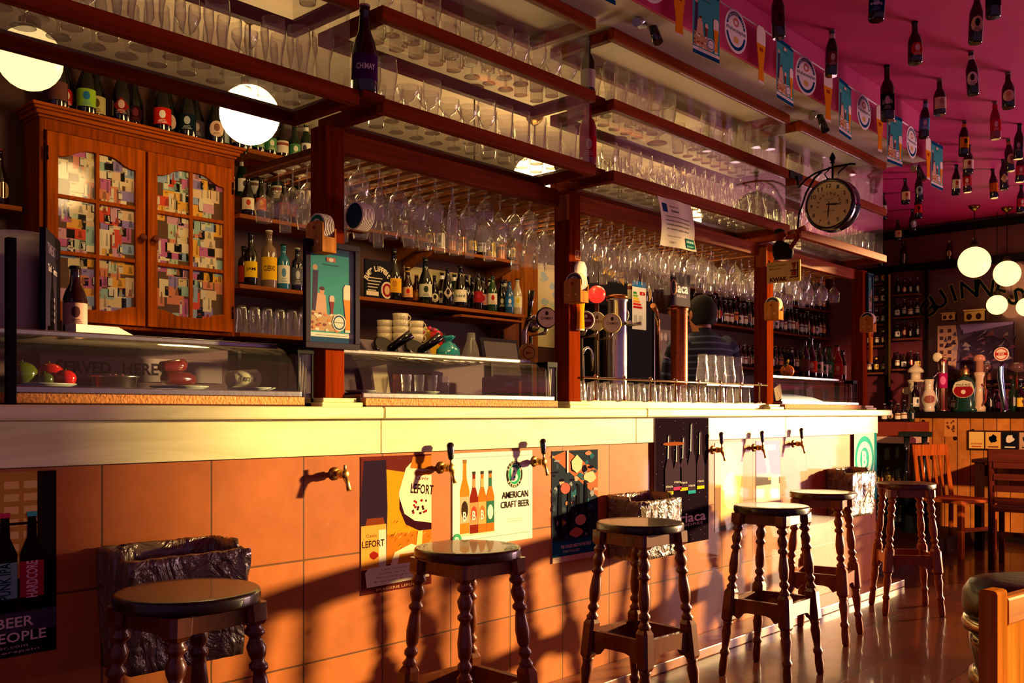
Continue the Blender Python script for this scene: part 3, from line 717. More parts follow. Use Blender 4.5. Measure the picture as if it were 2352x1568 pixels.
def artE(a, w, h):
    a.rect(0, 0, w, h, '#1c121c')
    r = random.Random(2)
    for i in range(70): a.blob(w*r.uniform(0, 1), h*r.uniform(0, .98), w*.01, h*.004, '#6a5a66', r)
    for x, y0, hh, c in ((.24, .43, .44, '#d8c020'), (.39, .46, .34, '#c83a6a'), (.51, .45, .4, '#d8b020'), (.66, .42, .54, '#2a98a8'), (.83, .45, .44, '#d8c020')):
        a.poly([(w*(x-.075), h*y0), (w*(x+.075), h*y0), (w*(x+.075), h*(y0+hh*.4)), (w*(x+.03), h*(y0+hh*.6)), (w*(x+.022), h*(y0+hh)), (w*(x-.022), h*(y0+hh)), (w*(x-.03), h*(y0+hh*.6)), (w*(x-.075), h*(y0+hh*.4))], '#3a2c3a', L=100)
        a.poly([(w*(x-.03), h*(y0+hh*.58)), (w*(x-.018), h*(y0+hh*.58)), (w*(x-.012), h*(y0+hh*.98)), (w*(x-.02), h*(y0+hh*.98))], '#e8e0e4', L=101)
        a.rect(w*(x-.072), h*(y0-.025), w*(x+.072), h*y0, c, L=102); a.text('riaca', w*x, h*(y0+.04), w*.12, h*.018, '#e8e0d0', L=102)
    a.L = 103; a.text('riaca', w*.68, h*.205, w*.5, h*.075, '#e6e0e0', .02); a.text('SIDRES', w*.68, h*.15, w*.38, h*.02, '#d8d0d0'); a.ell(w*.32, h*.8, w*.2, h*.015, '#8a4a2a')
poster('wall_poster', 'tall black poster with a row of dark bottles', 'poster', 3.682, 4.15, .505, 1.105, artE, y=2.486)
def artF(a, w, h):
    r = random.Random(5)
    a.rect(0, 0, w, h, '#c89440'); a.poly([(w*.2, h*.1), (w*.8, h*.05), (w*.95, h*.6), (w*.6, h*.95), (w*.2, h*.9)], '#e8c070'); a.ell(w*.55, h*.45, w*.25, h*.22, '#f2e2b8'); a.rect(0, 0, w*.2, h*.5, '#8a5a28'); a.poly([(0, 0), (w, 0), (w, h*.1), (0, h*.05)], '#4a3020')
poster('wall_poster', 'golden poster washed out by glare right of black bottle poster', 'poster', 4.235, 4.515, .53, .978, artF, mat=GLOSSPRINT)
def artG(a, w, h):
    a.rect(0, 0, w, h, '#3a2028'); a.poly([(w*.5, h*.35), (w*.65, h*.35), (w*.45, h*.85), (w*.3, h*.85)], '#c8a070'); a.rect(w*.3, h*.84, w*.8, h*.93, '#e4d8c0')
    a.rect(0, 0, w, h*.28, '#e8d8b0'); a.rect(w*.62, h*.05, w*.95, h*.4, '#f0ead8'); a.text('BIER', w*.55, h*.885, w*.4, h*.05, '#5a2028')
poster('wall_poster', 'small dark red poster of a beer being poured', 'poster', 4.66, 4.93, .646, .98, artG, mat=GLOSSPRINT)
def artH(a, w, h):
    a.rect(0, 0, w, h, '#d8ead8'); a.ell(w*.45, h*.62, w*.42, h*.34, '#3fb8a8'); a.ell(w*.45, h*.62, w*.33, h*.26, '#e8f0e4'); a.ell(w*.45, h*.62, w*.2, h*.17, '#3fb8a8'); a.text('B', w*.45, h*.62, w*.2, h*.24, '#eef6ee', .04); a.rect(w*.88, 0, w, h, '#2f9a90'); a.rect(0, 0, w, h*.06, '#2f9a90')
poster('wall_poster', 'teal and white round logo poster at counter end', 'poster', 5.90, 6.26, .566, 1.0, artH, y=2.487)

# ================================================================== framed beer picture, notice, coaster holders and glass signs on the posts
BLUE = '#17496b'; TEAL = '#3f9a98'
def wb_card(a, w, h):
    r = random.Random(4)
    a.rect(0, 0, w, h, TEAL); a.rect(0, h*.93, w, h, BLUE); a.rect(0, 0, w, h*.06, BLUE); a.rect(0, h*.06, w, h*.105, '#ece6d6')
    a.poly([(w*.05, h*.3), (w*.16, h*.3), (w*.2, h*.75), (w*.08, h*.75)], '#4a3a50'); a.ell(w*.13, h*.78, w*.055, h*.03, '#caa080')
    a.poly([(w*.12, h*.25), (w*.4, h*.25), (w*.36, h*.5), (w*.18, h*.52)], '#d8a888'); a.ell(w*.28, h*.54, w*.055, h*.038, '#d8a080'); a.ell(w*.28, h*.565, w*.06, h*.02, '#5a3020')
    a.poly([(w*.03, h*.12), (w*.7, h*.12), (w*.62, h*.28), (w*.05, h*.33)], '#c8a070')
    for i in range(26): a.blob(w*r.uniform(.04, .62), h*r.uniform(.12, .3), w*.05, h*.018, r.choice(['#e8d8b8', '#8a4a2a', '#d88a4a', '#f0e8d0', '#b8604a']), r)
    a.weizen(w*.5, h*.3, h*.2, w*.11, '#8a3a2a', '#e0c0b0'); a.weizen(w*.86, h*.13, h*.5, w*.2)
    a.rect(w*.38, h*.855, w*.58, h*.9, '#c87a5a'); a.ell(w*.48, h*.875, w*.05, h*.02, '#f0e4d0'); a.text('Weihenstephaner', w*.48, h*.82, w*.38, h*.022, '#1c3a4a', .01)
    a.ell(w*.66, h*.22, w*.155, h*.09, '#ece6d6'); a.ell(w*.66, h*.22, w*.135, h*.078, BLUE); a.ell(w*.66, h*.22, w*.11, h*.062, '#ece6d6'); a.text('Weihenstephan', w*.66, h*.22, w*.26, h*.02, '#1c3a4a', .02)
    a.text('aelteste brauerei der welt', w*.5, h*.08, w*.7, h*.012, '#5a5a5a')
def framed(name, label, x0, x1, y, z0, z1, art, bw=.022, col='#241a2c'):
    t = thing(name, label, 'picture', ((x0+x1)/2, y, z0)); w = x1-x0; h = z1-z0; th = .018
    q = MB(); q.box(-w/2, w/2, -th, 0, 0, bw, col); q.box(-w/2, w/2, -th, 0, h-bw, h, col); q.box(-w/2, -w/2+bw, -th, 0, bw, h-bw, col); q.box(w/2-bw, w/2, -th, 0, bw, h-bw, col); q.build('frame', SATIN, t, bevel=.0015)
    q = MB(); q.box(-w/2+bw, w/2-bw, -.008, -.001, bw, h-bw, '#2a2340'); a = Art(w-2*bw, h-2*bw); art(a, a.w, a.h); a.emit(q, (-a.w/2, -.008, bw), XP, ZP, -YP, .0002); q.build('print', PRINT, t)
    q = MB(); q.box(-w/2+bw, w/2-bw, -.0145, -.0135, bw, h-bw); q.build('glazing', PANE, t)
    return t
framed('picture_frame', 'dark framed beer picture hung on the first post', 1.845, 2.067, 2.6185, 1.372-.028, 1.712-.012, wb_card, .02)
framed('picture_frame', 'teal beer picture hung high on the last post', 6.41, 6.50, 2.6185, 1.80, 2.08, wb_card, .008, '#1c4a5a')
def coaster_holder(label, x, y, z, disc, rz=0):
    t = thing('coaster_holder', label, 'coaster holder', (x, y, z), rz, 'wooden coaster holders on the posts')
    q = MB(); q.box(-.028, .028, -.045, .045, 0, .006, '#c07a3c'); q.box(.022, .028, -.045, .045, .0061, .08, '#b87238'); q.box(-.0215, .0215, -.045, -.04, .0061, .05, '#c88440'); q.box(-.0215, .0215, .04, .045, .0061, .08, '#b87238')
    pts = [(-.045, 0), (.045, 0), (.045, .085)]+[(.045*math.cos(a*PI/8), .085+.014*math.sin(a*PI/8)) for a in range(1, 8)]+[(-.045, .085)]
    v = [(-.028, yy, zz+.0061) for yy, zz in pts]+[(-.022, yy, zz+.0061) for yy, zz in pts]; n = len(pts)
    q.add(v, [list(range(n)), list(range(n, 2*n))[::-1]]+[[i, (i+1) % n, n+(i+1) % n, n+i] for i in range(n)], '#cf8b45'); q.build('holder_box', WOODZ, t)
    q = MB(); q.lathe([(.006, 0), (.006, .002)], '#a01818', 8, Matrix.Translation((-.028, 0, .083)) @ Matrix.Rotation(-PI/2, 4, 'Y'))
    for yy in (-.02, .02): q.lathe([(.005, 0), (.005, .002)], '#e0c49a', 8, Matrix.Translation((-.028, yy, .035)) @ Matrix.Rotation(-PI/2, 4, 'Y'))
    q.build('badge', SATIN, t)
    q = MB(); zc = .085
    for k in range(6):
        x0 = -.019+k*.0065
        M4 = Matrix.Translation((x0, 0, zc)) @ Matrix.Rotation(PI/2, 4, 'Y')
        q.lathe([(.046, 0), (.046, .0052)], '#e4dcc4', 28, M4)
    a = Art(.1, .1); a.ell(0, 0, .041, .041, disc, n=28); a.ell(0, 0, .028, .028, '#e8e2cc', n=24); a.ell(.004, .004, .02, .02, disc); a.emit(q, (-.0192, 0, zc), -YP, ZP, -XP)
    q.build('coaster_stack', PRINT, t); return t
coaster_holder('wooden coaster holder with green coasters left of the framed picture', 1.905, 2.60, 1.655, '#1f6a44')
coaster_holder('wooden coaster holder left of the tall glass sign', 3.215, 2.572, 1.60, '#5a5a52')
coaster_holder('wooden coaster holder on the post nearest the man', 5.0, 2.572, 1.655, '#3a4a48')
coaster_holder('wooden coaster holder on the last post', 6.33, 2.572, 1.67, '#1c3a4a')
t = thing('round_coaster_stack', 'round stack of cream beer mats right of the framed picture', 'coasters', (2.05, 2.585, 1.75))
q = MB()
for k in range(8): q.lathe([(.048, 0), (.048, .0055)], '#e4dcc4', 28, Matrix.Translation((k*.0062-.02, 0, .048)) @ Matrix.Rotation(PI/2, 4, 'Y'))
a = Art(.1, .1); a.ell(0, 0, .043, .043, '#20384a', n=24); a.emit(q, (-.0205, 0, .048), -YP, ZP, -XP); q.build('coasters', PRINT, t)
q = MB(); q.box(-.03, .03, -.003, .03, -.004, 0, '#6a3a20'); q.build('bracket', WOODX, t)
def glass_sign(label, x, y, z, h, w):
    t = thing('beer_glass_sign', label, 'sign', (x, y, z)); q = MB()
    a = Art(w, h); a.weizen(0, 0, h, w); o = []
    prof = [(.62, 0), (.62, .02), (.5, .25), (.72, .45), (1, .68), (1, .92), (.6, 1)]
    rings = []
    for rr, zz in prof:
        r = rr*w/2; rings.append([Vector((r*math.cos(2*PI*k/16), -.012+.011*math.sin(2*PI*k/16), zz*h)) for k in range(16)])
    q.ring(rings, '#e8901a', 16, colf=lambda i: '#e9dcc4' if i == 0 else ('#f3e6cf' if i >= 4 else '#e8901a')); q.build('sign_board', PRINT, t)
    a = Art(w, h); a.rect(-w*.2, h*.58, w*.2, h*.64, '#a03a2a'); a.ell(0, h*.66, w*.12, h*.03, '#8a3a4a'); a.text('Weihenstephaner', 0, h*.54, w*.6, h*.014, '#7a2a1a', .02); q = MB(); a.emit(q, (0, -.0235, 0), XP, ZP, -YP); q.build('print', PRINT, t)
glass_sign('tall wheat beer glass sign on the second post', 3.287, 2.6185, 1.49, .30, .085)
glass_sign('tall wheat beer glass sign on the last post', 6.46, 2.6185, 1.465, .31, .075)
t = thing('small_sticker', 'small square sticker on upper part of second post', 'sticker', (3.285, 2.6188, 1.80))
q = MB(); q.box(-.018, .018, -.0008, 0, 0, .04, '#c08a60'); a = Art(.036, .04); a.rect(.004, .004, .032, .036, '#7a3a28'); a.text('R', .018, .02, .016, .022, '#d8b088'); a.emit(q, (-.018, -.0008, 0), XP, ZP, -YP, .0001); q.build('sheet', PRINT, t)

t = thing('paper_notice', 'curled white paper notice taped under third hanging case', 'notice', (3.69, 2.385, 1.875))
q = MB(); n = 12; W_, H_ = .275, .215
def curl(x, z): return -.012*math.sin(PI*(z/H_))*1.2-.02*max(0, .25-z/H_)*(x/W_)*4+.004*math.sin(9*x/W_)
def sheetpt(x, z, off=0): return (x-W_/2+.02*(1-z/H_), curl(x, z)-off, z-.03*(x/W_)*0)
for off in (0, .0012):
    vs = [sheetpt(W_*i/n, H_*j/n, off) for j in range(n+1) for i in range(n+1)]
    q.add(vs, [(j*(n+1)+i, j*(n+1)+i+1, (j+1)*(n+1)+i+1, (j+1)*(n+1)+i) for j in range(n) for i in range(n)], '#e9dfc0', True)
q.build('sheet', PRINT, t)
a = Art(W_, H_); a.rect(.025, H_*.70, .065, H_*.88, '#23406a'); a.text('f', .047, H_*.79, .018, .036, '#f0ead8', .04); a.text('Búscanos en', .115, H_*.84, .06, .009, '#5a5040'); a.text('facebook', .12, H_*.75, .055, .012, '#3a3428', .02)
for i, tx in enumerate(('Comparte tus mejores momentos', 'y descubre nuestras novedades', 'cervezas artesanas y eventos', 'en nuestra página oficial')): a.text(tx, W_*.5, H_*(.62-.085*i), W_*(.72-.03*i), .0105, '#4a4234', .01)
a.text('Gracias por su visita', W_*.38, H_*.22, W_*.35, .009, '#6a6250'); a.text('Madrid', W_*.34, H_*.1, W_*.12, .009, '#6a6250')
a.rect(W_*.70, H_*.04, W_*.97, H_*.24, '#1f6a5a'); a.rect(W_*.72, H_*.15, W_*.95, H_*.2, '#a8d8c0'); a.rect(W_*.72, H_*.06, W_*.95, H_*.1, '#7ab8a0')
q = MB()
for vs, fs, col, L in a.p: q.add([sheetpt(x, y, .0016+.0002*L) for x, y in vs], fs, col)
q.build('print', PRINT, t)

# small tilted drinking figure with its sign, fixed to the third post
t = thing('carved_figure', 'small carved figure drinking from a glass above yellow sign', 'figurine', (at(1795, 560, Y=2.345).x, 2.335, 1.935))
q = MB(); q.ring([[Vector((.035*rx*math.cos(2*PI*k/14), dy+.05*ry*math.sin(2*PI*k/14), z)) for k in range(14)] for rx, ry, dy, z in ((.9, 1, .0, 0), (1, 1.15, 0, .03), (1, 1.1, .005, .065), (.6, .6, .02, .085), (.35, .35, .022, .095))], '#1c1614', 14); q.build('jacket', SATIN, t)
q = MB(); q.ball((0, .018, .122), .03, '#8a3c20', 16, 10, (.9, 1, 1.1)); q.ball((0, -.012, .12), .008, '#8a3c20', 8, 6); q.ball((0, .022, .14), .028, '#2a1810', 14, 8, (1, 1.05, .7)); q.ball((-.027, .02, .12), .007, '#8a3c20', 8, 5); q.build('head', SATIN, t)
q = MB(); q.tube([(0, .0, .065), (-.01, -.05, .055), (0, -.085, .105), (0, -.085, .13)], [.016, .013, .011, .012], '#7a3018', 10); q.ball((0, -.085, .13), .016, '#8a3c20', 10, 7)
for k in range(4): q.tube([(-.012, -.09, .122+.008*k), (-.014, -.10, .122+.008*k), (-.004, -.106, .122+.008*k)], .004, '#8a3c20', 6)
q.build('arm', SATIN, t)
q = MB(); q.tube([(0, -.03, .127), (0, -.06, .133), (0, -.095, .14), (0, -.12, .145)], [.012, .008, .013, .016], '#8a3a18', 12); q.build('held_glass', GLOSS, t)
t = thing('kwak_sign', 'yellow sign reading Kwak below the carved drinking figure', 'sign', (4.72, at(1762, 600, X=4.72).y, at(1762, 652, X=4.72).z)); t.name = 'beer_sign'
q = MB(); q.box(-.004, .004, -.19, 0, 0, .112, '#dcc070'); q.tube([(0, -.01, .1125), (0, -.01, .122), (.30, .115, .122)], .004, '#3a2018', 6); q.build('board', PRINT, t)
a = Art(.19, .112); a.text('Carte, Weekend,', .062, .092, .10, .010, '#5a2a1a', .01); a.text('Malagueta...', .052, .074, .075, .010, '#5a2a1a', .01); a.text('KWAK', .068, .018, .10, .024, '#4a1a14', .04); a.text('pauwel', .03, .04, .03, .006, '#5a2a1a')
a.poly([(.14, .10), (.172, .10), (.166, .085), (.159, .065), (.172, .05), (.17, .03), (.142, .03), (.14, .05), (.153, .065), (.146, .085)], '#a04a1c'); a.rect(.134, .055, .178, .061, '#4a2414'); a.rect(.132, .02, .180, .026, '#4a2414'); a.rect(.174, .02, .180, .10, '#4a2414')
q = MB(); a.emit(q, (-.0042, 0, 0), -YP, ZP, -XP); q.build('print', PRINT, t)

# ================================================================== station clock on its bracket
t = thing('station_clock', 'double-faced station clock with cream dial on black bracket', 'clock', (4.92, 2.19, 2.235))
RY = Matrix.Rotation(-PI/2, 4, 'Y')       # local z -> -X
DK = '#17121c'; r0 = .133
q = MB(); q.lathe([(.118, -.05), (.135, -.048), (.140, -.03), (.128, -.012), (.128, .012), (.140, .03), (r0+.002, .046), (.122, .050), (.118, .044)], DK, 48, RY, cap0=True, cap1=True); q.build('case', GLOSS, t)
q = MB(); q.lathe([(.119, .0445), (.119, .0455)], '#f2d8a0', 48, RY)
a = Art(1, 1)
for k, nm in enumerate(('12', '1', '2', '3', '4', '5', '6', '7', '8', '9', '10', '11')):
    an = PI/2-k*PI/6; a.text(nm, .098*math.cos(an), .098*math.sin(an), .012*len(nm)+.004, .021, '#241a24', .02, L=1)
for k in range(60):
    an = k*PI/30; c, s_ = math.cos(an), math.sin(an); a.poly([(c*.112-s_*.0006, s_*.112+c*.0006), (c*.115-s_*.0006, s_*.115+c*.0006), (c*.115+s_*.0006, s_*.115-c*.0006), (c*.112+s_*.0006, s_*.112-c*.0006)], '#5a4a48', L=1)
a.arc('KENSINGTON', 0, -.004, .062, .0135, PI*1.0, PI*.0, '#140c14', .03); a.text('STATION', 0, .026, .05, .008, '#3a2c30', .01); a.text('LONDON', 0, -.036, .062, .010, '#3a2c30', .01)
def hand(ang, L_, w_): 
    c, s_ = math.cos(ang), math.sin(ang)
    a.poly([(-c*.015-s_*w_, -s_*.015+c*w_), (c*L_*.6-s_*w_*1.6, s_*L_*.6+c*w_*1.6), (c*L_, s_*L_), (c*L_*.6+s_*w_*1.6, s_*L_*.6-c*w_*1.6), (-c*.015+s_*w_, -s_*.015-c*w_)], '#120c14')
a.L = 6; hand(math.radians(-6), .062, .0035); hand(math.radians(-95), .088, .0026)
a.emit(q, (-.0456, 0, 0), -YP, ZP, -XP, .0003); q.build('dial', PRINT, t)
q = MB(); q.lathe([(.118, .051), (.119, .0515)], '#ffffff', 40, RY); q.build('dial_glass', PANE, t)
q = MB(); q.tube([(0, 0, .128), (0, 0, .225)], .006, DK, 8); q.lathe([(.004, .225), (.014, .228), (.008, .236), (.015, .245), (.016, .256), (.010, .27), (.003, .283)], DK, 12)
q.tube([(0, .195, .125), (0, .15, .165), (0, .1, .188), (0, .0, .205), (0, -.10, .205), (0, -.125, .2)], .0055, DK, 8)
q.tube([(0, .20, -.12), (0, .19, -.02), (0, .15, .09), (0, .10, .165), (0, .06, .19)], .006, DK, 8)
q.tube([(0, -.02, .128), (0, .03, .15), (0, .045, .175), (0, .02, .195)], .004, DK, 8); q.tube([(0, -.08, .2), (0, -.045, .18), (0, -.03, .165)], .004, DK, 8)
q.box(-.075, .075, .205, .2097, .172, .212, DK); q.tube([(0, .195, .14), (0, .205, .19)], .007, DK, 8); q.build('bracket', SATIN, t)

# ================================================================== bunting of beer cards, badges and paper glasses
SX0, SZ0, SX1, SZ1, BY = 2.45, 2.925, 6.36, 2.832, 2.12
def sz(x): return SZ0+(SZ1-SZ0)*(x-SX0)/(SX1-SX0)
o = MB().tube([(SX0, BY, SZ0), (SX1, BY, SZ1)], .0035, '#e8e0d8', 6).build('bunting_string', MATT); tag(o, 'white string running below the magenta ceiling edge', 'string')
o = MB().box(-.01, .01, 0, .064, -.01, .01, '#d8d0c8').build('string_hook', MATT, None, (6.34, 2.121, 2.838)); tag(o, 'small white hook holding the far end of the string', 'hook')
o = MB().box(-.01, .01, 0, .064, -.01, .01, '#d8d0c8').build('string_hook', MATT, None, (2.46, 2.121, 2.928)); tag(o, 'small white hook holding the near end of the string', 'hook')
def badge_art(a, w, h):
    a.ell(w/2, h/2, w/2, h/2, '#ece8dc', n=32); a.ell(w/2, h/2, w*.44, h*.44, BLUE, n=32); a.ell(w/2, h/2, w*.36, h*.36, '#ece8dc', n=28)
    a.rect(w*.02, h*.42, w*.98, h*.6, '#ece8dc'); a.text('Weihenstephan', w*.5, h*.51, w*.9, h*.12, '#2a3440', .02); a.ell(w*.5, h*.7, w*.13, h*.1, '#c87a5a'); a.ell(w*.5, h*.7, w*.07, h*.05, '#ece8dc'); a.ell(w*.5, h*.3, w*.12, h*.08, '#d8b060')
    a.arc('GEGRUENDET 1040', w/2, h/2, w*.395, h*.05, PI*.85, PI*.15, '#ece8dc', .01)
def hang_card():
    t = thing('beer_card', 'teal card', 'bunting card'); w, h = .195, .285
    MB().box(-w/2, w/2, -.001, .001, -h, 0, '#e8e4d8').build('sheet', PRINT, t)
    a = Art(w, h); wb_card(a, w, h)
    q = MB(); a.emit(q, (-w/2, -.001, -h), XP, ZP, -YP); q.build('print', PRINT, t); return t
def hang_badge():
    t = thing('beer_badge', 'badge', 'bunting badge'); d = .19
    q = MB(); q.lathe([(d/2, -.001), (d/2, .001)], '#ece8dc', 32, Matrix.Translation((0, 0, -d/2)) @ Matrix.Rotation(PI/2, 4, 'X')); q.build('sheet', PRINT, t)
    a = Art(d, d); badge_art(a, d, d); q = MB(); a.emit(q, (-d/2, -.001, -d), XP, ZP, -YP); q.build('print', PRINT, t); return t
def hang_glass():
    t = thing('paper_beer_glass', 'glass', 'bunting glass'); w, h = .085, .255
    pr = [(.62, 0), (.5, .25), (1, .68), (1, .92), (.6, 1)]
    out = [(w/2*r, h*z) for r, z in pr]+[(-w/2*r, h*z) for r, z in reversed(pr)]; n = len(out)
    q = MB(); v = [(x, -.001, z-h) for x, z in out]+[(x, .001, z-h) for x, z in out]
    q.add(v, [list(range(n))[::-1], list(range(n, 2*n))]+[[i, (i+1) % n, n+(i+1) % n, n+i] for i in range(n)], '#e8901a'); q.build('sheet', PRINT, t)
    a = Art(w, h); a.weizen(0, 0, h, w); a.rect(-w*.2, h*.55, w*.2, h*.62, '#a8401c'); q = MB(); a.emit(q, (0, -.001, -h), XP, ZP, -YP); q.build('print', PRINT, t); return t
PB = {'c': hang_card(), 'b': hang_badge(), 'g': hang_glass()}
ORD = ['first', 'second', 'third', 'fourth', 'fifth', 'sixth', 'seventh']
NB = {'c': 0, 'b': 0, 'g': 0}
TB = {'c': 'teal beer card hanging on string, {} card of the bunting', 'b': 'white round beer badge hanging on string, {} badge of the bunting', 'g': 'paper wheat beer glass on string, {} glass of the bunting'}
for k, px in (('c', 1375), ('b', 1495), ('g', 1560), ('c', 1622), ('b', 1690), ('g', 1748), ('c', 1803), ('b', 1851), ('g', 1902), ('c', 1941), ('b', 1984), ('g', 2021), ('c', 2055), ('b', 2094), ('g', 2132), ('c', 2152)):
    x = at(px, 0, Y=BY-.006).x
    place(PB[k], (x, BY-.006, sz(x)+.003), R.uniform(-.12, .12), TB[k].format(ORD[NB[k]]), {'c': 'bunting cards', 'b': 'bunting badges', 'g': 'bunting paper glasses'}[k]); NB[k] += 1
# chrome twin spotlights under the soffit
for px, py, lab in ((1475, 42, 'chrome twin spotlight nearest under the cream soffit'), (1868, 258, 'chrome twin spotlight above the station clock'), (2098, 378, 'chrome twin spotlight at the far end of soffit')):
    t = thing('twin_spotlight', lab, 'spotlight', at(px, py, Y=2.3), 0, 'spotlights under the soffit'); z = 2.7515-t.location.z
    q = MB(); q.tube([(0, 0, z), (0, 0, .02)], .004, '#8a8a90', 8); q.lathe([(.02, z-.012), (.02, z-.0001)], '#8a8a90', 14); q.build('stem', METAL, t)
    q = MB(); q.tube([(-.085, -.03, -.05), (.04, .0, .015)], [.019, .016], '#b8bac0', 12); q.build('chrome_tube', METAL, t)
    q = MB(); q.tube([(.045, -.05, -.10), (.06, 0, .012)], [.021, .018], '#1a181c', 12); q.build('black_tube', GLOSS, t)
# ================================================================== bottles
SH = {
 'long': (.0305, .230, [(.027, 0), (.0305, .006), (.0305, .135), (.023, .162), (.0142, .185), (.0125, .216), (.0138, .218), (.0138, .224)], (.045, .115)),
 'stubby': (.034, .205, [(.030, 0), (.034, .006), (.034, .105), (.027, .13), (.0155, .152), (.0135, .19), (.0145, .192), (.0145, .199)], (.03, .095)),
 'magnum': (.045, .31, [(.04, 0), (.045, .008), (.045, .14), (.036, .18), (.021, .22), (.0155, .28), (.018, .283), (.018, .303)], (.045, .13)),
 'spirit': (.038, .285, [(.036, 0), (.038, .005), (.038, .17), (.034, .195), (.0165, .215), (.0145, .262), (.0165, .264), (.0165, .278)], (.04, .15)),
 'wine': (.037, .30, [(.034, 0), (.037, .006), (.037, .18), (.028, .205), (.0155, .225), (.0145, .285), (.0155, .287), (.0155, .296)], (.05, .14)),
 'can': (.030, .118, [(.026, 0), (.03, .006), (.03, .108), (.026, .116)], (.006, .108)),
}
CLEAR = paint('clear_bottle_glass', .06, coat=1, spec=.8)
def patch(mb, r, z0, z1, half, col, shape='rect', c=-PI/2, step=.0003, n=12):
    zc = (z0+z1)/2; hz = (z1-z0)/2; vs = []; fs = []
    for i in range(n+1):
        u = -1+2*i/n
        k = 1 if shape == 'rect' else (math.sqrt(max(0, 1-u*u)) if shape == 'oval' else 1-abs(u))
        a = c+u*half; rr = r+step
        vs += [(rr*math.cos(a), rr*math.sin(a), zc-hz*k), (rr*math.cos(a), rr*math.sin(a), zc+hz*k)]
    for i in range(n): fs.append((2*i, 2*i+2, 2*i+3, 2*i+1))
    mb.add(vs, fs, col, True)
def bottle_parts(shape, body, label, accent, cap, text=None, neck=None, lshape='rect', tcol='#2a2018', sc=1.0, one=False, deco=None):
    R0, H0, prof, (l0, l1) = SH[shape]
    b = MB(); b.lathe([(r*sc, z*sc) for r, z in prof], body, 14 if one else 20)
    lb = b if one else MB(); r = R0*sc
    patch(lb, r, l0*sc, l1*sc, 1.25 if lshape == 'rect' else .95, label, lshape, step=.0003)
    hz = (l1-l0)*sc
    if accent:
        if deco == 'band': patch(lb, r, l0*sc+hz*.62, l0*sc+hz*.85, 1.24, accent, 'rect', step=.0006)
        elif deco == 'stripe': patch(lb, r, l0*sc+hz*.05, l0*sc+hz*.95, .25, accent, 'rect', step=.0006)
        else:
            patch(lb, r, l0*sc+hz*.34, l0*sc+hz*.84, .36, accent, 'oval' if len(label)+int(label[1:3], 16) % 2 else 'diamond', step=.0006)
            for _k in range(3): patch(lb, r, l0*sc+hz*(.08+.08*_k), l0*sc+hz*(.11+.08*_k), .55-.1*_k, accent, 'rect', step=.0006, n=4)
    if text:
        a = Art(1, 1); a.text(text, 0, hz*.5, r*1.5, min(hz*.24, r*.7), tcol, .02); a.wrap(lb, r+.0008, l0*sc, -PI/2)
    nb = lb
    if neck: 
        nb = b if one else MB()
        zz = [(z*sc, rr*sc) for rr, z in prof if z > H0*.75]
        if len(zz) >= 2: patch(nb, max(q[1] for q in zz[:1])+.0002, zz[0][0]-.001, zz[0][0]+H0*sc*.09, PI*.98, neck, 'rect', step=.0006, n=12)
    cb = b if one else MB(); top = prof[-1][1]*sc; rt = prof[-1][0]*sc
    if shape != 'can': cb.lathe([(rt*1.08, top-.003), (rt*1.1, top+.004*sc), (rt*.9, top+.006*sc)], cap, 12)
    bottle_parts.neck = nb if (neck and not one) else None
    return b, lb, cb
def bottle(name, shape, body, label, accent, cap, text=None, neck=None, lshape='rect', tcol='#2a2018', sc=1.0, hang=False, deco=None, mat=None):
    t = thing(name, name, 'bottle'); b, lb, cb = bottle_parts(shape, body, label, accent, cap, text, neck, lshape, tcol, sc, deco=deco)
    H = SH[shape][2][-1][1]*sc+.006*sc; dz = -H if hang else 0
    nk = bottle_parts.neck
    for m in (b, lb, cb)+((nk,) if nk else ()): m.v = [(x, y, z+dz) for x, y, z in m.v]
    b.build('bottle_body', mat or BOTTLE, t); lb.build('label', PRINT, t)
    if shape != 'can': cb.build('cap', SATIN, t)
    if nk and nk.f: nk.build('neck_foil', PRINT, t)
    return t
def face(x, y, j=.35): return .85*(math.atan2(-y, -x)+PI/2)+R.uniform(-j, j)
BRN, BLK, GRN = '#1c0c06', '#0c0708', '#0e2412'
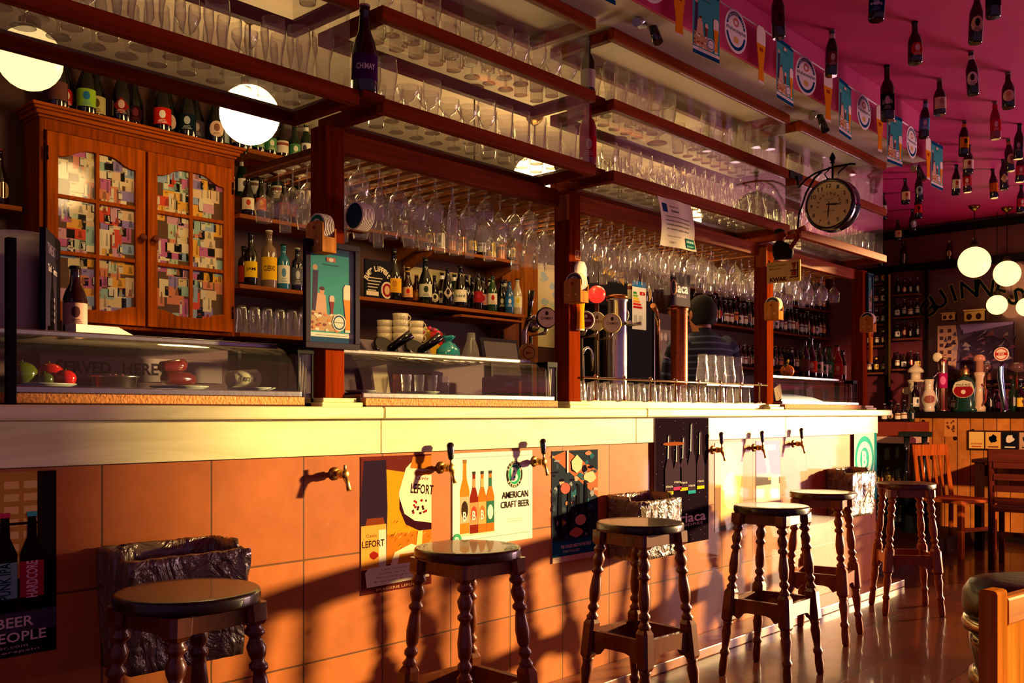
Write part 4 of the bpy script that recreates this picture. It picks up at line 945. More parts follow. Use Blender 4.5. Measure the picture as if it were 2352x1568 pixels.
# ---- hanging from the ceiling; cap against the ceiling
CEIL = [ # px, py of cap, shape, body, label, accent, neck, lshape, text, words
 (1785, -32, 'long', BRN, '#5a1620', '#3a0c14', None, 'oval', None, 'brown bottle with dark red oval label above first bunting glass'),
 (1911, 68, 'long', GRN, '#7a2030', '#c8c0b0', '#c8c4a8', 'oval', None, 'green bottle with red and silver label nearest the bunting string'),
 (2018, -60, 'stubby', BLK, '#182a50', '#7a98b8', None, 'rect', 'Brewdog', 'bottle with dark blue label cut by top of frame'),
 (2101, 50, 'stubby', BRN, '#b8201c', '#e8d8c0', None, 'oval', None, 'bottle with round bright red label hanging from ceiling'),
 (2245, -18, 'long', BRN, '#cdb890', '#241612', None, 'oval', None, 'tall bottle with cream ring label and dark portrait centre'),
 (2280, -86, 'long', BLK, '#20242c', None, None, 'rect', None, 'bottle base peeping in at the top edge'),
 (2037, 150, 'wine', BLK, '#1a1418', '#b8b0a8', None, 'rect', 'LA SAGRA', 'wide-shouldered dark bottle with white lettering on black'),
 (2158, 181, 'stubby', BRN, '#d8c8a0', '#b89878', '#d8c8a0', 'rect', None, 'bottle with cream label and cream neck foil'),
 (2230, 118, 'long', BLK, '#dedcc8', '#3a3a3a', '#e0dccc', 'oval', None, 'bottle with white oval label and white neck bands'),
 (2315, 165, 'stubby', BRN, '#dcd0a8', '#c8a060', '#dcd8c0', 'oval', None, 'bottle with pale oval label and white neck near right edge'),
 (2285, 233, 'long', '#8a1420', '#c02030', '#e8d8d0', '#b01828', 'rect', None, 'narrow red bottle with red label and silver base'),
 (2126, 230, 'long', BRN, '#5aa8c0', '#e0e8e0', '#8ac0d0', 'rect', None, 'bottle with pale blue label and snowy picture'),
 (2215, 277, 'long', BLK, '#e0a818', '#2a1408', '#d8902a', 'rect', None, 'bottle with bright yellow label and orange neck'),
 (2225, 333, 'stubby', BRN, '#d8c8b0', '#8a2a20', None, 'rect', None, 'bottle with cream and red label just below yellow labelled one'),
 (2197, 378, 'long', BLK, '#dcd0b8', '#b84a30', None, 'rect', None, 'slim dark bottle with white label and red mark'),
 (2219, 372, 'long', '#3a0c10', '#b02028', '#e8e0d0', None, 'rect', None, 'dark red bottle with red label behind cream labelled one'),
 (2280, 388, 'long', BLK, '#c86a20', '#e09030', None, 'rect', None, 'slim bottle with orange label hanging far back'),
 (2304, 366, 'long', BLK, '#e0d4b0', '#c8a878', None, 'diamond', None, 'dark bottle with cream diamond shaped label'),
 (2316, 318, 'long', BRN, '#c8a088', '#7a5a48', '#a86a50', 'oval', None, 'bottle with dull pink round label far back'),
 (2342, 284, 'long', BLK, '#3a3040', '#a8a0a8', None, 'oval', None, 'black bottle with small grey round label at right edge'),
 (2346, 345, 'long', BRN, '#a82838', '#d8c8b8', None, 'rect', None, 'bottle with crimson label at right edge below black one'),
 (2346, 425, 'long', BLK, '#b02830', '#e0d8c8', None, 'rect', None, 'lowest bottle at right edge with red and white label'),
 (2079, 410, 'stubby', BRN, '#c8a888', '#9a3a2a', None, 'rect', None, 'bottle with tan label hanging just past bunting end'),
 (2110, 395, 'long', BLK, '#9aa0a8', '#303848', None, 'oval', None, 'dark bottle with grey label beside the last bunting glass'),
 (2108, 440, 'long', BLK, '#b82820', '#2a1010', None, 'rect', None, 'dark bottle with red label below grey labelled one'),
 (2096, 480, 'stubby', BLK, '#8a8088', '#c8c0c8', None, 'oval', None, 'dark bottle with pale star label low in the distance'),
 (2062, 505, 'stubby', BRN, '#d0a890', '#a83020', None, 'rect', None, 'small bottle with pink label hanging furthest back'),
 (2028, 443, 'long', BLK, '#b8a890', '#5a4a48', None, 'rect', None, 'bottle with pale label hanging just beyond the last case'),
]
for px, py, sh, bc_, lc, ac, nk, ls, tx, words in CEIL:
    p = at(px, py, Z=3.03); sc = 1.0
    if p.x > 9.85: p = at(px, py, X=9.8); p.z = 3.03
    t = bottle('hanging_bottle', sh, bc_, lc, ac, '#2a2224' if nk is None else '#8a8078', tx, nk, ls, '#d8d0c8' if tx else '#2a2018', 1.0, True)
    t.location = (p.x, p.y, 3.0295); t.rotation_euler = (R.uniform(-.05, .05), R.uniform(-.05, .05), face(p.x, p.y, .25))
    t['label'] = words if 'ceiling' in words or len(words.split()) > 9 else words+' on ceiling'; t['group'] = 'bottles hanging from the magenta ceiling'

# ---- giant bottles standing between the hanging cases
def special(name, words, shape, body, label, accent, cap, loc, sc, text=None, neck=None, tcol='#e8e0d0', ls='rect', rz=None, cat=None, deco=None, mat=None):
    t = bottle(name, shape, body, label, accent, cap, text, neck, ls, tcol, sc, deco=deco, mat=mat); t.location = loc
    t.rotation_euler.z = face(loc[0], loc[1], 0) if rz is None else rz; t['label'] = words; 
    if cat: t['category'] = cat
    return t
def gapshelf(x, z, lab):
    o = MB().box(-.044, .044, -.09, .09, 0, .02, RED).build('gap_shelf', WOODX, None, (x, 2.52, z)); tag(o, lab, 'shelf')
gapshelf(1.954, 2.13, 'small dark wooden shelf holding the giant purple labelled bottle')
bpy.data.objects['gap_shelf'].location.y = 2.475
special('giant_bottle', 'giant dark bottle with purple label lettered Chimay', 'magnum', '#240a0a', '#4a1a50', None, '#c8b8a8', (1.954, 2.435, 2.1505), .95, 'CHIMAY', tcol='#efe6dc')
gapshelf(3.19, 2.43, 'upper small wooden shelf holding the bottle with blank cream label')
special('wine_bottle', 'dark bottle with blank cream label between second and third cases', 'wine', '#1c0c0a', '#dcd0b4', None, '#2a1614', (3.19, 2.49, 2.4505), .85)
gapshelf(3.19, 2.13, 'lower small wooden shelf holding the red wrapped bottle')
special('wine_bottle', 'red wrapped tall bottle between second and third cases', 'wine', '#a01228', '#c01c34', '#e0c8b8', '#a01228', (3.19, 2.49, 2.1505), 1.0)
gapshelf(4.92, 2.43, 'small wooden shelf holding the yellow labelled bottle by clock')
special('spirit_bottle', 'clear bottle with yellow label between third and fourth cases', 'spirit', '#8a6a30', '#d8c060', None, '#1a1414', (4.92, 2.49, 2.4505), .75)
# giant stemmed glass among the glasses of the third case
q = MB(); q.lathe([(.05, 0), (.045, .004), (.012, .01), (.012, .035), (.05, .055), (.085, .10), (.092, .14), (.082, .19)], '#ffffff', 32, cap1=False)
o = q.build('giant_goblet', GLASS, None, (3.93, 2.64, 2.4462)); tag(o, 'oversized clear goblet rising among glasses on upper shelf', 'glass')
q = MB(); q.lathe([(.0815, .186), (.0835, .186), (.083, .191), (.081, .191)], '#2a1a1a', 32, cap0=False, cap1=False); q.build('dark_rim', GLOSS, o)

# ================================================================== back wall: banknote cabinet
YC = 4.3; CX0, CX1, CZ0, CZ1 = 1.67, 2.62, 1.515, 2.41
cab = thing('wall_cabinet', 'orange wooden wall cabinet with banknotes behind arched glazed doors', 'cabinet', ((CX0+CX1)/2, YC, CZ0))
hw = (CX1-CX0)/2; hz = CZ1-CZ0; OR = '#a04a10'; OR2 = '#8a3c0e'
q = MB(); q.box(-hw, -hw+.02, 0, .168, 0, hz, OR2); q.box(hw-.02, hw, 0, .168, 0, hz, OR2); q.box(-hw+.0201, hw-.0201, 0, .168, 0, .02, OR2); q.box(-hw+.0201, hw-.0201, 0, .168, hz-.05, hz, OR2); q.box(-hw+.0201, hw-.0201, .15, .168, .021, hz-.051, OR2); q.box(-.03, .03, 0, .02, .021, hz-.051, OR2)
q.build('body', WOODZ, cab, bevel=.003)
q = MB()
for i, (o_, z0, z1) in enumerate(((.008, hz, hz+.012), (.02, hz+.012, hz+.03), (.032, hz+.03, hz+.042), (.042, hz+.042, hz+.056))): q.box(-hw-o_, hw+o_, -o_-.0, .168, z0+.0002, z1, OR)
q.build('cornice', WOODX, cab, bevel=.004)
BN = ['#e6cf9a', '#d8a0b0', '#9ab0d0', '#f0deb0', '#c0d0a8', '#e08a62', '#f0b040', '#c86aa0', '#a0c4b8', '#e8c8a0', '#e05034', '#9a86c0', '#f2e4c0', '#f0d8a8']
def door(x0, x1, side):
    w = x1-x0; h = hz-.075; dz0 = .018; r = random.Random(int(x0*100)+50)
    d = MB()
    st = .048
    d.box(x0, x0+st, -.022, 0, dz0, dz0+h, OR); d.box(x1-st, x1, -.022, 0, dz0, dz0+h, OR)
    # arched top and bottom rails
    N = 24; xa, xb = x0+st, x1-st
    def top(u):     # u -1..1 : cathedral arch
        return dz0+h-.058-.045*(1-math.exp(-(u*1.55)**4*.9)) if True else 0
    def bot(u): return dz0+.058+.028*(1-math.exp(-(u*1.55)**4*.9))
    for i in range(N):
        ua, ub = -1+2*i/N, -1+2*(i+1)/N; pa, pb = xa+(xb-xa)*(ua+1)/2, xa+(xb-xa)*(ub+1)/2
        for fa, fb, ga, gb in ((top(ua), top(ub), dz0+h, dz0+h), (dz0, dz0, bot(ua), bot(ub))):
            v = [(pa, -.022, fa), (pb, -.022, fb), (pb, -.022, gb), (pa, -.022, ga), (pa, 0, fa), (pb, 0, fb), (pb, 0, gb), (pa, 0, ga)]
            d.add(v, [(0, 1, 2, 3), (1, 0, 4, 5), (3, 2, 6, 7), (5, 4, 7, 6)], OR)
    xm = (x0+x1)/2; mw = .009
    d.box(xm-mw, xm+mw, -.019, -.001, dz0+.05, dz0+h-.05, OR)
    for f in (.365, .665): d.box(xa, xb, -.0185, -.0012, dz0+h*f-mw, dz0+h*f+mw, OR)
    dd = d.build('door', WOODZ, cab, bevel=.003)
    kx = x1-.024 if side < 0 else x0+.024
    m = MB(); m.lathe([(.008, 0), (.007, .01), (.016, .02), (.017, .028), (.010, .036)], '#6a2a12', 16, Matrix.Translation((kx, -.022, dz0+h*.50)) @ Matrix.Rotation(PI/2, 4, 'X')); m.build('knob', TURNED, dd)
    # banknotes pasted behind the panes
    a = Art(xb-xa, h-.06, True); a.rect(0, 0, a.w, h, '#6a4a2c', L=1); a.L = 2
    for j in range(20):
        for i in range(6):
            vert = r.random() < .35; nw, nh = (.085, .046) if not vert else (.046, .085)
            cx = a.w*(i+.5)/6+r.uniform(-.012, .012); cy = h*(j+.5)/20+r.uniform(-.01, .01)
            if cx-nw/2 < -.01 or cx+nw/2 > a.w+.01 or r.random() < .06: continue
            c = r.choice(BN); L = 2+j % 5
            a.rect(cx-nw/2, cy-nh/2, cx+nw/2, cy+nh/2, c, L=L)
            dk = '#%02x%02x%02x' % tuple(int(int(c[k:k+2], 16)*.72) for k in (1, 3, 5)); lt = '#e4dcc0'
            if r.random() < .35: a.rect(cx-nw*.44, cy-nh*.38, cx-nw*.2, cy+nh*.38, lt, L=L+6)
            if r.random() < .6: a.poly([(cx+nw*.08, cy-nh*.36), (cx+nw*.34, cy-nh*.36), (cx+nw*.30, cy-nh*.05), (cx+nw*.27, cy+nh*.30), (cx+nw*.15, cy+nh*.30), (cx+nw*.12, cy-nh*.05)], dk, L=L+6)
            if r.random() < .6: a.rect(cx-nw*.42, cy+nh*.18, cx-nw*.22, cy+nh*.34, dk, L=L+12)
    q = MB(); a.emit(q, (xa, -.005, dz0+.0), XP, ZP, -YP, .00015); q.build('banknotes', PRINT, dd)
    q = MB(); q.box(xa, xb, -.0105, -.0095, dz0+.05, dz0+h-.05); q.build('pane', PANE2, dd)
    for f in (.12, .88):
        hx = x0 if side < 0 else x1
        q = MB(); q.tube([(hx, -.024, dz0+h*f-.03), (hx, -.024, dz0+h*f+.03)], .005, '#2a1a14', 8); q.build('hinge', METAL, dd)
door(-hw+.025, -.006, -1); door(.006, hw-.025, 1)
# bottles along the cabinet top
TOPB = [(118, 'magnum', '#1a0e0e', '#6a4038', None, 'rect'), (149, 'magnum', BLK, '#b8201c', '#e8dcc8', 'oval'), (183, 'magnum', BLK, '#8ab030', '#2a70a0', 'rect'), (221, 'magnum', BLK, '#c8b878', '#5a4a28', 'rect'), (263, 'magnum', BLK, '#7a1c1c', '#c8a090', 'diamond'),
        (308, 'magnum', BLK, '#2a141c', '#6a2a34', 'oval'), (357, 'magnum', BLK, '#c02018', '#e8e0d0', 'rect'), (388, 'magnum', BLK, '#dcb8a0', '#8a5a48', 'oval'), (414, 'magnum', BLK, '#16202a', '#a8b0b0', 'rect'), (450, 'magnum', BLK, '#4a4048', '#a89890', 'rect'), (480, 'magnum', BLK, '#dcbca0', '#8a5a48', 'oval'), (508, 'magnum', BLK, '#c8d8e0', '#2a6aa0', 'rect'), (534, 'magnum', BLK, '#b89a78', None, 'rect')]
TW = ['brown patterned', 'round red', 'green and blue', 'yellow olive', 'dark red diamond', 'dark maroon oval', 'bright red with white mark', 'pink oval', 'black with white numerals', 'grey crumpled', 'second pink oval', 'white and blue', 'tan']
for _i, ((px, sh, b, l, ac, ls), wd) in enumerate(zip(TOPB, TW)):
    p = at(px, 200, Y=4.42); t = special('beer_bottle', f'dark bottle with {wd} label standing on banknote cabinet', sh, b, l, ac, '#2a2020', (p.x, (4.352, 4.42)[_i % 2], CZ1+.0565), .93, ls=ls, rz=face(p.x, 4.4, .1)); t['group'] = 'bottles on top of the cabinet'

# ================================================================== back shelves
def shelf(label, x0, x1, z, y0=4.35, y1=4.645, col='#8e4a1c', th=.022, brackets=True):
    t = thing('wall_shelf', label, 'shelf', ((x0+x1)/2, y0, z-th), 0, 'wooden shelves on the back wall'); w = (x1-x0)/2
    MB().box(-w, w, 0, y1-y0, 0, th, col).build('board', WOODX, t, bevel=.003)
    if brackets:
        for s in (-1, 1):
            q = MB(); x = s*(w-.03); prof = [(0.02, 0), (y1-y0-.002, 0), (y1-y0-.002, -.12), (y1-y0-.04, -.10), (.06, -.03)]
            v = [(x-.009, a, b-.0005) for a, b in prof]+[(x+.009, a, b-.0005) for a, b in prof]; n = len(prof)
            q.add(v, [list(range(n)), list(range(n, 2*n))[::-1]]+[[i, (i+1) % n, n+(i+1) % n, n+i] for i in range(n)], col); q.build('bracket', WOODX, t)
    return t
shelf('upper shelf of dark bottles right of the banknote cabinet', 2.68, 3.34, 2.155, brackets=False)
shelf('shelf of spirit bottles right of the banknote cabinet', 2.68, 3.30, 1.793, brackets=False)
shelf('low shelf of upturned glasses right of the banknote cabinet', 2.68, 3.30, 1.545, brackets=False)
shelf('topmost shelf of labelled bottles right of the banknote cabinet', 2.72, 3.4, 2.50, brackets=False)
shelf('shelf holding dark boxes right of the framed picture', 3.38, 3.99, 2.20)
shelf('upper shelf of small bottles beneath hanging glasses', 4.012, 4.84, 2.157)
shelf('long shelf of assorted beer bottles beneath hanging glasses', 3.38, 4.88, 1.80)
shelf('short narrow shelf below the long bottle shelf', 4.25, 4.85, 1.755, 4.33, 4.645, th=.016, brackets=False)
# individually visible bottles on the spirit shelf
for px, sh, b, l, ac, cap, sc, tx, wd, y, deco in ((576, 'wine', '#101408', '#e0b820', None, '#1a1410', .93, 'JAMI', 'dark green bottle with yellow label on spirit shelf', 4.42, None), (618, 'spirit', '#7a6048', '#e8b420', None, '#d8d0c0', 1.1, 'CUERVO', 'clear square bottle with tall yellow label on spirit shelf', 4.42, None),
        (651, 'spirit', '#1c6a80', '#dcdcc0', '#5a8aa0', '#1a1a1c', .88, None, 'blue glass bottle with white arched label on spirit shelf', 4.42, None), (560, 'spirit', '#2a1a18', '#a83020', None, '#101010', .8, None, 'dark bottle with red label at left end of spirit shelf', 4.52, None), (683, 'spirit', '#1a1618', '#5a5a60', '#c8c8c8', '#b0b0b0', .85, None, 'black bottle with silver label at right end of spirit shelf', 4.42, None)):
    p = at(px, 600, Y=y); t = special('spirit_bottle', wd, sh, b, l, ac, cap, (p.x, y, 1.7935), sc, tx, tcol='#2a1a10', deco=deco); t['group'] = 'bottles on the spirit shelf'
B1 = [(567, 'magnum', BLK, '#d8ccb0', '#b8402a', 'brown and cream label at shelf left end'), (597, 'long', BLK, '#c03a1c', '#e8a030', 'red and orange label'), (622, 'long', '#140a0c', '#3a2a24', '#a89888', 'dim dark label'), (650, 'long', BLK, '#b04a28', '#d8a878', 'brick red label'), (676, 'long', BLK, '#7a2a34', '#b89080', 'wine red label'), (706, 'magnum', '#cfc4ac', '#2a2024', '#d8c8b0', 'white glass and black label')]
for px, sh, b, l, ac, wd in B1:
    p = at(px, 450, Y=4.41); t = special('beer_bottle', f'bottle with {wd} on upper shelf beside cabinet', sh, b, l, ac, '#3a2a24', (p.x, 4.40+.03*(px in (622, 676)), 2.1555), .72 if sh == 'magnum' else .92); t['group'] = 'front bottles on the upper shelf'
MINI = {}
PAL = [('cream', '#d8ccb0', '#8a3a2a'), ('white', '#dedace', '#3a3a44'), ('red', '#a8281c', '#e0c8a0'), ('orange', '#d07a24', '#5a2010'), ('yellow', '#d8b030', '#5a3a14'), ('tan', '#b89468', '#4a2a1c'), ('blue', '#2a5a98', '#d8e0e0'), ('green', '#3a7a4a', '#d8e0c0'), ('black', '#1c181c', '#a8a098'), ('pale grey', '#a8a8a4', '#5a3a3a')]
def mini(shape, pi, body, words, group, loc, sc=1.0, name='beer_bottle'):
    k = (shape, pi, body, round(sc, 2))
    if k not in MINI:
        w, l, ac = PAL[pi]; b, _, _ = bottle_parts(shape, body, l, ac, ['#2a2224', '#b8a060', '#8a8a8a', '#7a1c1c'][(pi+len(shape)) % 4], None, [None, l, None][pi % 3] if shape == 'long' else None, ['rect', 'rect', 'oval'][pi % 3], sc=sc, one=True, deco=['band', None, 'stripe'][(pi*7) % 3])
        o = b.build(name, BOTTLE); MINI[k] = o
    else: o = MINI[k].copy(); COL.objects.link(o)
    o.location = loc; o.rotation_euler.z = face(loc[0], loc[1], .5); o.name = name
    bn = {BRN: 'brown', BLK: 'black', GRN: 'green', '#3a0e0c': 'dark red'}.get(body, 'dark')
    tag(o, f'{bn} {shape.replace("magnum", "large").replace("long", "long-necked").replace("can", "canned")} {"can" if shape == "can" else "bottle"} with {PAL[pi][0]} label {words}', 'can' if shape == 'can' else 'bottle', group); return o
def row(x0, x1, n, y, z, words, group, shapes=('long', 'stubby', 'long'), sc=1.0, pals=range(10), skip=0, along='x', name='beer_bottle'):
    for i in range(n):
        if R.random() < skip: continue
        x = x0+(x1-x0)*i/max(1, n-1)+R.uniform(-.004, .004); s = R.choice(shapes)
        lim = abs(x1-x0)/max(1, n-1)*.46; sc2 = min(sc, lim/SH[s][0])
        loc = (x, y+R.uniform(-.004, .004), z) if along == 'x' else (y, x, z)
        mini(s, R.choice(list(pals)), R.choice([BRN, BLK, BRN, GRN]) if s != 'can' else BLK, words, group, loc, sc2, name)
def riser(x0, x1, y0, y1, z0, z1, lab):
    o = MB().box(x0, x1, y0, y1, z0, z1, '#4a2412').build('shelf_riser', WOODX); tag(o, lab, 'riser')
riser(2.70, 3.38, 4.46, 4.645, 2.1555, 2.27, 'dark step raising back row of bottles beside cabinet')
row(2.74, 3.34, 9, 4.55, 2.2703, 'standing in the back row beside cabinet', 'back row bottles beside the cabinet', ('long',), pals=(0, 1, 8, 5, 9))
row(2.76, 3.36, 9, 4.42, 2.5003, 'on the topmost shelf beside cabinet', 'bottles on the topmost shelf', ('long', 'stubby'), 1.0, (0, 1, 2, 6, 7, 9))
# long shelf under the hanging glasses
LB = [(905, 'magnum', '#100a08', '#d8a028', '#b8782a', 1.05, 'tall swing-top bottle with yellow label'), (937, 'magnum', BLK, '#5a2a1c', '#c88a3a', .85, 'dark bottle with gold neck behind stubby ones'), (936, 'stubby', '#2a0e0a', '#dca868', '#b8281c', .98, 'stubby bottle with orange and red label'), (957, 'stubby', '#3a140a', '#a8582a', '#d8a040', .98, 'stubby bottle with copper label'),
      (977, 'magnum', '#0e1208', '#c8c4a8', '#2a3a2a', .98, 'tall dark bottle with wired cork'), (998, 'magnum', '#160a08', '#dcd4b8', '#2a2420', .68, 'bottle with round black and white label'), (1028, 'long', BLK, '#c8b8a8', '#2a2224', 1.1, 'dark bottle with pale triangle label'), (1085, 'long', BLK, '#1c181c', None, 1.12, 'plain black bottle behind the wide white label'),
      (1098, 'long', BLK, '#8a1c24', '#a8282c', 1.1, 'bottle with crimson label'), (1109, 'long', BLK, '#e0a098', '#b82834', 1.1, 'bottle with pink and red label'), (1131, 'long', '#1c3a1c', '#d8ccb0', '#a8281c', 1.1, 'green bottle with cream label'), (1152, 'long', BLK, '#2a2a2c', '#c8c0a0', 1.08, 'dark bottle with slim pale label'),
      (1170, 'long', '#1c4a78', '#2a6aa8', '#d8d8d0', 1.0, 'blue bottle with white oval'), (1184, 'long', '#2a1c1c', '#3a2c30', '#a89ca0', 1.1, 'bottle with silver neck foil'), (1199, 'long', '#b8a888', '#e0dcb0', '#d8b828', 1.12, 'pale bottle with yellow and white label')]
LBI = 0
for px, sh, b, l, ac, sc, wd in LB:
    y = 4.58 if 'behind' in wd else 4.39+.075*(LBI % 2); LBI += 1
    p = at(px, 650, Y=y); t = special('beer_bottle', f'{wd} on long shelf', sh, b, l, ac, '#c8a040' if 'gold' in wd or 'stubby' in wd else '#2a2224', (p.x, y, 1.8005), sc*.95, neck='#c8a040' if 'gold' in wd else ('#c0c0b8' if 'silver' in wd else None), ls='diamond' if 'triangle' in wd else ('oval' if 'round' in wd else 'rect')); t['group'] = 'bottles on the long shelf'
    if p.x > 4.86: t.location.x = 4.86-.001*(px-1184) if px > 1184 else 4.80
p = at(1057, 690, Y=4.42); special('beer_bottle', 'wide bottle with large white label on long shelf', 'magnum', BLK, '#dfd6bc', None, '#2a2224', (p.x, 4.42, 1.8005), .92, 'bird', tcol='#3a4a48')['group'] = 'bottles on the long shelf'
row(4.33, 4.78, 5, 4.59, 1.8003, 'behind others on long shelf', 'back bottles on the long shelf', ('long',), 1.12, (0, 1, 8))
row(4.06, 4.80, 9, 4.41, 2.1573, 'on shelf beneath hanging glasses', 'bottles on the upper shelf beneath hanging glasses', ('stubby', 'can', 'stubby'), .95, (0, 3, 4, 4, 3, 1, 5, 9))
row(3.6, 3.95, 4, 4.54, 2.2003, 'behind the dark box', 'bottles behind the dark box', ('long',), 1.1, (4, 0))
t = thing('beer_crate_box', 'dark beer box with red lettering under hanging glasses', 'box', (3.58, 4.38, 2.2003)); MB().box(-.14, .14, 0, .12, 0, .10, '#1c1620').build('carton', MATT, t, bevel=.003)
a = Art(.28, .1); a.text('TRAPPE', .09, .06, .13, .035, '#b82a34', .03); a.text('GRIMBERGEN', .20, .045, .1, .014, '#b0a8b0', .01); q = MB(); a.emit(q, (-.14, 0, 0), XP, ZP, -YP); q.build('lettering', PRINT, t)
t = thing('beer_board', 'black board lettered Bier Lippelt with red round badge', 'sign', (3.625, 4.375, 1.8003)); MB().box(-.11, .11, 0, .012, 0, .225, '#14101a').build('panel', SATIN, t)
a = Art(.22, .225); a.arc('Bier Lippelt', .1, .075, .1, .032, PI*.86, PI*.22, '#d8c8a8', .03)
for i in range(5): a.rect(.02, .115-.018*i, .13-.012*i, .121-.018*i, '#c8b898')
a.rect(.01, .015, .1, .04, '#d8c8a8'); a.ell(.165, .055, .045, .05, '#d8c8a8'); a.ell(.165, .055, .036, .04, '#8a1c24'); a.ell(.165, .055, .02, .026, '#d0a878'); q = MB(); a.emit(q, (-.11, 0, 0), XP, ZP, -YP); q.build('lettering', PRINT, t)
t = thing('metal_tray', 'pale oval-cornered tray leaning behind the long shelf bottles', 'tray', (4.33, 4.63, 1.8003)); MB().box(-.30, .30, -.008, 0, 0, .27, '#d8c890').build('tray', SATIN, t, bevel=.02)
for i in range(6): put_glass('beer_tumbler', (2.74+.078*i, 4.43, 1.5455+.145), 'upside-down clear tumbler on the low shelf beside cabinet', 'upturned tumblers on the low shelf', flip=True)
for i in range(6): put_glass('beer_tumbler', (2.77+.078*i, 4.53, 1.5455+.145), 'upside-down clear tumbler on the low shelf beside cabinet', 'upturned tumblers on the low shelf', flip=True)
t = thing('plastic_tub', 'translucent pink tub at right end of low shelf', 'tub', (3.27-.03, 4.47, 1.5455)); q = MB(); q.lathe([(.05, 0), (.062, .12), (.064, .125)], '#c8a098', 20); q.build('tub', SATIN, t)
shelf('narrow rail shelf left of the banknote cabinet', 1.35, 1.62, 2.02, brackets=False)
row(1.40, 1.56, 3, 4.45, 2.0203, 'on rail shelf left of the cabinet', 'bottles left of the cabinet', ('magnum',), 1.0, (4, 8, 5))
# far bays: shelves packed with bottles
for z, x0, x1, nm in ((2.46, 8.3, 9.85, 'top'), (2.22, 6.9, 9.85, 'upper'), (1.93, 6.9, 9.85, 'middle'), (1.56, 6.9, 9.85, 'bottom')):
    shelf(f'{nm} shelf packed with bottles behind the man', x0, x1, z, 4.42, 4.645, '#6e3420', brackets=False)
    n = int((x1-x0)/.088)
    for k, y in enumerate((4.47, 4.57)):
        row(x0+.05, x1-.05, n, y, z+.0003, f'on the {nm} shelf beyond the man', f'bottles on the {nm} far shelf', ('long', 'stubby', 'long'), 1.0 if z != 1.93 else 1.12, (0, 1, 0, 5, 3, 4, 9, 2, 1, 0), skip=.05 if k == 0 else .5)
# shelves on the end wall, either side of the upright
def eshelf(label, y0, y1, z):
    o = MB().box(XE-.13, XE-.001, y0, y1, z-.02, z, '#6e3828').build('wall_shelf', WOODX); tag(o, label, 'shelf', 'shelves on the end wall')
for i, z in enumerate((2.47, 2.26, 2.05, 1.83, 1.55)):
    w_ = ['topmost', 'second', 'third', 'fourth', 'lowest'][i]
    eshelf(f'{w_} bottle shelf on end wall left of the black upright', 3.85, 4.12, z)
    row(3.875, 4.095, 4, XE-.065, z+.0003, f'on {w_} end wall shelf left of upright', f'bottles on the {w_} shelf left of upright', ('long',), .75, (0, 1, 0, 4, 9), along='y')
for i, z in enumerate((2.34, 2.11, 1.89, 1.58)):
    w_ = ['topmost', 'second', 'third', 'lowest'][i]
    eshelf(f'{w_} bottle shelf on end wall beside the mirror', 3.50, 3.76, z)
    row(3.53, 3.73, 4, XE-.065, z+.0003, f'on {w_} end wall shelf beside mirror', f'bottles on the {w_} shelf beside mirror', ('long', 'stubby'), .78, (0, 1, 2, 0, 4, 9, 8), along='y')
q = MB(); q.box(XE-.15, XE-.09, 3.79, 3.83, 1.2, 2.58, '#1a1016'); o = q.build('upright_post', SATIN); tag(o, 'black upright between the two end wall shelf stacks', 'upright')
q = MB(); q.box(XE-.16, XE-.15, 3.765, 3.785, 1.4, 2.55, '#c8a040'); q.build('gold_strip', BRASS, o)
row(3.0, 3.9, 5, XE-.06, 2.6403, 'on high ledge under ceiling beam', 'bottles on the high ledge', ('long', 'wine'), .85, (8, 5, 2), along='y', skip=.2)
row(1.6, 2.7, 5, XE-.06, 2.6403, 'on high ledge above the mirror', 'bottles on the ledge above the mirror', ('long', 'can'), .8, (8, 5), along='y', skip=.2)
# ================================================================== refrigerated tapas displays on the counter
def tapas(x0, x1, label, holder=True):
    t = thing('tapas_display', label, 'display fridge', (x0, 2.6, 1.1502), 0, 'glass tapas displays on the counter'); w = x1-x0
    q = MB(); q.box(0, w, -.03, .40, 0, .006, '#4a2a20'); q.build('base_board', WOODX, t)
    q = MB(); q.box(0, w, -.028, -.004, .0061, .030, '#c98440'); q.build('cork_strip', BREAD, t)
    q = MB(); q.box(0, w, -.002, .40, .0062, .045, '#8a8688'); q.box(0, w, -.012, -.0021, .031, .05, '#8a8688'); q.build('steel_tray', STEEL, t, bevel=.003)
    q = MB(); n = 10; pr = []
    for i in range(n+1):
        a = i/n; pr.append((-.004+.125*a**1.7, .05+.145*math.sin(a*PI/2)))
    v = [(x, y, z) for x in (.01, w-.01) for y, z in pr]+[(x, y+.004, z-.001) for x in (.01, w-.01) for y, z in pr]; m = n+1
    q.add(v, [(i, m+i, m+i+1, i+1) for i in range(n)]+[(2*m+i, 2*m+i+1, 3*m+i+1, 3*m+i) for i in range(n)], '#ffffff', True); q.build('curved_front_glass', PANE, t)
    q = MB(); q.box(.01, w-.01, .15, .36, .199, .203); q.build('top_glass', PANE, t)
    q = MB(); q.box(0, w, .12, .15, .188, .208, '#9a9296'); q.build('steel_rail', STEEL, t, bevel=.004); q = MB(); q.box(0, w, .36, .40, .0455, .212, '#5c4650'); q.build('back_panel', SATIN, t)
    for x in (.0, w-.012):
        q = MB(); q.box(x, x+.012, -.004, .36, .0451, .0505, '#1a1418'); q.box(x, x+.012, .121, .15, .051, .187, '#1a1418'); q.box(x, x+.012, .345, .359, .051, .2, '#1a1418'); q.build('end_frame', SATIN, t)
    return t
tapas(.55, 1.82, 'near glass display with tomatoes and cold meats on counter')
tapas(2.07, 3.09, 'glass display between the first two posts on counter')
tapas(5.14, 6.22, 'glass display in the far bay beneath the red bottles')
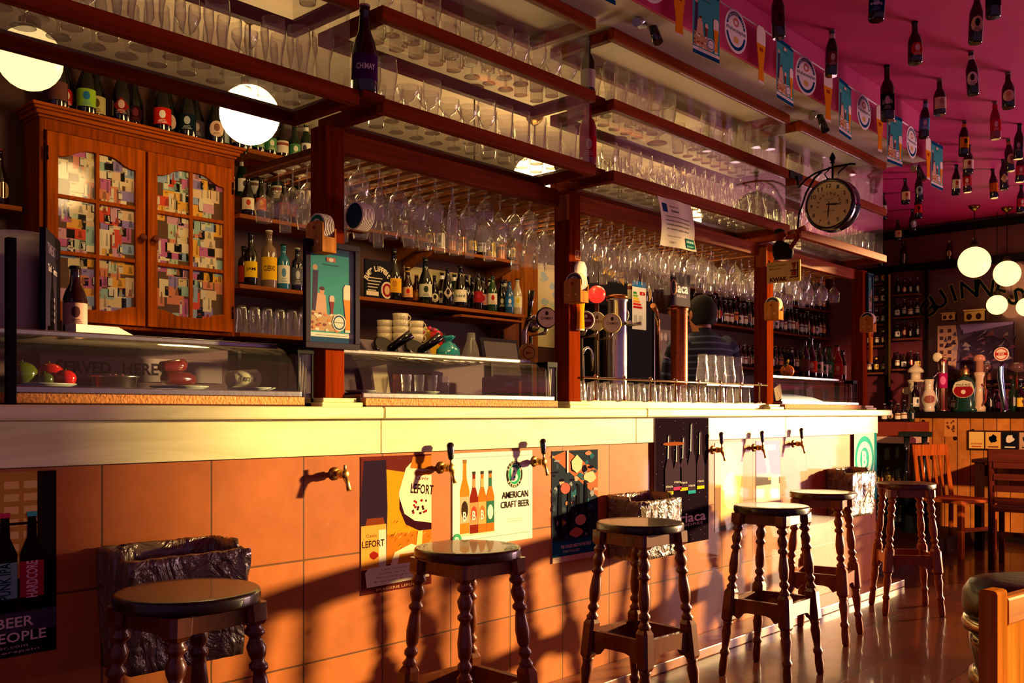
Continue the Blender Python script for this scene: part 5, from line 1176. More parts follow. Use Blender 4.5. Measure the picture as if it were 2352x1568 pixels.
o = MB().box(-.01, .01, -.012, .012, 0, .42, '#0e0a0c').build('black_upright', SATIN, None, (.925, 2.56, 1.1502)); tag(o, 'thin black upright at left end of the near display', 'upright')
ZT = 1.1502+.0453
def plate(x, y, r, label, col='#c8ccc8'):
    q = MB(); q.lathe([(r*.6, 0), (r*.65, .002), (r*.98, .014), (r, .017), (r*.96, .016), (r*.62, .006), (.002, .006)], col, 36, cap1=False); o = q.build('plate', GLOSS, None, (x, y, ZT)); tag(o, label, 'plate'); return o
def tomato(x, y, z, r, col, label, leaf='#2c4a18'):
    t = thing('tomato', label, 'tomato', (x, y, z), R.random()*6); q = MB(); n = 20; rings = []
    for i in range(11):
        a = -PI/2+PI*i/10; rings.append([Vector((max(.03, math.cos(a))*r*(1+.035*math.cos(5*2*PI*k/n)*(1 if a > 0 else .3))*math.cos(2*PI*k/n), max(.03, math.cos(a))*r*(1+.035*math.cos(5*2*PI*k/n)*(1 if a > 0 else .3))*math.sin(2*PI*k/n), r*.84*(1+math.sin(a))-(.1*r if i == 10 else 0))) for k in range(n)])
    q.ring(rings, col, n); q.build('fruit', GLOSS, t)
    q = MB()
    for k in range(5):
        a = k*2*PI/5; q.add([(0, 0, r*1.6), (.3*r*math.cos(a-.3), .3*r*math.sin(a-.3), r*1.64), (.5*r*math.cos(a), .5*r*math.sin(a), r*1.58), (.3*r*math.cos(a+.3), .3*r*math.sin(a+.3), r*1.64)], [(0, 1, 2, 3)], leaf)
    q.tube([(0, 0, r*1.55), (0, 0, r*1.78)], .003, leaf, 6); q.build('calyx', MATT, t); return t
P = lambda px, y: at(px, 900, Y=y).x
plate(P(95, 2.79), 2.79, .092, 'pale plate under the tomatoes in near display')
tomato(P(50, 2.76), 2.76, ZT+.0065, .041, '#4a5a14', 'large green tomato at left of near display')
tomato(P(112, 2.83), 2.83, ZT+.0065, .043, '#a81c14', 'red tomato behind the large green tomato')
tomato(P(150, 2.76), 2.76, ZT+.0065, .030, '#c01a18', 'small shiny red tomato at right edge of plate')
tomato(P(50, 2.86), 2.865, ZT+.0065, .036, '#c07818', 'yellow orange tomato behind the green one')
tomato(P(102, 2.735), 2.735, ZT+.0065, .024, '#3a4a18', 'small dark green tomato in front on plate')
t = thing('steel_dish', 'round steel dish beside the plate of tomatoes', 'dish', (P(262, 2.77), 2.77, ZT)); q = MB(); q.lathe([(.055, 0), (.06, .004), (.064, .038), (.072, .042), (.066, .042), (.06, .036), (.055, .008), (.002, .007)], '#b8b4b0', 36, cap1=False); q.build('dish', METAL, t)
q = MB(); r = random.Random(2)
for i in range(22): q.ball((r.uniform(-.035, .035), r.uniform(-.035, .035), .028+r.uniform(0, .012)), .011, r.choice(['#4a1a10', '#6a2a18', '#3a2410']), 8, 5)
q.build('stew', GLOSS, t)
plate(P(412, 2.745), 2.745, .088, 'white oval plate under the salami')
t = thing('salami', 'wrapped dark red salami pieces on white plate', 'salami', (P(408, 2.745), 2.745, ZT+.0175), .3)
q = MB(); q.tube([(-.065, .0, .02), (-.05, 0, .022), (.04, 0, .022), (.062, .0, .02), (.072, 0, .018)], [.006, .021, .022, .016, .004], '#5a1a1c', 14); q.build('lower_sausage', GLOSS, t)
q = MB(); q.tube([(-.062, .012, .052), (-.05, .012, .056), (.01, .01, .062), (.03, .008, .066)], [.008, .018, .021, .019], '#6a1c1e', 14); q.ball((.031, .008, .066), .0185, '#8a2a34', 12, 7, (.2, 1, 1)); q.build('cut_sausage', GLOSS, t)
plate(P(578, 2.745), 2.745, .08, 'pale plate under the wrapped white roll')
t = thing('wrapped_roll', 'white wrapped roll with reversed printing on plate', 'food packet', (P(560, 2.745), 2.745, ZT+.0175), .15)
q = MB(); q.tube([(-.062, 0, .024), (-.055, 0, .026), (.045, 0, .03), (.055, 0, .03)], [.012, .026, .030, .024], '#c8c4a8', 20); q.build('wrapper', SATIN, t)
a = Art(.08, .03); a.text('airum', 0, 0, -.062, .018, '#6a6a60', .02); q = MB()
for vs, fs, col, L in a.p: q.add([(x-.005, -.0315*math.cos(y/.03)-.0004, .028+.0315*math.sin(y/.03)) for x, y in vs], fs, col)
q.build('printing', PRINT, t)
t = thing('served_sign', 'grey strip lettered served here at back of near display', 'sign', (at(140, 820, Y=2.95).x+.04, 2.955, ZT+.035)); t.name = 'lettered_strip'
MB().box(-.10, .50, -.004, 0, 0, .075, '#8a7a80').build('strip', SATIN, t); a = Art(.6, .075); a.text('SERVED', .13, .04, .17, .038, '#1c1420', .04); a.text('HERE', .31, .04, .12, .038, '#2a2028', .03); q = MB(); a.emit(q, (-.10, -.004, 0), XP, ZP, -YP); q.build('lettering', PRINT, t)
# second display: trays, papers, labels
plate(P(960, 2.78), 2.78, .085, 'pale green shallow plate in second display', '#b8c8b0')
plate(P(830, 2.76), 2.76, .06, 'grey round plate near left post in second display', '#a8a8a4')
def card(px, y, w, h, ang, col, label, tx=None, z=ZT):
    t = thing('menu_card', label, 'card', (at(px, 900, Y=y).x, y, z), 0); M3 = Matrix.Rotation(ang, 3, 'Y')
    q = MB(); q.obox(M3 @ Vector((0, 0, h/2))+Vector((0, 0, abs(math.sin(ang))*w/2)), (w, .002, h), M3, col); q.build('card', PRINT, t); return t
card(880, 2.93, .075, .115, -.18, '#d8c8a0', 'slanted cream paper inside second display'); card(1000, 2.94, .06, .105, .12, '#a89a98', 'greyish paper leaning inside second display'); card(915, 2.95, .06, .09, 0, '#b86a50', 'red brown paper inside second display')
for i in range(4): put_glass('beer_tumbler', (P(925, 2.9)+.05*i*1.4, 2.88, ZT), 'small clear tumbler inside the second display', 'tumblers inside the second display', s=.6)
t = thing('card_reader', 'dark printer with blue glow in second display', 'printer', (P(1150, 2.82), 2.82, ZT)); MB().box(-.07, .07, -.05, .05, 0, .09, '#181624').build('body', SATIN, t, bevel=.01)
q = MB(); q.box(-.02, .03, -.0515, -.0505, .05, .065, '#3a8a98'); q.build('screen', GLOSS, t)
for i, (px, c, tw) in enumerate(((1790, '#b8a088', 'pale card leaning left in the far display'), (1830, '#8a7a80', 'grey card in middle of the far display'), (1862, '#a89488', 'tilted card right of centre in the far display'), (1895, '#c8c4a0', 'greenish card at right of the far display'))): card(px, 2.78+.03*(i % 2), .09, .09, (-.35, .2, -.3, 0)[i], c, tw)
# straw and menu holders at the display ends
def straw_box(x, label):
    t = thing('straw_dispenser', label, 'straw holder', (x, 2.585, 1.1805)); q = MB(); q.box(-.03, .03, -.03, .03, 0, .008, '#141014'); q.box(-.032, .032, -.032, .032, .125, .14, '#141014')
    for sx in (-1, 1):
        for sy in (-1, 1): q.box(sx*.028-.003, sx*.028+.003, sy*.028-.003, sy*.028+.003, .0081, .1249, '#141014')
    q.build('frame', SATIN, t); q = MB(); q.box(-.024, .024, -.0265, -.0255, .009, .124); q.build('front_pane', PANE, t)
    q = MB()
    for i in range(9): q.tube([(-.018+.0045*i, -.01+.004*(i % 3), .009), (-.016+.004*i, -.01+.004*((i+1) % 3), .12)], .0028, '#d8d0b8', 6)
    q.build('straws', MATT, t)
straw_box(1.868, 'black framed straw holder left of the first post'); straw_box(3.13, 'black framed straw holder left of the second post'); straw_box(6.27, 'black framed straw holder left of the last post')
for nm in ('straw_dispenser', 'straw_dispenser.001', 'straw_dispenser.002'): bpy.data.objects[nm].location.z = 1.1503; bpy.data.objects[nm].location.y = 2.665; bpy.data.objects[nm].scale.z = 1.4

# things standing on the display tops
ZD = 1.1502+.2035
t = thing('plastic_jar', 'tall clear plastic jar of pellets at frame edge', 'jar', (1.06, 2.87, ZD)); q = MB(); q.lathe([(.052, 0), (.056, .01), (.06, .27), (.064, .272), (.064, .285), (.003, .288)], '#ffffff', 28); q.build('jar', glass_mat('cloudy_plastic', (.9, .85, .85), .5, .5, .15), t)
q = MB(); q.lathe([(.050, .004), (.053, .012), (.056, .22), (.03, .235), (.002, .238)], '#b09080', 20); q.build('contents', MATT, t)
t = thing('chalkboard_menu', 'dark chalkboard menu standing at left on display', 'menu board', (1.10, 2.76, ZD), math.atan2(.857, .516)); q = MB(); q.box(0, .27, -.008, .008, 0, .295, '#1c1426'); q.build('board', SATIN, t)
a = Art(.27, .295); a.text('TIME&TEA', .13, .245, .20, .03, '#6a5a78', .01); a.text('Tarifa Terraza', .13, .19, .17, .02, '#b0a0b0', .01)
for i in range(4): a.rect(.10, .10-.02*i, .16, .112-.02*i, '#7a6a80')
q = MB(); a.emit(q, (0, -.008, 0), XP, ZP, -YP); q.build('chalk_writing', PRINT, t)
t.location = (1.085, 2.77, ZD); t.scale = (.9, 1, 1)
special('beer_bottle', 'dark bottle with pale label in front of chalkboard', 'stubby', '#1c0a08', '#a8847c', '#4a2a30', '#1a1010', (1.20, 2.83, ZD), 1.0)
t = thing('paper_pad', 'white paper pad lying below the chalkboard', 'paper pad', (1.26, 2.80, ZD), .1); q = MB(); q.add([(-.09, -.03, 0), (.10, -.03, 0), (.10, .05, 0), (-.09, .05, 0), (-.09, -.03, .03), (.04, -.03, .03), (.10, -.03, .004), (.10, .05, .004), (.04, .05, .03), (-.09, .05, .03)], [(3, 2, 1, 0), (0, 1, 6, 5, 4), (4, 5, 8, 9), (5, 6, 7, 8), (1, 2, 7, 6), (2, 3, 9, 8, 7), (3, 0, 4, 9)], '#d8ccc8'); q.build('pad', PRINT, t)
# bottles on the far display
FD = [(1862, 'magnum', BLK, '#b8301c', '#e8d8b0', 1.0, 'large dark bottle with red and white label'), (1880, 'wine', '#143018', '#d8cca0', '#3a5a2a', .9, 'green wine bottle with cream label'), (1893, 'wine', '#14361a', '#d8d0b8', '#2a6a3a', .8, 'green bottle with white label'), (1905, 'long', '#2a5a20', '#3a9a4a', '#e0e0c0', 1.1, 'bright green bottle'), (1922, 'stubby', '#a01c14', '#d04028', '#e8b070', 1.3, 'stout red bottle with red label'), (1848, 'long', BLK, '#5a3a30', None, 1.2, 'slim dark bottle'), (1935, 'long', '#3a2a18', '#c8b890', None, 1.0, 'small pale labelled bottle')]
for px, sh, b, l, ac, sc, wd in FD:
    y = 2.80; x = at(px, 800, Y=y).x
    t = special('liqueur_bottle', wd+' on top of far display', sh, b, l, ac, '#2a2224', (x, y, ZD), sc*.9); t['group'] = 'bottles on top of the far display'
t = thing('ornamental_squash', 'orange ornamental squash on top of far display', 'squash', (at(1808, 850, Y=2.8).x, 2.8, ZD)); q = MB(); n = 24; rings = []
for i in range(11):
    a = -PI/2+PI*i/10; rings.append([Vector((max(.05, math.cos(a))*.043*(1+.10*math.cos(8*2*PI*k/n))*math.cos(2*PI*k/n), max(.05, math.cos(a))*.043*(1+.10*math.cos(8*2*PI*k/n))*math.sin(2*PI*k/n), .04*(1+math.sin(a)))) for k in range(n)])
q.ring(rings, '#d8781c', n); q.build('fruit', GLOSS, t); q = MB(); q.tube([(0, 0, .076), (.004, 0, .095), (.016, 0, .112)], [.014, .010, .006], '#b8a830', 8); q.tube([(.0, 0, .082), (-.03, 0, .07), (-.045, 0, .03)], [.005, .007, .004], '#3a5a2a', 6); q.build('stalk', MATT, t)
t = thing('chalk_menu', 'dark upright menu with white word behind the squash', 'menu board', (at(1812, 800, Y=2.9).x, 2.9, ZD)); MB().box(-.06, .06, -.006, .006, 0, .17, '#241c2a').build('board', SATIN, t); a = Art(.12, .17); a.text('cerveza', .06, .12, .08, .016, '#c8b8c0', .01); q = MB(); a.emit(q, (-.06, -.006, 0), XP, ZP, -YP); q.build('chalk_writing', PRINT, t)

# ================================================================== back counter and machines
BCY = 3.95
o = thing('back_counter', 'dark wooden back counter under the bottle shelves', 'counter', (1.0, BCY, 0)); q = MB(); q.box(0, 3.95, .02, .515, 0, 1.02, '#3a1c14'); q.box(5.5, 8.0, .02, .695, 0, 1.02, '#3a1c14'); q.build('cabinets', WOODZ, o); q = MB(); q.box(0, 3.95, 0, .515, 1.021, 1.06, '#5a3020'); q.box(5.5, 8.0, 0, .695, 1.021, 1.06, '#5a3020'); q.build('worktop', WOODX, o, bevel=.004)
ZB = 1.0603
t = thing('coffee_machine', 'steel coffee machine with two round black grips', 'coffee machine', (3.25, BCY+.05, ZB)); q = MB()
q.add([(0, 0, 0), (.48, 0, 0), (.48, .42, 0), (0, .42, 0), (0, 0, .12), (.48, 0, .12), (0, -.0, .38), (.48, -.0, .38), (0, .10, .47), (.48, .10, .47), (0, .42, .47), (.48, .42, .47)], [(3, 2, 1, 0), (0, 1, 5, 4), (4, 5, 7, 6), (6, 7, 9, 8), (8, 9, 11, 10), (10, 11, 2, 3), (0, 4, 6, 8, 10, 3), (1, 2, 11, 9, 7, 5)], '#7a6a74'); q.build('body', SATIN, t, bevel=.008)
for x in (.12, .34):
    q = MB(); M4 = Matrix.Translation((x, .035, .41)) @ Matrix.Rotation(PI/2-.7, 4, 'X'); q.lathe([(.075, 0), (.075, .03), (.065, .035)], '#120e12', 28, M4); q.tube([(x+.02, .0, .42), (x+.10, -.08, .50)], [.022, .026], '#120e12', 12); q.build('group_grip', GLOSS, t)
    q = MB()
    for k in range(5): q.ball((x-.035+.0175*k, -.018, .39), .005, '#d8d0c8', 6, 4)
    q.build('indicator_lights', SATIN, t)
zc = ZB+.4702
def cup(x, y, z, r, h, label, col='#d8c8a0', g=None, hd=True):
    q = MB(); q.lathe([(r*.6, 0), (r*.62, .003), (r*.9, h*.4), (r, h), (r*.93, h), (r*.82, h*.45), (r*.5, .006), (.002, .006)], col, 20, cap1=False)
    if hd:
        for k in range(10):
            a0, a1 = -PI/2+k*PI/10, -PI/2+(k+1)*PI/10; q.tube([(r*.88+.016*math.cos(a0), 0, h*.55+.016*math.sin(a0)), (r*.88+.016*math.cos(a1), 0, h*.55+.016*math.sin(a1))], .0035, col, 6)
    o = q.build('coffee_cup', GLOSS, None, (x, y, z)); o.rotation_euler.z = -.7+R.uniform(-.2, .2); tag(o, label, 'cup', g)
for i, (px, y, lv, w_) in enumerate(((884, 4.26, 3, 'left stack'), (920, 4.19, 4, 'tall middle stack'), (955, 4.17, 3, 'right stack'))):
    for k in range(lv): cup(at(px, 740, Y=y).x, y, zc+k*.038, .048, .055, f'{["lowest", "second", "third", "topmost fourth"][k]} cream cup from the bottom of {w_} on coffee machine', g='stacked cups on the coffee machine')
t = thing('candy_bowl', 'clear bowl heaped with pink and purple sweets', 'bowl', (at(985, 740, Y=4.34).x, 4.34, zc)); q = MB(); q.lathe([(.04, 0), (.05, .004), (.09, .05), (.105, .085)], '#ffffff', 28, cap1=False); q.build('bowl', GLASS, t)
q = MB(); r = random.Random(8)
for i in range(60):
    a_, d_ = r.uniform(0, 6.28), r.uniform(0, 1)**.5; q.ball((d_*.085*math.cos(a_), d_*.085*math.sin(a_), .05+.05*(1-d_*d_)+r.uniform(0, .02)), .017, r.choice(['#c01c5a', '#7a2a8a', '#d0305a', '#c8a030', '#3a8a4a', '#e05a7a']), 8, 6)
s_ = q.build('sweets', GLOSS, t); s_['kind'] = 'stuff'
t = thing('snack_box', 'yellow and red box right of the coffee machine', 'box', (3.98, 4.30, ZB)); MB().box(-.05, .05, -.03, .03, 0, .56, '#e0b020').build('carton', PRINT, t); a = Art(.1, .56); a.poly([(0, .56), (.1, .56), (.1, .47), (0, .52)], '#c02418'); a.rect(.02, .3, .08, .4, '#c02418'); q = MB(); a.emit(q, (-.05, -.03, 0), XP, ZP, -YP); q.build('print', PRINT, t)
t = thing('knotted_bag', 'knotted turquoise plastic bag beside the coffee machine', 'bag', (at(1030, 770, Y=4.08).x, 4.08, ZB)); q = MB(); n = 24; r = random.Random(6); ph = [r.uniform(0, 6) for _ in range(4)]; rings = []
for rr, z in ((.04, 0), (.075, .06), (.085, .2), (.08, .3), (.068, .36), (.06, .40), (.075, .44), (.088, .5), (.08, .555), (.045, .59), (.02, .605), (.03, .625), (.05, .65)): rings.append([Vector((rr*(1+.07*math.sin(5*a_+ph[0]+z*30)+.05*math.sin(9*a_+ph[1]-z*20))*math.cos(a_), rr*(1+.07*math.sin(5*a_+ph[0]+z*30)+.05*math.sin(9*a_+ph[1]))*math.sin(a_), z+.006*math.sin(4*a_+ph[2]))) for a_ in [2*PI*k/n for k in range(n)]])
q.ring([[p_*.80 for p_ in r_] for r_ in rings], '#2a98a0', n); q.build('bag', GLOSS, t)
t = thing('till_monitor', 'black framed till screen facing the bar', 'till', (at(1150, 800, Y=4.05).x, 4.05, ZB), 0); q = MB(); M3 = Matrix.Rotation(-.22, 3, 'X')
q.obox((0, 0, .40), (.34, .03, .26), M3, '#2a2230'); q.box(-.05, .05, 0, .10, 0, .30, '#1a161e'); q.box(-.14, .14, -.02, .16, 0, .02, '#1a161e'); q.build('housing', SATIN, t, bevel=.004)
q = MB(); q.obox(M3 @ Vector((0, -.0165, 0))+Vector((0, 0, .40)), (.29, .003, .21), M3, '#6a5e62'); q.build('screen', GLOSS, t)
t = thing('glass_decanter', 'conical clear decanter with label left of the till', 'decanter', (at(1082, 760, Y=4.32).x, 4.32, ZB)); q = MB(); q.lathe([(.09, 0), (.10, .02), (.095, .3), (.07, .42), (.03, .53), (.026, .58)], '#ffffff', 24); q.build('vessel', glass_mat('smoky_glass', (.8, .72, .74), .25, .6), t); q = MB(); patch(q, .088, .35, .42, .7, '#c8b8b0', 'rect'); q.build('label', PRINT, t)
t = thing('bottle_carrier', 'grey box of bottles in front of decanter', 'box', (at(1075, 800, Y=4.0).x+.03, 4.0, ZB)); MB().box(-.04, .10, -.035, .035, 0, .36, '#4a3a40').build('carton', MATT, t, bevel=.004)
# wood panelling, framed note and map right of the long shelf
q = MB(); q.box(4.92, 5.30, 4.60, 4.645, 1.0, 2.35, '#9a5420'); o = q.build('wood_panel', WOODZ); tag(o, 'vertical wooden panel on back wall left of second post', 'panel')
framed('picture_frame', 'brown framed red sheet on panelling behind second post', 4.90, 5.10, 4.598, 1.50, 1.84, lambda a, w, h: (a.rect(0, 0, w, h, '#a85a3a'), a.rect(w*.2, h*.3, w*.8, h*.8, '#b8684a')), .015, '#2a1410')
t = thing('wall_map', 'pale map pinned to back wall behind hanging glasses', 'map', (5.45, 4.645, 1.62)); MB().box(-.10, .14, -.003, 0, 0, .62, '#d8c898').build('sheet', PRINT, t); a = Art(.24, .62); r = random.Random(1)
for i in range(14): a.blob(r.uniform(.03, .2), r.uniform(.05, .58), .04, .03, r.choice(['#b8c0a0', '#c8a070', '#a8b8b8']), r)
q = MB(); a.emit(q, (-.10, -.003, 0), XP, ZP, -YP); q.build('print', PRINT, t)

# ================================================================== draught equipment in the third bay
def orient(n): 
    n = Vector(n).normalized(); ex = Vector((0, 0, 1)).cross(n).normalized()
    if ex.x < 0: pass
    return n, ex, n.cross(ex)
def medal(loc, label, ring_, field, text, tcol, r=.055, nrm=(-.55, -.83, .03), foot=True, ground=None):
    n, ex, ey = orient(nrm); t = thing('tap_badge', label, 'tap badge', loc, 0, 'tap badges'); M4 = Matrix((ex, ey, n)).transposed().to_4x4()
    q = MB(); q.lathe([(r*.9, -.012), (r, -.006), (r, .004), (r*.92, .008)], ring_, 28, M4); q.build('rim', SATIN, t)
    a = Art(1, 1); a.ell(0, 0, r*.88, r*.88, '#e8dcc0', n=28); a.ell(0, 0, r*.78, r*.78, field, n=28); a.text(text, 0, -r*.05, r*1.2, r*.28, tcol, .02); a.ell(0, r*.42, r*.16, r*.2, tcol)
    q = MB(); a.emit(q, n*.0082, ex, ey, n); q.build('face', PRINT, t)
    if foot:
        q = MB(); q.tube([(0, 0, -r*.9), (0, .01, -r-.02), (0, .10, -r-.03), (0, .10, (ground-loc[2]) if ground else -.3)], .010, '#8a7a70', 10); q.build('neck', METAL, t)
    return t
# drip counter behind the glasses: steel worktop and rail
t = thing('service_counter', 'marble service ledge carrying rows of drying glasses', 'counter', (3.31, 2.6, 1.1502)); MB().box(0, 1.69, .02, .28, 0, .035, '#e0dcc0').build('ledge', MARBLE, t, bevel=.004)
t = thing('gallery_rail', 'brass gallery rail along the service ledge', 'rail', (3.31, 2.61, 1.1855)); q = MB(); q.tube([(.0, 0, .10), (1.69, 0, .10)], .005, '#c8b090', 8); q.build('rail', METAL, t)
for k in range(8):
    x = .09+.215*k; q = MB(); q.lathe([(.012, 0), (.012, .004), (.005, .008), (.005, .092)], '#c8b090', 10, Matrix.Translation((x, 0, 0))); q.ball((x, 0, .106), .011, '#c8b090', 10, 6); q.build('baluster', METAL, t)
n_ = 17
for rw in range(2):
    for i in range(n_): put_glass('beer_tumbler', (3.40+i*.094, 2.69+.095*rw, 1.1855+.0895), 'upturned clear tumbler drying on the service ledge', 'tumblers drying on the service ledge', flip=True, s=.61)
t = thing('bar_shelf_tray', 'raised steel tray holding tall upturned glasses', 'tray', (4.62, 2.72, 1.2755)); 
MB().box(-.19, .31, -.06, .06, 0, .008, '#8a8688').build('tray', STEEL, t)
for i in range(5): put_glass('pint_glass', (4.48+i*.095, 2.72, 1.2839+.17*.95), 'tall upturned pint glass on the steel tray near the man', 'tall upturned pint glasses near the man', flip=True, s=.95)
# low worktop inside the bar
t = thing('inner_worktop', 'steel inner worktop behind the service ledge', 'counter', (3.31, 2.92, 0)); q = MB(); q.box(0, 1.45, -.02, .22, .9, .93, '#8a8488'); q.box(0, 1.45, .0, .21, .121, .899, '#3a3436'); q.build('worktop', STEEL, t)
ZI = .9303
def column(px, y, r, z1, col, label, cap, mat, y2=0):
    x = at(px, 800, Y=y).x; t = thing('tap_column', label, 'tap column', (x, y, ZI)); q = MB(); h = z1-ZI; q.lathe([(r*1.15, 0), (r*1.15, .02), (r, .03), (r, h-.02), (r*1.1, h-.012), (r*1.1, h)], col, 32); q.build('column', mat, t)
    q = MB(); q.lathe([(r*1.12, h+.0002), (r*1.12, h+.012), (r*.9, h+.02)], cap, 32); q.build('cap', METAL, t); return t, x
tc, xc = column(1418, 3.05, .052, 1.74, '#c8c4c4', 'tall polished steel tap column with copper rim', '#c87a3a', METAL)
for k, (dz, lab) in enumerate(((1.60, 'a'), (1.60, 'b'))):
    q = MB(); q.tube([(-.03+.06*k, -.05, dz-ZI), (-.05+.1*k, -.12, dz-ZI+.005)], .010, '#c0b8b8', 10); q.build('tap_arm', METAL, tc)
column(1560, 3.0, .048, 1.73, '#b05a3a', 'slim copper tap column left of the man', '#8a3a24', BRASS)
def tower_tap(px, py, y, label, ring_, field, tx, tc_, r=.052):
    p = at(px, py, Y=y); medal((p.x, p.y, p.z), label, ring_, field, tx, tc_, r, ground=ZI)
tower_tap(1345, 735, 2.93, 'oval tap badge with purple face and white ring', '#e8e0e0', '#6a2440', 'MAHOU', '#e8d8d8', .046)
tower_tap(1370, 738, 3.0, 'cream tap badge half behind the purple one', '#d8c890', '#e8dcb0', 'LEFFE', '#8a5a30', .050)
tower_tap(1405, 742, 2.935, 'cream tap badge before the steel column', '#c8b070', '#e4dab8', 'CHIMAY', '#4a4030', .052)
tower_tap(1424, 722, 3.13, 'black and green round tap badge behind steel column', '#b8b0a8', '#14161a', 'cerveza', '#c8c8b8', .052)
p = at(1255, 730, Y=3.0); medal((p.x, p.y, p.z), 'white Chimay tap badge left of the second post', '#2a2024', '#e4dccc', 'CHIMAY', '#3a2a2c', .052, ground=.93)
t = thing('side_worktop', 'dark inner worktop behind the second display', 'counter', (2.0, 3.08, 0)); MB().box(0, 1.28, 0, .3, .121, .93, '#2a1c1a').build('unit', SATIN, t)
t = thing('beer_font', 'dark chrome tap font with black lever left of second post', 'beer tap', (at(1205, 750, Y=3.15).x, 3.15, ZI)); q = MB(); q.tube([(0, 0, 0), (0, 0, .60), (0, -.02, .66), (0, -.08, .67)], [.02, .014, .014, .012], '#8a7a78', 12); q.build('pipe', METAL, t); q = MB(); q.tube([(0, -.03, .67), (0, -.045, .80)], [.010, .018], '#1a1012', 10); q.build('lever', GLOSS, t); q = MB(); q.ball((.06, 0, .64), .04, '#7a6a64', 14, 10); q.build('valve_ball', METAL, t)
t = thing('round_bread_tag', 'round tan wooden disc marked with initials by second post', 'sign', (at(1214, 795, Y=2.90).x, 2.90, ZD)); t.name = 'wooden_disc'; n_v, ex, ey = orient((-.5, -.86, 0)); M4 = Matrix((ex, ey, n_v)).transposed().to_4x4(); q = MB(); q.lathe([(.045, -.006), (.045, .006)], '#c89850', 28, Matrix.Translation((0, 0, .05)) @ M4); q.box(-.05, .07, -.02, .02, 0, .006, '#181014'); q.build('disc', WOODZ, t)
a = Art(1, 1); a.ell(0, 0, .03, .03, '#6a3a1c'); a.ell(0, 0, .026, .026, '#c89850'); a.text('gin', 0, 0, .03, .014, '#4a2410', .02); q = MB(); a.emit(q, Vector((0, 0, .05))+n_v*.0062, ex, ey, n_v); q.build('mark', PRINT, t)
t = thing('swan_neck_tap', 'curved chrome water tap right of second post', 'water tap', (at(1352, 860, Y=3.1).x, 3.1, ZI)); q = MB(); q.tube([(-.05, 0, 0), (-.05, 0, .5)]+[(-.01-.04*math.cos(PI*k/8), 0, .5+.04*math.sin(PI*k/8)) for k in range(1, 9)]+[(.03, 0, .42)], .008, '#c8c0b8', 10); q.build('spout', METAL, t)
# black drinks fridge with energy label
FY = 3.93
fx0, fx1 = at(1438, 700, Y=FY).x, at(1500, 700, Y=FY).x
t = thing('drinks_fridge', 'tall black drinks fridge with coloured energy label', 'fridge', (fx0, FY, 0)); w_ = fx1-fx0+.02; MB().box(0, w_, 0, .42, 0, 1.93, '#0e0c10').build('body', SATIN, t, bevel=.008)
q = MB(); q.box(w_-.02, w_-.01, -.012, -.0005, .9, 1.9, '#8a8688'); q.build('door_strip', METAL, t)
q = MB(); a = Art(.17, .34); a.rect(0, 0, .17, .34, '#e0dcc8'); a.rect(0, .30, .17, .34, '#1f6aa0')
for i, c in enumerate(('#2f8a3a', '#7ab03a', '#d8c830', '#e09020', '#c83020', '#b02018')): a.poly([(.01, .265-.02*i), (.05+.013*i, .265-.02*i), (.06+.013*i, .257-.02*i), (.05+.013*i, .249-.02*i), (.01, .249-.02*i)], c)
a.poly([(.09, .27), (.15, .27), (.16, .257), (.15, .245), (.09, .245)], '#b02018'); a.text('A', .125, .257, .015, .015, '#ffffff'); a.rect(.02, .03, .06, .10, '#b8b4a0'); a.rect(.08, .03, .12, .10, '#b8b4a0')
p0 = at(1452, 755, Y=FY); a.emit(q, (p0.x-fx0, -.001, p0.z), XP, ZP, -YP); q.build('energy_label', PRINT, t)
for i in range(6): mini('can', (8, 0, 8, 9, 8, 5)[i], BLK, 'on top of black fridge', 'cans on the black fridge', (fx0+.04+i*.066, FY+.06, 1.9305), 1.05, 'drinks_can')
for i in range(4): mini('can', 8, BLK, 'on top of black fridge in back row', 'back cans on the black fridge', (fx0+.06+i*.085, FY+.2, 1.9305), 1.3, 'drinks_can')
x_ = fx0+w_+.03; t = thing('glass_door_cooler', 'cooler with pale glass door left of copper column', 'fridge', (x_, FY, 0)); MB().box(0, .28, .01, .4, 0, 1.86, '#4a3a3c').build('body', SATIN, t); q = MB(); q.box(.01, .27, -.002, .009, .95, 1.74, '#8a7a74'); q.build('door', GLOSS, t); a = Art(.26, .79); r = random.Random(12)
for i in range(26): a.blob(r.uniform(.03, .23), r.uniform(.04, .75), .025, .04, r.choice(['#b8a088', '#6a5a50', '#8a9a6a', '#c8b8a0', '#5a4048']), r)
q = MB(); a.emit(q, (.01, -.002, .95), XP, ZP, -YP); q.build('posted_pictures', PRINT, t)
t = thing('tilted_tap', 'copper coloured tap with wooden lever beside fridge', 'beer tap', (at(1500, 725, Y=3.3).x, 3.3, 0)); p = at(1500, 725, Y=3.3).z; q = MB(); q.tube([(.05, 0, 0), (.05, 0, p-.02), (0, -.03, p-.01), (-.03, -.05, p-.06), (-.03, -.05, p-.12)], [.02, .016, .014, .012, .010], '#b88a5a', 10); q.build('pipe', BRASS, t); q = MB(); q.tube([(0, -.03, p), (-.02, -.04, p+.02), (-.09, -.06, p+.05)], [.010, .012, .017], '#c8702a', 10); q.build('lever', TURNED, t)
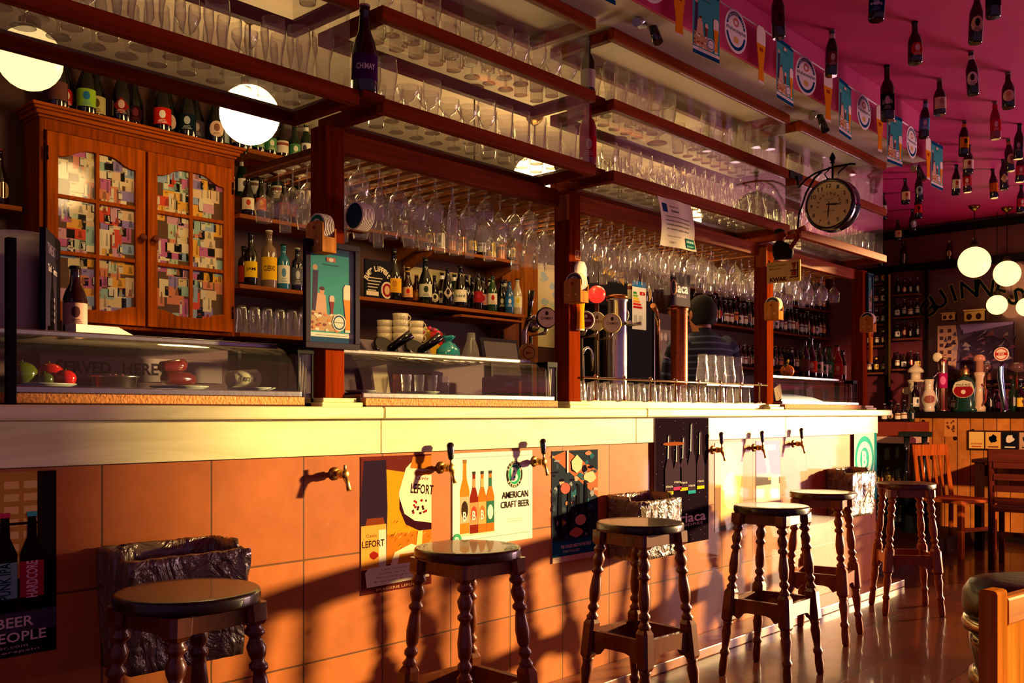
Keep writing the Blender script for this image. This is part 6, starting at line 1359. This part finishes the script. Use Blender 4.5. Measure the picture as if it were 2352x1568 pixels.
# hanging black board with golden lettering and red lamp
p = at(1395, 640, Y=3.6); t = thing('hanging_board', 'black board with curly golden lettering behind second post', 'sign', (p.x, 3.6, p.z-.17)); MB().box(-.2, .2, -.01, .01, 0, .38, '#16121c').build('board', SATIN, t); q = MB(); q.tube([(-.15, 0, .38), (-.15, 0, 2.751-(p.z-.17))], .003, '#2a2224', 6); q.tube([(.15, 0, .38), (.15, 0, 2.751-(p.z-.17))], .003, '#2a2224', 6); q.build('hanger', SATIN, t)
a = Art(.4, .38); a.text('Café del', .12, .29, .18, .05, '#d8a838', .03, shear=.4); a.text('Reyes', .25, .21, .22, .065, '#d8a838', .04, shear=.4); a.poly([(.17, .27), (.24, .31), (.38, .33), (.36, .29), (.26, .26)], '#d8a838'); a.poly([(.30, .18), (.37, .19), (.36, .14)], '#b88a2a'); q = MB(); a.emit(q, (-.2, -.01, 0), XP, ZP, -YP); q.build('lettering', PRINT, t)
p = at(1371, 676, Y=3.3); t = thing('red_lamp', 'small glowing red ball beside the black board', 'lamp', (p.x, 3.3, p.z)); MB().ball((0, 0, 0), .05, '#ff2010', 18, 12).build('red_globe', REDLIGHT, t); q = MB(); q.tube([(0, 0, -.05), (0, 0, -(p.z))], .012, '#3a1a10', 8); q.build('stand', SATIN, t)
p = at(1563, 662, Y=2.95); t = thing('hanging_sign', 'purple hanging sign lettered riaca above the man', 'sign', (p.x, 2.95, p.z-.10)); MB().box(-.095, .095, -.004, .004, 0, .185, '#3a2c40').build('board', MATT, t); a = Art(.19, .185); a.text('riaca', .09, .10, .155, .055, '#d8cce0', .02); a.text('SIDRES', .10, .055, .10, .014, '#a898b0', .01); a.ell(.02, .10, .03, .045, '#c88a6a'); a.ell(.02, .10, .022, .036, '#3a2c40'); q = MB(); a.emit(q, (-.095, -.004, 0), XP, ZP, -YP); q.build('lettering', MATT, t); q = MB(); q.tube([(0, 0, .185), (0, 0, 2.0585-.004-(p.z-.10)-.005)], .002, '#2a2224', 6); q.build('hanger', SATIN, t)

# ================================================================== the man behind the bar, seen from behind
mx_, my_ = at(1616, 715, Y=3.2).x, 3.2
man = thing('person', 'man with dark hair and striped dark shirt facing away', 'person', (mx_, my_, .121), math.radians(-20))
Hh = 1.80
def skin_mesh(name, verts, edges, mat, parent, col, root=0, sub=2):
    me = bpy.data.meshes.new(name); me.from_pydata([v[0] for v in verts], edges, []); o = bpy.data.objects.new(name, me); COL.objects.link(o); o.parent = parent
    sk = o.modifiers.new('skin', 'SKIN'); sk.use_smooth_shade = True
    me.skin_vertices.new() if not me.skin_vertices else None
    for i, v in enumerate(verts): d = me.skin_vertices[0].data[i]; d.radius = v[1] if isinstance(v[1], tuple) else (v[1], v[1]); d.use_root = (i == root)
    s = o.modifiers.new('sub', 'SUBSURF'); s.levels = s.render_levels = sub; me.materials.append(mat); return o
SKINM = plain('skin_tone', '#a8684a', .5, .05, 20, .02)
V = [((0, 0, .95), (.15, .10)), ((0, 0, 1.12), (.14, .10)), ((0, .01, 1.30), (.12, .085)), ((0, .0, 1.43), (.055, .05)), ((0, .01, 1.50), .055), ((0, .025, 1.54), (.06, .07)), ((0, .03, 1.62), (.075, .09)), ((0, .025, 1.70), (.06, .075)),
     ((-.19, 0, 1.41), .035), ((-.26, .02, 1.18), .045), ((-.22, .20, 1.06), .036), ((-.19, .29, 1.07), .026), ((.19, 0, 1.41), .035), ((.26, .02, 1.18), .045), ((.20, .20, 1.06), .036), ((.17, .29, 1.07), .026),
     ((-.10, 0, .88), .09), ((-.11, .01, .48), .062), ((-.12, 0, .08), .045), ((-.12, .14, .03), .035), ((.10, 0, .88), .09), ((.11, .01, .48), .062), ((.12, 0, .08), .045), ((.12, .14, .03), .035)]
Eg = [(0, 1), (1, 2), (2, 3), (3, 4), (4, 5), (5, 6), (6, 7), (3, 8), (8, 9), (9, 10), (10, 11), (3, 12), (12, 13), (13, 14), (14, 15), (0, 16), (16, 17), (17, 18), (18, 19), (0, 20), (20, 21), (21, 22), (22, 23)]
hb = len(V)
for s in (-1, 1):
    wx, wy, wz = s*.18-.005*(s < 0), .29, 1.07; wi = 11 if s < 0 else 15
    base = len(V); V.append(((s*.175, .34, 1.065), (.026, .016))); Eg.append((wi, base))
    for k, L_ in enumerate((.062, .072, .067, .052)):
        x = s*.175+(k-1.5)*.019; a1 = len(V); V.append(((x, .375, 1.062), .0095)); V.append(((x, .375+L_*.55, 1.05), .0085)); V.append(((x, .375+L_*.85, 1.028), .0075)); Eg += [(base, a1), (a1, a1+1), (a1+1, a1+2)]
    a1 = len(V); V.append(((s*.175-s*.035, .345, 1.055), .010)); V.append(((s*.175-s*.055, .38, 1.045), .009)); Eg += [(base, a1), (a1, a1+1)]
skin_mesh('body', V, Eg, SKINM, man, '#a8684a')
q = MB()
for s in (-1, 1): q.ball((s*.083, .02, 1.625), .022, '#a05a40', 10, 7, (.4, .8, 1.3))
q.add([(-.012, .115, 1.60), (.012, .115, 1.60), (0, .138, 1.605), (0, .112, 1.655)], [(0, 1, 2), (0, 2, 3), (1, 3, 2)], '#a8684a'); q.build('ears_and_nose', SKINM, man)
q = MB()
for s in (-1, 1): q.ball((s*.03, .103, 1.64), .011, '#e8e0d8', 10, 6); q.ball((s*.03, .112, 1.64), .006, '#2a1a10', 8, 5)
q.build('eyes', GLOSS, man); q = MB(); q.tube([(-.024, .108, 1.575), (0, .114, 1.572), (.024, .108, 1.575)], .005, '#8a3a34', 6); q.build('mouth', MATT, man)
q = MB(); n = 28; rings = []
rr = random.Random(3)
for i in range(12):
    a = -.85+(PI/2+.85)*i/11
    ring = []
    for k in range(n):
        th = 2*PI*k/n; front = max(0, math.sin(th)); e = max(a, -.85+1.3*min(1, front*1.6))
        c = max(.02, math.cos(e)); ring.append(Vector((.086*c*math.cos(th), .02+.108*c*math.sin(th)-.006*(1-front), 1.64+.118*math.sin(e)+rr.uniform(-.003, .003))))
    rings.append(ring)
q.ring(rings, '#120b0a', n); q.build('hair', CLOTH, man, subsurf=1)
# striped shirt: torso and sleeves in one cloth mesh
q = MB(); n = 32; rings = []; NZ = 60
for i in range(NZ+1):
    z = .92+.60*i/NZ; f = (z-.92)/.60
    rx = .165+.045*math.sin(min(1, f*1.25)*PI/2) if f < .78 else .21*math.cos((f-.78)/.22*PI/2*.86)+.02
    ry = .115+.02*math.sin(f*PI) if f < .8 else .12*math.cos((f-.8)/.2*PI/2*.62)
    rings.append([Vector((rx*math.cos(2*PI*k/n), ry*math.sin(2*PI*k/n)+.004, z+.003*math.sin(6*PI*k/n))) for k in range(n)])
stripe = lambda i: '#5a6488' if i % 4 == 0 else '#20243c'
q.ring(rings, '#20243c', n, colf=stripe)
for s in (-1, 1):
    pts = [(s*.15, 0, 1.445), (s*.20, 0, 1.42), (s*.235, .005, 1.33), (s*.25, .01, 1.25), (s*.26, .015, 1.19)]; P2 = []
    for a_, b_ in zip(pts[:-1], pts[1:]):
        for k in range(4): P2.append(tuple(a_[j]+(b_[j]-a_[j])*k/4 for j in range(3)))
    P2.append(pts[-1]); o0 = len(q.f); q.tube(P2, [.07-.012*i/len(P2) for i in range(len(P2))], '#20243c', 14)
    for j in range(o0, len(q.f)): q.c[j] = lin('#5a6488') if ((j-o0)//14) % 4 == 0 else lin('#20243c')
q.build('striped_shirt', CLOTH, man)
q = MB(); q.ring([[Vector((.05*math.cos(2*PI*k/20), .05*math.sin(2*PI*k/20), z)) for k in range(20)] for z in (1.50, 1.545)], '#1c2034', 20, False, False); q.build('collar', CLOTH, man)
q = MB(); q.ring([[Vector((rx*math.cos(2*PI*k/24), ry*math.sin(2*PI*k/24), z)) for k in range(24)] for rx, ry, z in ((.17, .12, .95), (.185, .13, .86), (.19, .13, .80))], '#1a1a20', 24)
for s in (-1, 1): q.tube([(s*.095, 0, .84), (s*.11, .01, .48), (s*.12, 0, .09)], [.098, .078, .062], '#1a1a20', 18)
q.build('trousers', CLOTH, man)
q = MB()
for s in (-1, 1): q.tube([(s*.12, -.07, .045), (s*.12, .06, .045), (s*.12, .18, .035)], [.042, .046, .032], '#120e0e', 12)
q.build('shoes', SATIN, man)
# ================================================================== pine partition with the display of old taps
PX = 9.1
t = thing('pine_partition', 'low pine boarded partition under a black shelf of old taps', 'partition', (PX, 0, 0))
MB().box(0, .10, 1.0, 3.30, 0, 1.085).build('pine_boards', PINE, t)
q = MB(); q.box(-.03, .58, 1.0, 3.33, 1.0855, 1.142, '#0f0a0c'); q.box(-.012, .101, 3.3005, 3.33, 0, 1.085, '#0f0a0c'); q.box(.50, .55, 1.0, 3.30, 0, 1.085, '#0f0a0c'); q.build('black_top', SATIN, t, bevel=.004)
q = MB(); q.box(-.006, -.0005, 1.0, 3.30, 0, .09, '#1a0e0a'); q.build('black_base', SATIN, t)
rk = random.Random(4); q = MB()
for y, z, r_ in ((3.18, 1.05, .018), (2.62, .62, .05), (2.9, .9, .02), (3.1, .72, .022), (2.75, .97, .018)): q.lathe([(r_, 0), (r_*.9, .0012)], '#241008', 14, Matrix.Translation((-.0002, y, z)) @ Matrix.Rotation(-PI/2, 4, 'Y'))
q.build('knots', SATIN, t)
ZP_ = 1.1423
def onp(px, X=9.33): return at(px, 948, X=X).y
t = thing('ceramic_tap_tower', 'tall white painted ceramic beer tower with cap', 'beer tower', (9.36, onp(2103, 9.36), ZP_)); q = MB()
q.lathe([(.085, 0), (.085, .03), (.068, .05), (.062, .20), (.066, .27), (.078, .30), (.06, .305), (.045, .31), (.045, .37), (.075, .375), (.072, .395), (.05, .42), (.03, .435), (.01, .455), (.012, .475), (.002, .485)], '#cfc0a0', 28); q.build('tower', GLOSS, t)
for s in (-1, 1): q = MB(); q.lathe([(.035, -.01), (.04, 0), (.035, .01)], '#c0b090', 18, Matrix.Translation((0, s*.085, .20)) @ Matrix.Rotation(PI/2, 4, 'Y')); q.build('side_disc', GLOSS, t)
q = MB(); patch(q, .066, .08, .25, .6, '#7a7a88', 'diamond', PI); patch(q, .068, .11, .22, .35, '#cfc0a0', 'oval', PI, .0006); q.build('painted_motif', PRINT, t)
t = thing('ceramic_bottle', 'round-bellied white ceramic flask with painted scene', 'flask', (9.20, onp(2134, 9.2), ZP_)); q = MB(); q.lathe([(.05, 0), (.05, .03), (.045, .04), (.062, .09), (.066, .13), (.05, .18), (.036, .205), (.04, .22), (.036, .23), (.042, .28), (.046, .30), (.002, .302)], '#c8b8a0', 24); patch(q, .067, .08, .15, .8, '#8a4a3a', 'oval', PI+.4); q.build('flask', GLOSS, t)
t = thing('chrome_tap_tower', 'chrome beer tap tower with pink panel and round badge', 'beer tower', (9.34, onp(2166, 9.34), ZP_)); q = MB(); q.lathe([(.055, 0), (.055, .015), (.04, .03), (.04, .42), (.045, .47), (.03, .50), (.002, .51)], '#c8a080', 20); q.tube([(-.03, .02, .38), (-.07, .06, .33), (-.08, .07, .28)], [.012, .01, .010], '#b8b0b8', 8); q.tube([(-.01, .07, .0), (-.01, .05, .1), (-.01, .06, .2), (-.01, .045, .3)], .010, '#c8c8d8', 8); q.build('tower', METAL, t)
q = MB(); patch(q, .042, .22, .36, 1.3, '#a01858', 'rect', PI+.2); patch(q, .0425, .25, .33, .6, '#d86aa0', 'oval', PI+.3, .0006); q.build('pink_panel', PRINT, t); q = MB(); q.ball((-.02, .045, .51), .045, '#d8c8a8', 14, 9, (.35, 1, 1)); q.build('round_badge', GLOSS, t)
t = thing('green_tap_head', 'dark green beer font with crowned red shield', 'beer tower', (9.32, onp(2218), ZP_)); q = MB(); q.ring([[Vector((-.05+.1*((k//2) % 2)*1.0 if False else .05*math.cos(2*PI*k/20), w_*math.sin(2*PI*k/20), z)) for k in range(20)] for w_, z in ((.11, 0), (.11, .02), (.09, .04), (.085, .12), (.095, .2), (.09, .26), (.05, .31), (.02, .33))], '#12342a', 20); q.build('font', GLOSS, t)
q = MB(); a = Art(1, 1); a.ell(0, 0, .095, .075, '#c8b890'); a.ell(0, -.01, .085, .06, '#8a1820'); a.poly([(-.09, .03), (.09, .03), (.07, .07), (0, .09), (-.07, .07)], '#c8c0a0'); a.text('PALE ALE', 0, .045, .12, .018, '#3a3028', .02); a.ell(0, -.02, .02, .02, '#d8c8b0'); a.emit(q, (-.056, 0, .20), -YP, ZP, -XP); q.build('shield', PRINT, t)
q = MB(); q.lathe([(.03, .325), (.045, .345), (.035, .36), (.04, .38), (.0, .43)], '#c8a060', 10); q.build('crown', BRASS, t)
t = thing('ceramic_column_tap', 'pale ceramic column tap with curved side handle', 'beer tower', (9.36, onp(2247), ZP_)); q = MB(); q.lathe([(.055, 0), (.055, .04), (.04, .06), (.036, .3), (.05, .34), (.045, .36)], '#c8a888', 20); q.lathe([(.035, .3605), (.035, .46), (.055, .465), (.05, .50), (.03, .52)], '#b87a60', 16); q.build('column', GLOSS, t); q = MB(); q.tube([(-.03, -.03, .25), (-.05, -.07, .20), (-.05, -.07, .1), (-.03, -.03, .05)], .008, '#8a2a24', 8); q.build('side_handle', GLOSS, t)
t = thing('curved_tap', 'tall curved chrome beer font with round red and white badge', 'beer tower', (9.30, onp(2306), ZP_)); q = MB(); q.tube([(0, -.03, 0), (0, -.02, .02), (0, .0, .15), (0, .02, .30), (0, .015, .40), (0, -.01, .44)], [.05, .028, .024, .03, .026, .014], '#8aa0c0', 16); q.build('font', METAL, t)
q = MB(); q.lathe([(.062, -.008), (.062, .008)], '#e0d8c8', 24, Matrix.Translation((-.01, .01, .515)) @ Matrix.Rotation(-PI/2, 4, 'Y')); a = Art(1, 1); a.ell(0, 0, .055, .055, '#b84a40', n=24); a.ell(0, 0, .045, .045, '#e0d0bc', n=24); a.rect(-.045, -.012, .045, .012, '#b01c1c'); a.text('cruz', 0, 0, .05, .013, '#e8e0d0', .02); a.emit(q, (-.0182, .01, .515), -YP, ZP, -XP); q.build('round_badge', PRINT, t)
TP = [(2190, 'long', BLK, 0, 'between chrome and green fonts'), (2062, 'wine', BLK, 1, 'at left end of partition shelf'), (2080, 'stubby', BLK, 5, 'beside the white ceramic tower'), (2272, 'long', BLK, 8, 'right of the ceramic column'), (2288, 'stubby', BRN, 2, 'right of the ceramic column'), (2325, 'wine', GRN, 8, 'right of the curved chrome font'), (2342, 'magnum', BLK, 4, 'at right edge of partition shelf'), (2350, 'long', BRN, 5, 'at right edge of partition shelf')]
for px, sh, b, pi, wd in TP:
    y_ = onp(px, 9.42)
    xx = 9.44
    if px == 2062: xx, y_ = 9.18, 3.28
    if px == 2080: xx, y_ = 9.53, 3.26
    mini(sh, pi, b, wd, 'bottles among the old taps', (xx, y_, ZP_), .95)
for px, wd in ((2262, 'behind green font'), (2335, 'near right edge')):
    t = thing('brass_barrel_tap', 'small dark barrel on brass tap standing '+wd, 'beer tower', (9.50, onp(px, 9.5), ZP_)); q = MB(); q.tube([(0, 0, 0), (0, 0, .36)], .014, '#b09050', 8); q.build('pipe', BRASS, t); q = MB(); q.tube([(0, -.06, .40), (0, 0, .40), (0, .06, .40)], [.04, .05, .04], '#5a3a3a', 12); q.build('barrel', GLOSS, t)
for i in range(9):
    put_glass('stemmed_beer_glass' if i % 2 else 'pint_glass', (9.55+.04*(i % 2), 2.50+.085*i, ZP_), 'clear beer glass at the back of partition shelf', 'glasses at the back of partition shelf')

# mirror wall, arched lettering, town picture
t = thing('bar_mirror', 'dark wall mirror with black arched lettering reading Guinness', 'mirror', (XE-.002, 2.5, 1.45)); q = MB(); q.box(-.02, -.001, -.9, .94, 0, 1.12, '#6a4a50'); MIR = paint('old_mirror', .10, metal=.9); q.build('mirror_glass', MIR, t)
q = MB(); q.box(-.04, -.0005, .941, .97, -.02, 1.13, '#120a0c'); q.box(-.04, -.0005, -.9, .94, 1.121, 1.134, '#120a0c'); q.box(-.04, -.0005, -.9, .94, -.03, -.001, '#120a0c'); q.build('frame', SATIN, t)
c0 = at(2238, 820, X=XE-.03); Rr = (820-662)/CF*9.4
a = Art(1, 1); a.arc('GUINNESS', 0, 0, Rr, .17, PI*.735, PI*.245, '#0c1410', .012); q = MB(); a.emit(q, (-.0215, c0.y-2.5, c0.z-1.45), -YP, ZP, -XP); q.build('arched_lettering', PRINT, t)
a2 = Art(1, 1); a2.arc('GUINNESS', 0, 0, Rr, .185, PI*.735, PI*.245, '#8a7040', .03); q = MB(); a2.emit(q, (-.0208, c0.y-2.5, c0.z-1.45), -YP, ZP, -XP); q.build('gold_edging', PRINT, t)
p0 = at(2152, 850, X=XE-.06); p1 = at(2326, 738, X=XE-.06)
t = thing('town_picture', 'large purple toned picture of an old town street', 'picture', (XE-.03, p1.y, p0.z)); w_ = p0.y-p1.y; h_ = p1.z-p0.z
MB().box(-.012, 0, 0, w_, 0, h_, '#5a4060').build('panel', PRINT, t); a = Art(w_, h_); r = random.Random(21)
a.rect(0, 0, w_, h_, '#54405c'); a.poly([(0, h_*.3), (w_*.25, 0), (w_*.28, h_*.6), (w_*.25, h_), (0, h_)], '#b88a78'); a.poly([(w_*.3, h_*.1), (w_*.3, h_*.65), (w_*.6, h_*.85), (w_*.95, h_*.55), (w_, h_*.1)], '#3a2a40')
for i in range(60): 
    x = r.uniform(.02, .94)*w_; y = r.uniform(.03, .8)*h_; a.poly([(x, y), (x+r.uniform(.02, .09), y+r.uniform(-.02, .03)), (x+r.uniform(.02, .07), y+r.uniform(.02, .06))], r.choice(['#2a1c30', '#8a7a8c', '#6a4a68', '#9a8490', '#7a4456', '#4a3858', '#3a2c48']), L=4+i % 9)
for i in range(5): a.rect(w_*(.03+.0), h_*(.2+.16*i), w_*.08, h_*(.28+.16*i), '#4a2c3a', L=20); a.rect(w_*.14, h_*(.2+.16*i), w_*.19, h_*(.28+.16*i), '#4a2c3a', L=20)
a.poly([(w_*.35, h_*.8), (w_, h_*.95), (w_, h_), (w_*.3, h_)], '#9a7ac0', L=3)
q = MB(); a.emit(q, (-.012, w_, 0), -YP, ZP, -XP); q.build('print', PRINT, t)
for i, (px, py, s_) in enumerate(((2240, 728, .62), (2180, 726, .4))):
    p = at(px, py, X=XE-.05); t = thing('arched_facade_model', ['lit cream arched house front above town picture', 'small lit ornament above left of town picture'][i], 'ornament', (XE-.075, p.y, p.z-.04)); w_ = .14*s_
    q = MB(); q.box(-.02, .028, -w_, w_, 0, .16*s_, '#c89a5a'); q.box(-.03, .028, -w_*1.1, w_*1.1, .16*s_, .18*s_, '#d8a868'); q.build('front', SATIN, t); a = Art(1, 1)
    for k in (-1, 1): a.ell(k*w_*.5, .07*s_, w_*.3, .05*s_, '#3a1c14')
    q = MB(); a.emit(q, (-.0202, 0, 0), -YP, ZP, -XP); q.build('arches', PRINT, t)
o = MB().box(-.10, .0, -.9, .75, -.02, 0, '#2a1614').build('back_ledge', WOODX, None, (XE-.045, 2.5, 1.40)); tag(o, 'narrow dark ledge on end wall behind the old taps', 'shelf')
# largest globe is a lamp; the others stand in for mirror reflections
p = at(2238, 602, X=9.34); globe(p.x, p.y, p.z, .14, GLOBE_FAR, 'largest cream globe lamp hanging over the old taps', 3.03, 'globe lamps over the partition')
p = at(2313, 628, X=9.62); globe(p.x, p.y, p.z, .118, GLOBE_FAR, 'cream globe standing in for a lamp reflection by the top of lettering', 3.03, 'globe lamps over the partition')  # a reflection in the mirror, built as a glowing globe
p = at(2290, 700, X=9.75); globe(p.x, p.y, p.z, .092, GLOBE_FAR, 'small cream globe standing in for a lamp reflection before the town picture', 3.03, 'globe lamps over the partition', False)  # mirrored lamp modelled as a small hanging globe
q = MB(); q.tube([(p.x, p.y, p.z+.13), (p.x, p.y, 3.025)], .003, '#1a1010', 6); o = q.build('reflection_cord', SATIN); tag(o, 'thin added cord of the small reflection globe before the town picture', 'cord')  # cord added for the globe that replaces a reflection
p = at(2357, 705, X=9.75); globe(p.x, p.y, p.z, .085, GLOBE_FAR, 'small cream globe standing in for a lamp reflection cut by right edge', 3.03, 'globe lamps over the partition')  # another mirrored lamp, added as a glowing globe
# framed strip, paper, cooler, stand
t = thing('picture_frame', 'long dark frame holding four small beer pictures on pine', 'picture', (PX, at(2352, 1000, X=PX).y-.12, at(2250, 1033, X=PX).z)); ytop = at(2223, 1000, X=PX).y; y0 = t.location.y; w_ = ytop-y0; h_ = .175
q = MB(); q.box(-.016, -.0003, 0, w_, 0, h_, '#2a120c'); q.build('frame', SATIN, t); a = Art(w_, h_); cw = .125
for k, (c1, c2) in enumerate((('#d8b060', '#1c1414'), ('#d0a050', '#5a2a1c'), ('#14141c', '#d8c8b0'), ('#b08a70', '#2a2430'), ('#c8a060', '#3a2a20'))):
    x = .015+k*(cw+.012)
    if x+cw > w_: break
    a.rect(x, .014, x+cw, h_-.014, c1, L=2); a.blob(x+cw/2, h_*.58, cw*.32, h_*.26, c2, random.Random(k)); a.rect(x+.02, .026, x+cw-.02, .036, '#a83a20' if k == 0 else c2, L=3)
a.text('GUINNESS', .015+cw/2, .056, cw*.8, .016, '#a03020', .03); q = MB(); a.emit(q, (-.016, w_, 0), -YP, ZP, -XP); q.build('pictures', PRINT, t)
p = at(2183, 1002, X=PX); t = thing('pinned_paper', 'small drawing pinned to the pine boards', 'paper', (PX-.001, p.y, p.z)); MB().box(-.002, 0, -.055, .055, 0, .16, '#b8783c').build('sheet', PRINT, t); a = Art(.11, .16); r = random.Random(3)
for i in range(14): a.blob(r.uniform(.02, .09), r.uniform(.03, .14), .012, .012, '#5a2c18', r)
q = MB(); a.emit(q, (-.002, .055, 0), -YP, ZP, -XP); q.build('drawing', PRINT, t)
cy0, cy1 = at(2088, 1000, X=8.55).y, at(2006, 1000, X=8.55).y+.1
t = thing('bottle_cooler', 'low glass fronted cooler with bottles past the counter end', 'fridge', (8.55, cy0, 0)); w_ = cy1-cy0; q = MB(); q.box(.0, .5, 0, .03, 0, .86, '#1a1416'); q.box(0, .5, w_-.03, w_, 0, .86, '#1a1416'); q.box(.42, .5, .031, w_-.031, 0, .86, '#1a1416'); q.box(.0, .419, .031, w_-.031, 0, .12, '#1a1416'); q.box(0, .5, 0, w_, .8601, .92, '#c8a898'); q.box(0, .5, 0, w_, .9201, 1.05, '#7a3020'); q.build('cabinet', SATIN, t, bevel=.003)
q = MB(); q.box(.06, .418, .031, w_-.031, .46, .48, '#8a7a80'); q.build('inner_shelf', METAL, t); q = MB(); q.box(.008, .012, .031, w_-.031, .125, .855); q.build('glass_door', PANE, t)
row(cy0+.08, cy1-.08, 6, 8.68, .4803, 'inside the low cooler upper level', 'bottles on the upper level of cooler', ('stubby', 'long'), .95, (4, 0, 2), along='y')
row(cy0+.08, cy1-.08, 6, 8.70, .1203, 'inside the low cooler lower level', 'bottles on the lower level of cooler', ('long',), 1.0, (8, 5, 9), along='y')
row(cy0+.05, cy1-.12, 5, 8.75, 1.0505, 'standing on top of the low cooler', 'bottles on top of the cooler', ('wine', 'magnum', 'stubby'), .8, (5, 0, 8), along='y')
sp = at(2103, 1265, X=8.32); t = thing('spindle_stand', 'black wooden stand with turned spindles past the counter end', 'stand', (sp.x, sp.y, 0), .3); BK = '#14191a'
q = MB(); q.lathe([(.15, 0), (.15, .07), (.12, .08), (.11, .38), (.125, .40), (.125, .42)], BK, 8); q.build('base', SATIN, t)
q = MB(); q.box(-.13, .13, -.13, .13, .93, .97, BK); q.build('top_plate', SATIN, t, bevel=.004)
for x, y in ((-.07, -.07), (.07, -.07), (-.07, .07), (.07, .07)):
    q = MB(); q.lathe([(.016, .42), (.022, .45), (.014, .47), (.022, .53), (.012, .56), (.018, .60), (.022, .62), (.014, .64), (.018, .80), (.022, .93)], BK, 12, Matrix.Translation((x, y, 0))); q.build('spindle', GLOSS, t)
# wooden chairs and table in the far corner
def chair(name, label, loc, rz, col, slats=True, seat_h=.45, bh=.87):
    t = thing(name, label, 'chair', loc, rz, 'wooden dining chairs in the far corner')
    q = MB(); q.box(-.21, .21, -.21, .21, seat_h-.03, seat_h, col); q.build('seat', WOODX, t, bevel=.006)
    for x, y in ((-.19, -.19), (.19, -.19)): q = MB(); q.box(x-.018, x+.018, y-.018, y+.018, 0, seat_h-.0301, col); q.build('leg', WOODZ, t)
    for x in (-.19, .19): q = MB(); q.tube([(x, .20, 0), (x, .195, seat_h), (x, .25, bh)], [.024, .024, .02], col, 4); q.build('leg', WOODZ, t)
    q = MB(); q.box(-.20, .20, .235, .262, bh-.09, bh, col)
    if slats:
        for x in (-.11, -.04, .04, .11): q.tube([(x, .20, seat_h), (x, .25, bh-.08)], .014, col, 4)
        q.build('back_splats', WOODZ, t, )
    else:
        for k in range(4): q.box(-.17, .17, .205+.010*k, .225+.010*k, seat_h+.03+.085*k, seat_h+.075+.085*k, col)
        q.build('back_slats', WOODX, t)
    q = MB(); q.box(-.18, .18, -.197, -.183, .2, .23, col); q.build('stretcher', WOODX, t); return t
c = at(2185, 1275, Z=0); chair('dining_chair', 'orange wooden chair with upright slats near pine boards', (c.x+.12, c.y, 0), -.35, '#a8501c')
c = at(2310, 1310, Z=0); chair('dining_chair', 'dark chair with horizontal back slats at right edge', (c.x+.2, c.y-.08, 0), PI/2+.1, '#4a1c14', False)
c = at(2262, 1290, Z=0); t = thing('dining_table', 'dark wooden table behind the slatted chair', 'table', (c.x+1.0, c.y-.12, 0)); q = MB(); q.box(-.4, .4, -.55, .40, .72, .75, '#2a120e'); q.build('tabletop', WOODX, t, bevel=.005)
for x in (-.35, .35):
    for y in (-.5, .35): q = MB(); q.box(x-.03, x+.03, y-.03, y+.03, 0, .7199, '#2a120e'); q.build('leg', WOODZ, t)
o = MB().lathe([(.05, 0), (.055, .01), (.055, .17), (.05, .18)], '#2a1c24', 20).build('dark_canister', SATIN, None, (c.x+.80, c.y-.45, .7503)); tag(o, 'dark canister standing on the far table', 'canister')
# foreground: round black cushioned stool and wooden chair back
t = thing('cushion_stool', 'round black padded stool with metal ring in right foreground', 'stool', (2.42, .56, 0)); q = MB()
q.lathe([(.165, .662), (.183, .668), (.188, .69), (.186, .72), (.172, .742), (.12, .752), (.002, .756)], '#15100f', 48); q.build('cushion', paint('black_leather', .32, noise=.2, nscale=60, bump=.15), t)
q = MB(); q.lathe([(.176, .63), (.186, .636), (.188, .65), (.184, .6615), (.15, .6618)], '#a89a80', 48); q.build('metal_ring', METAL, t)
q = MB(); q.lathe([(.165, 0), (.17, .02), (.15, .05), (.145, .3), (.155, .52), (.172, .60), (.172, .6295)], '#17120f', 40); q.build('drum_body', GLOSS, t)
q = MB(); q.lathe([(.17, .10), (.178, .11), (.178, .13), (.16, .14)], '#a89a80', 48, cap0=False, cap1=False); q.lathe([(.165, .50), (.174, .51), (.172, .535), (.164, .54)], '#8a7a60', 48, cap0=False, cap1=False); q.build('metal_hoops', METAL, t)
t = thing('foreground_chair', 'orange pine chair back cut by the bottom right corner', 'chair', (1.56, .452, 0), math.radians(-8)); t.name = 'pine_chair'
OC = '#c87428'
q = MB(); q.box(0, .045, -.014, .014, .0, .86, OC); q.build('back_post', WOODZ, t, bevel=.006)
q = MB(); q.box(.355, .40, -.014, .014, .0, .86, OC); q.build('back_post', WOODZ, t, bevel=.006)
q = MB(); q.box(.0455, .3545, -.012, .012, .80, .845, OC); q.box(.0455, .3545, -.012, .012, .46, .50, OC); q.build('back_rail', WOODX, t, bevel=.005)
q = MB(); q.box(.0455, .3545, -.006, .006, .5005, .7995, '#d8842e'); q.build('back_panel', WOODZ, t)
q = MB(); q.box(-.0, .40, -.40, -.015, .42, .455, OC); q.build('seat', WOODX, t, bevel=.005)
for x in (.0, .36): q = MB(); q.box(x, x+.04, -.40, -.36, 0, .4195, OC); q.build('leg', WOODZ, t)
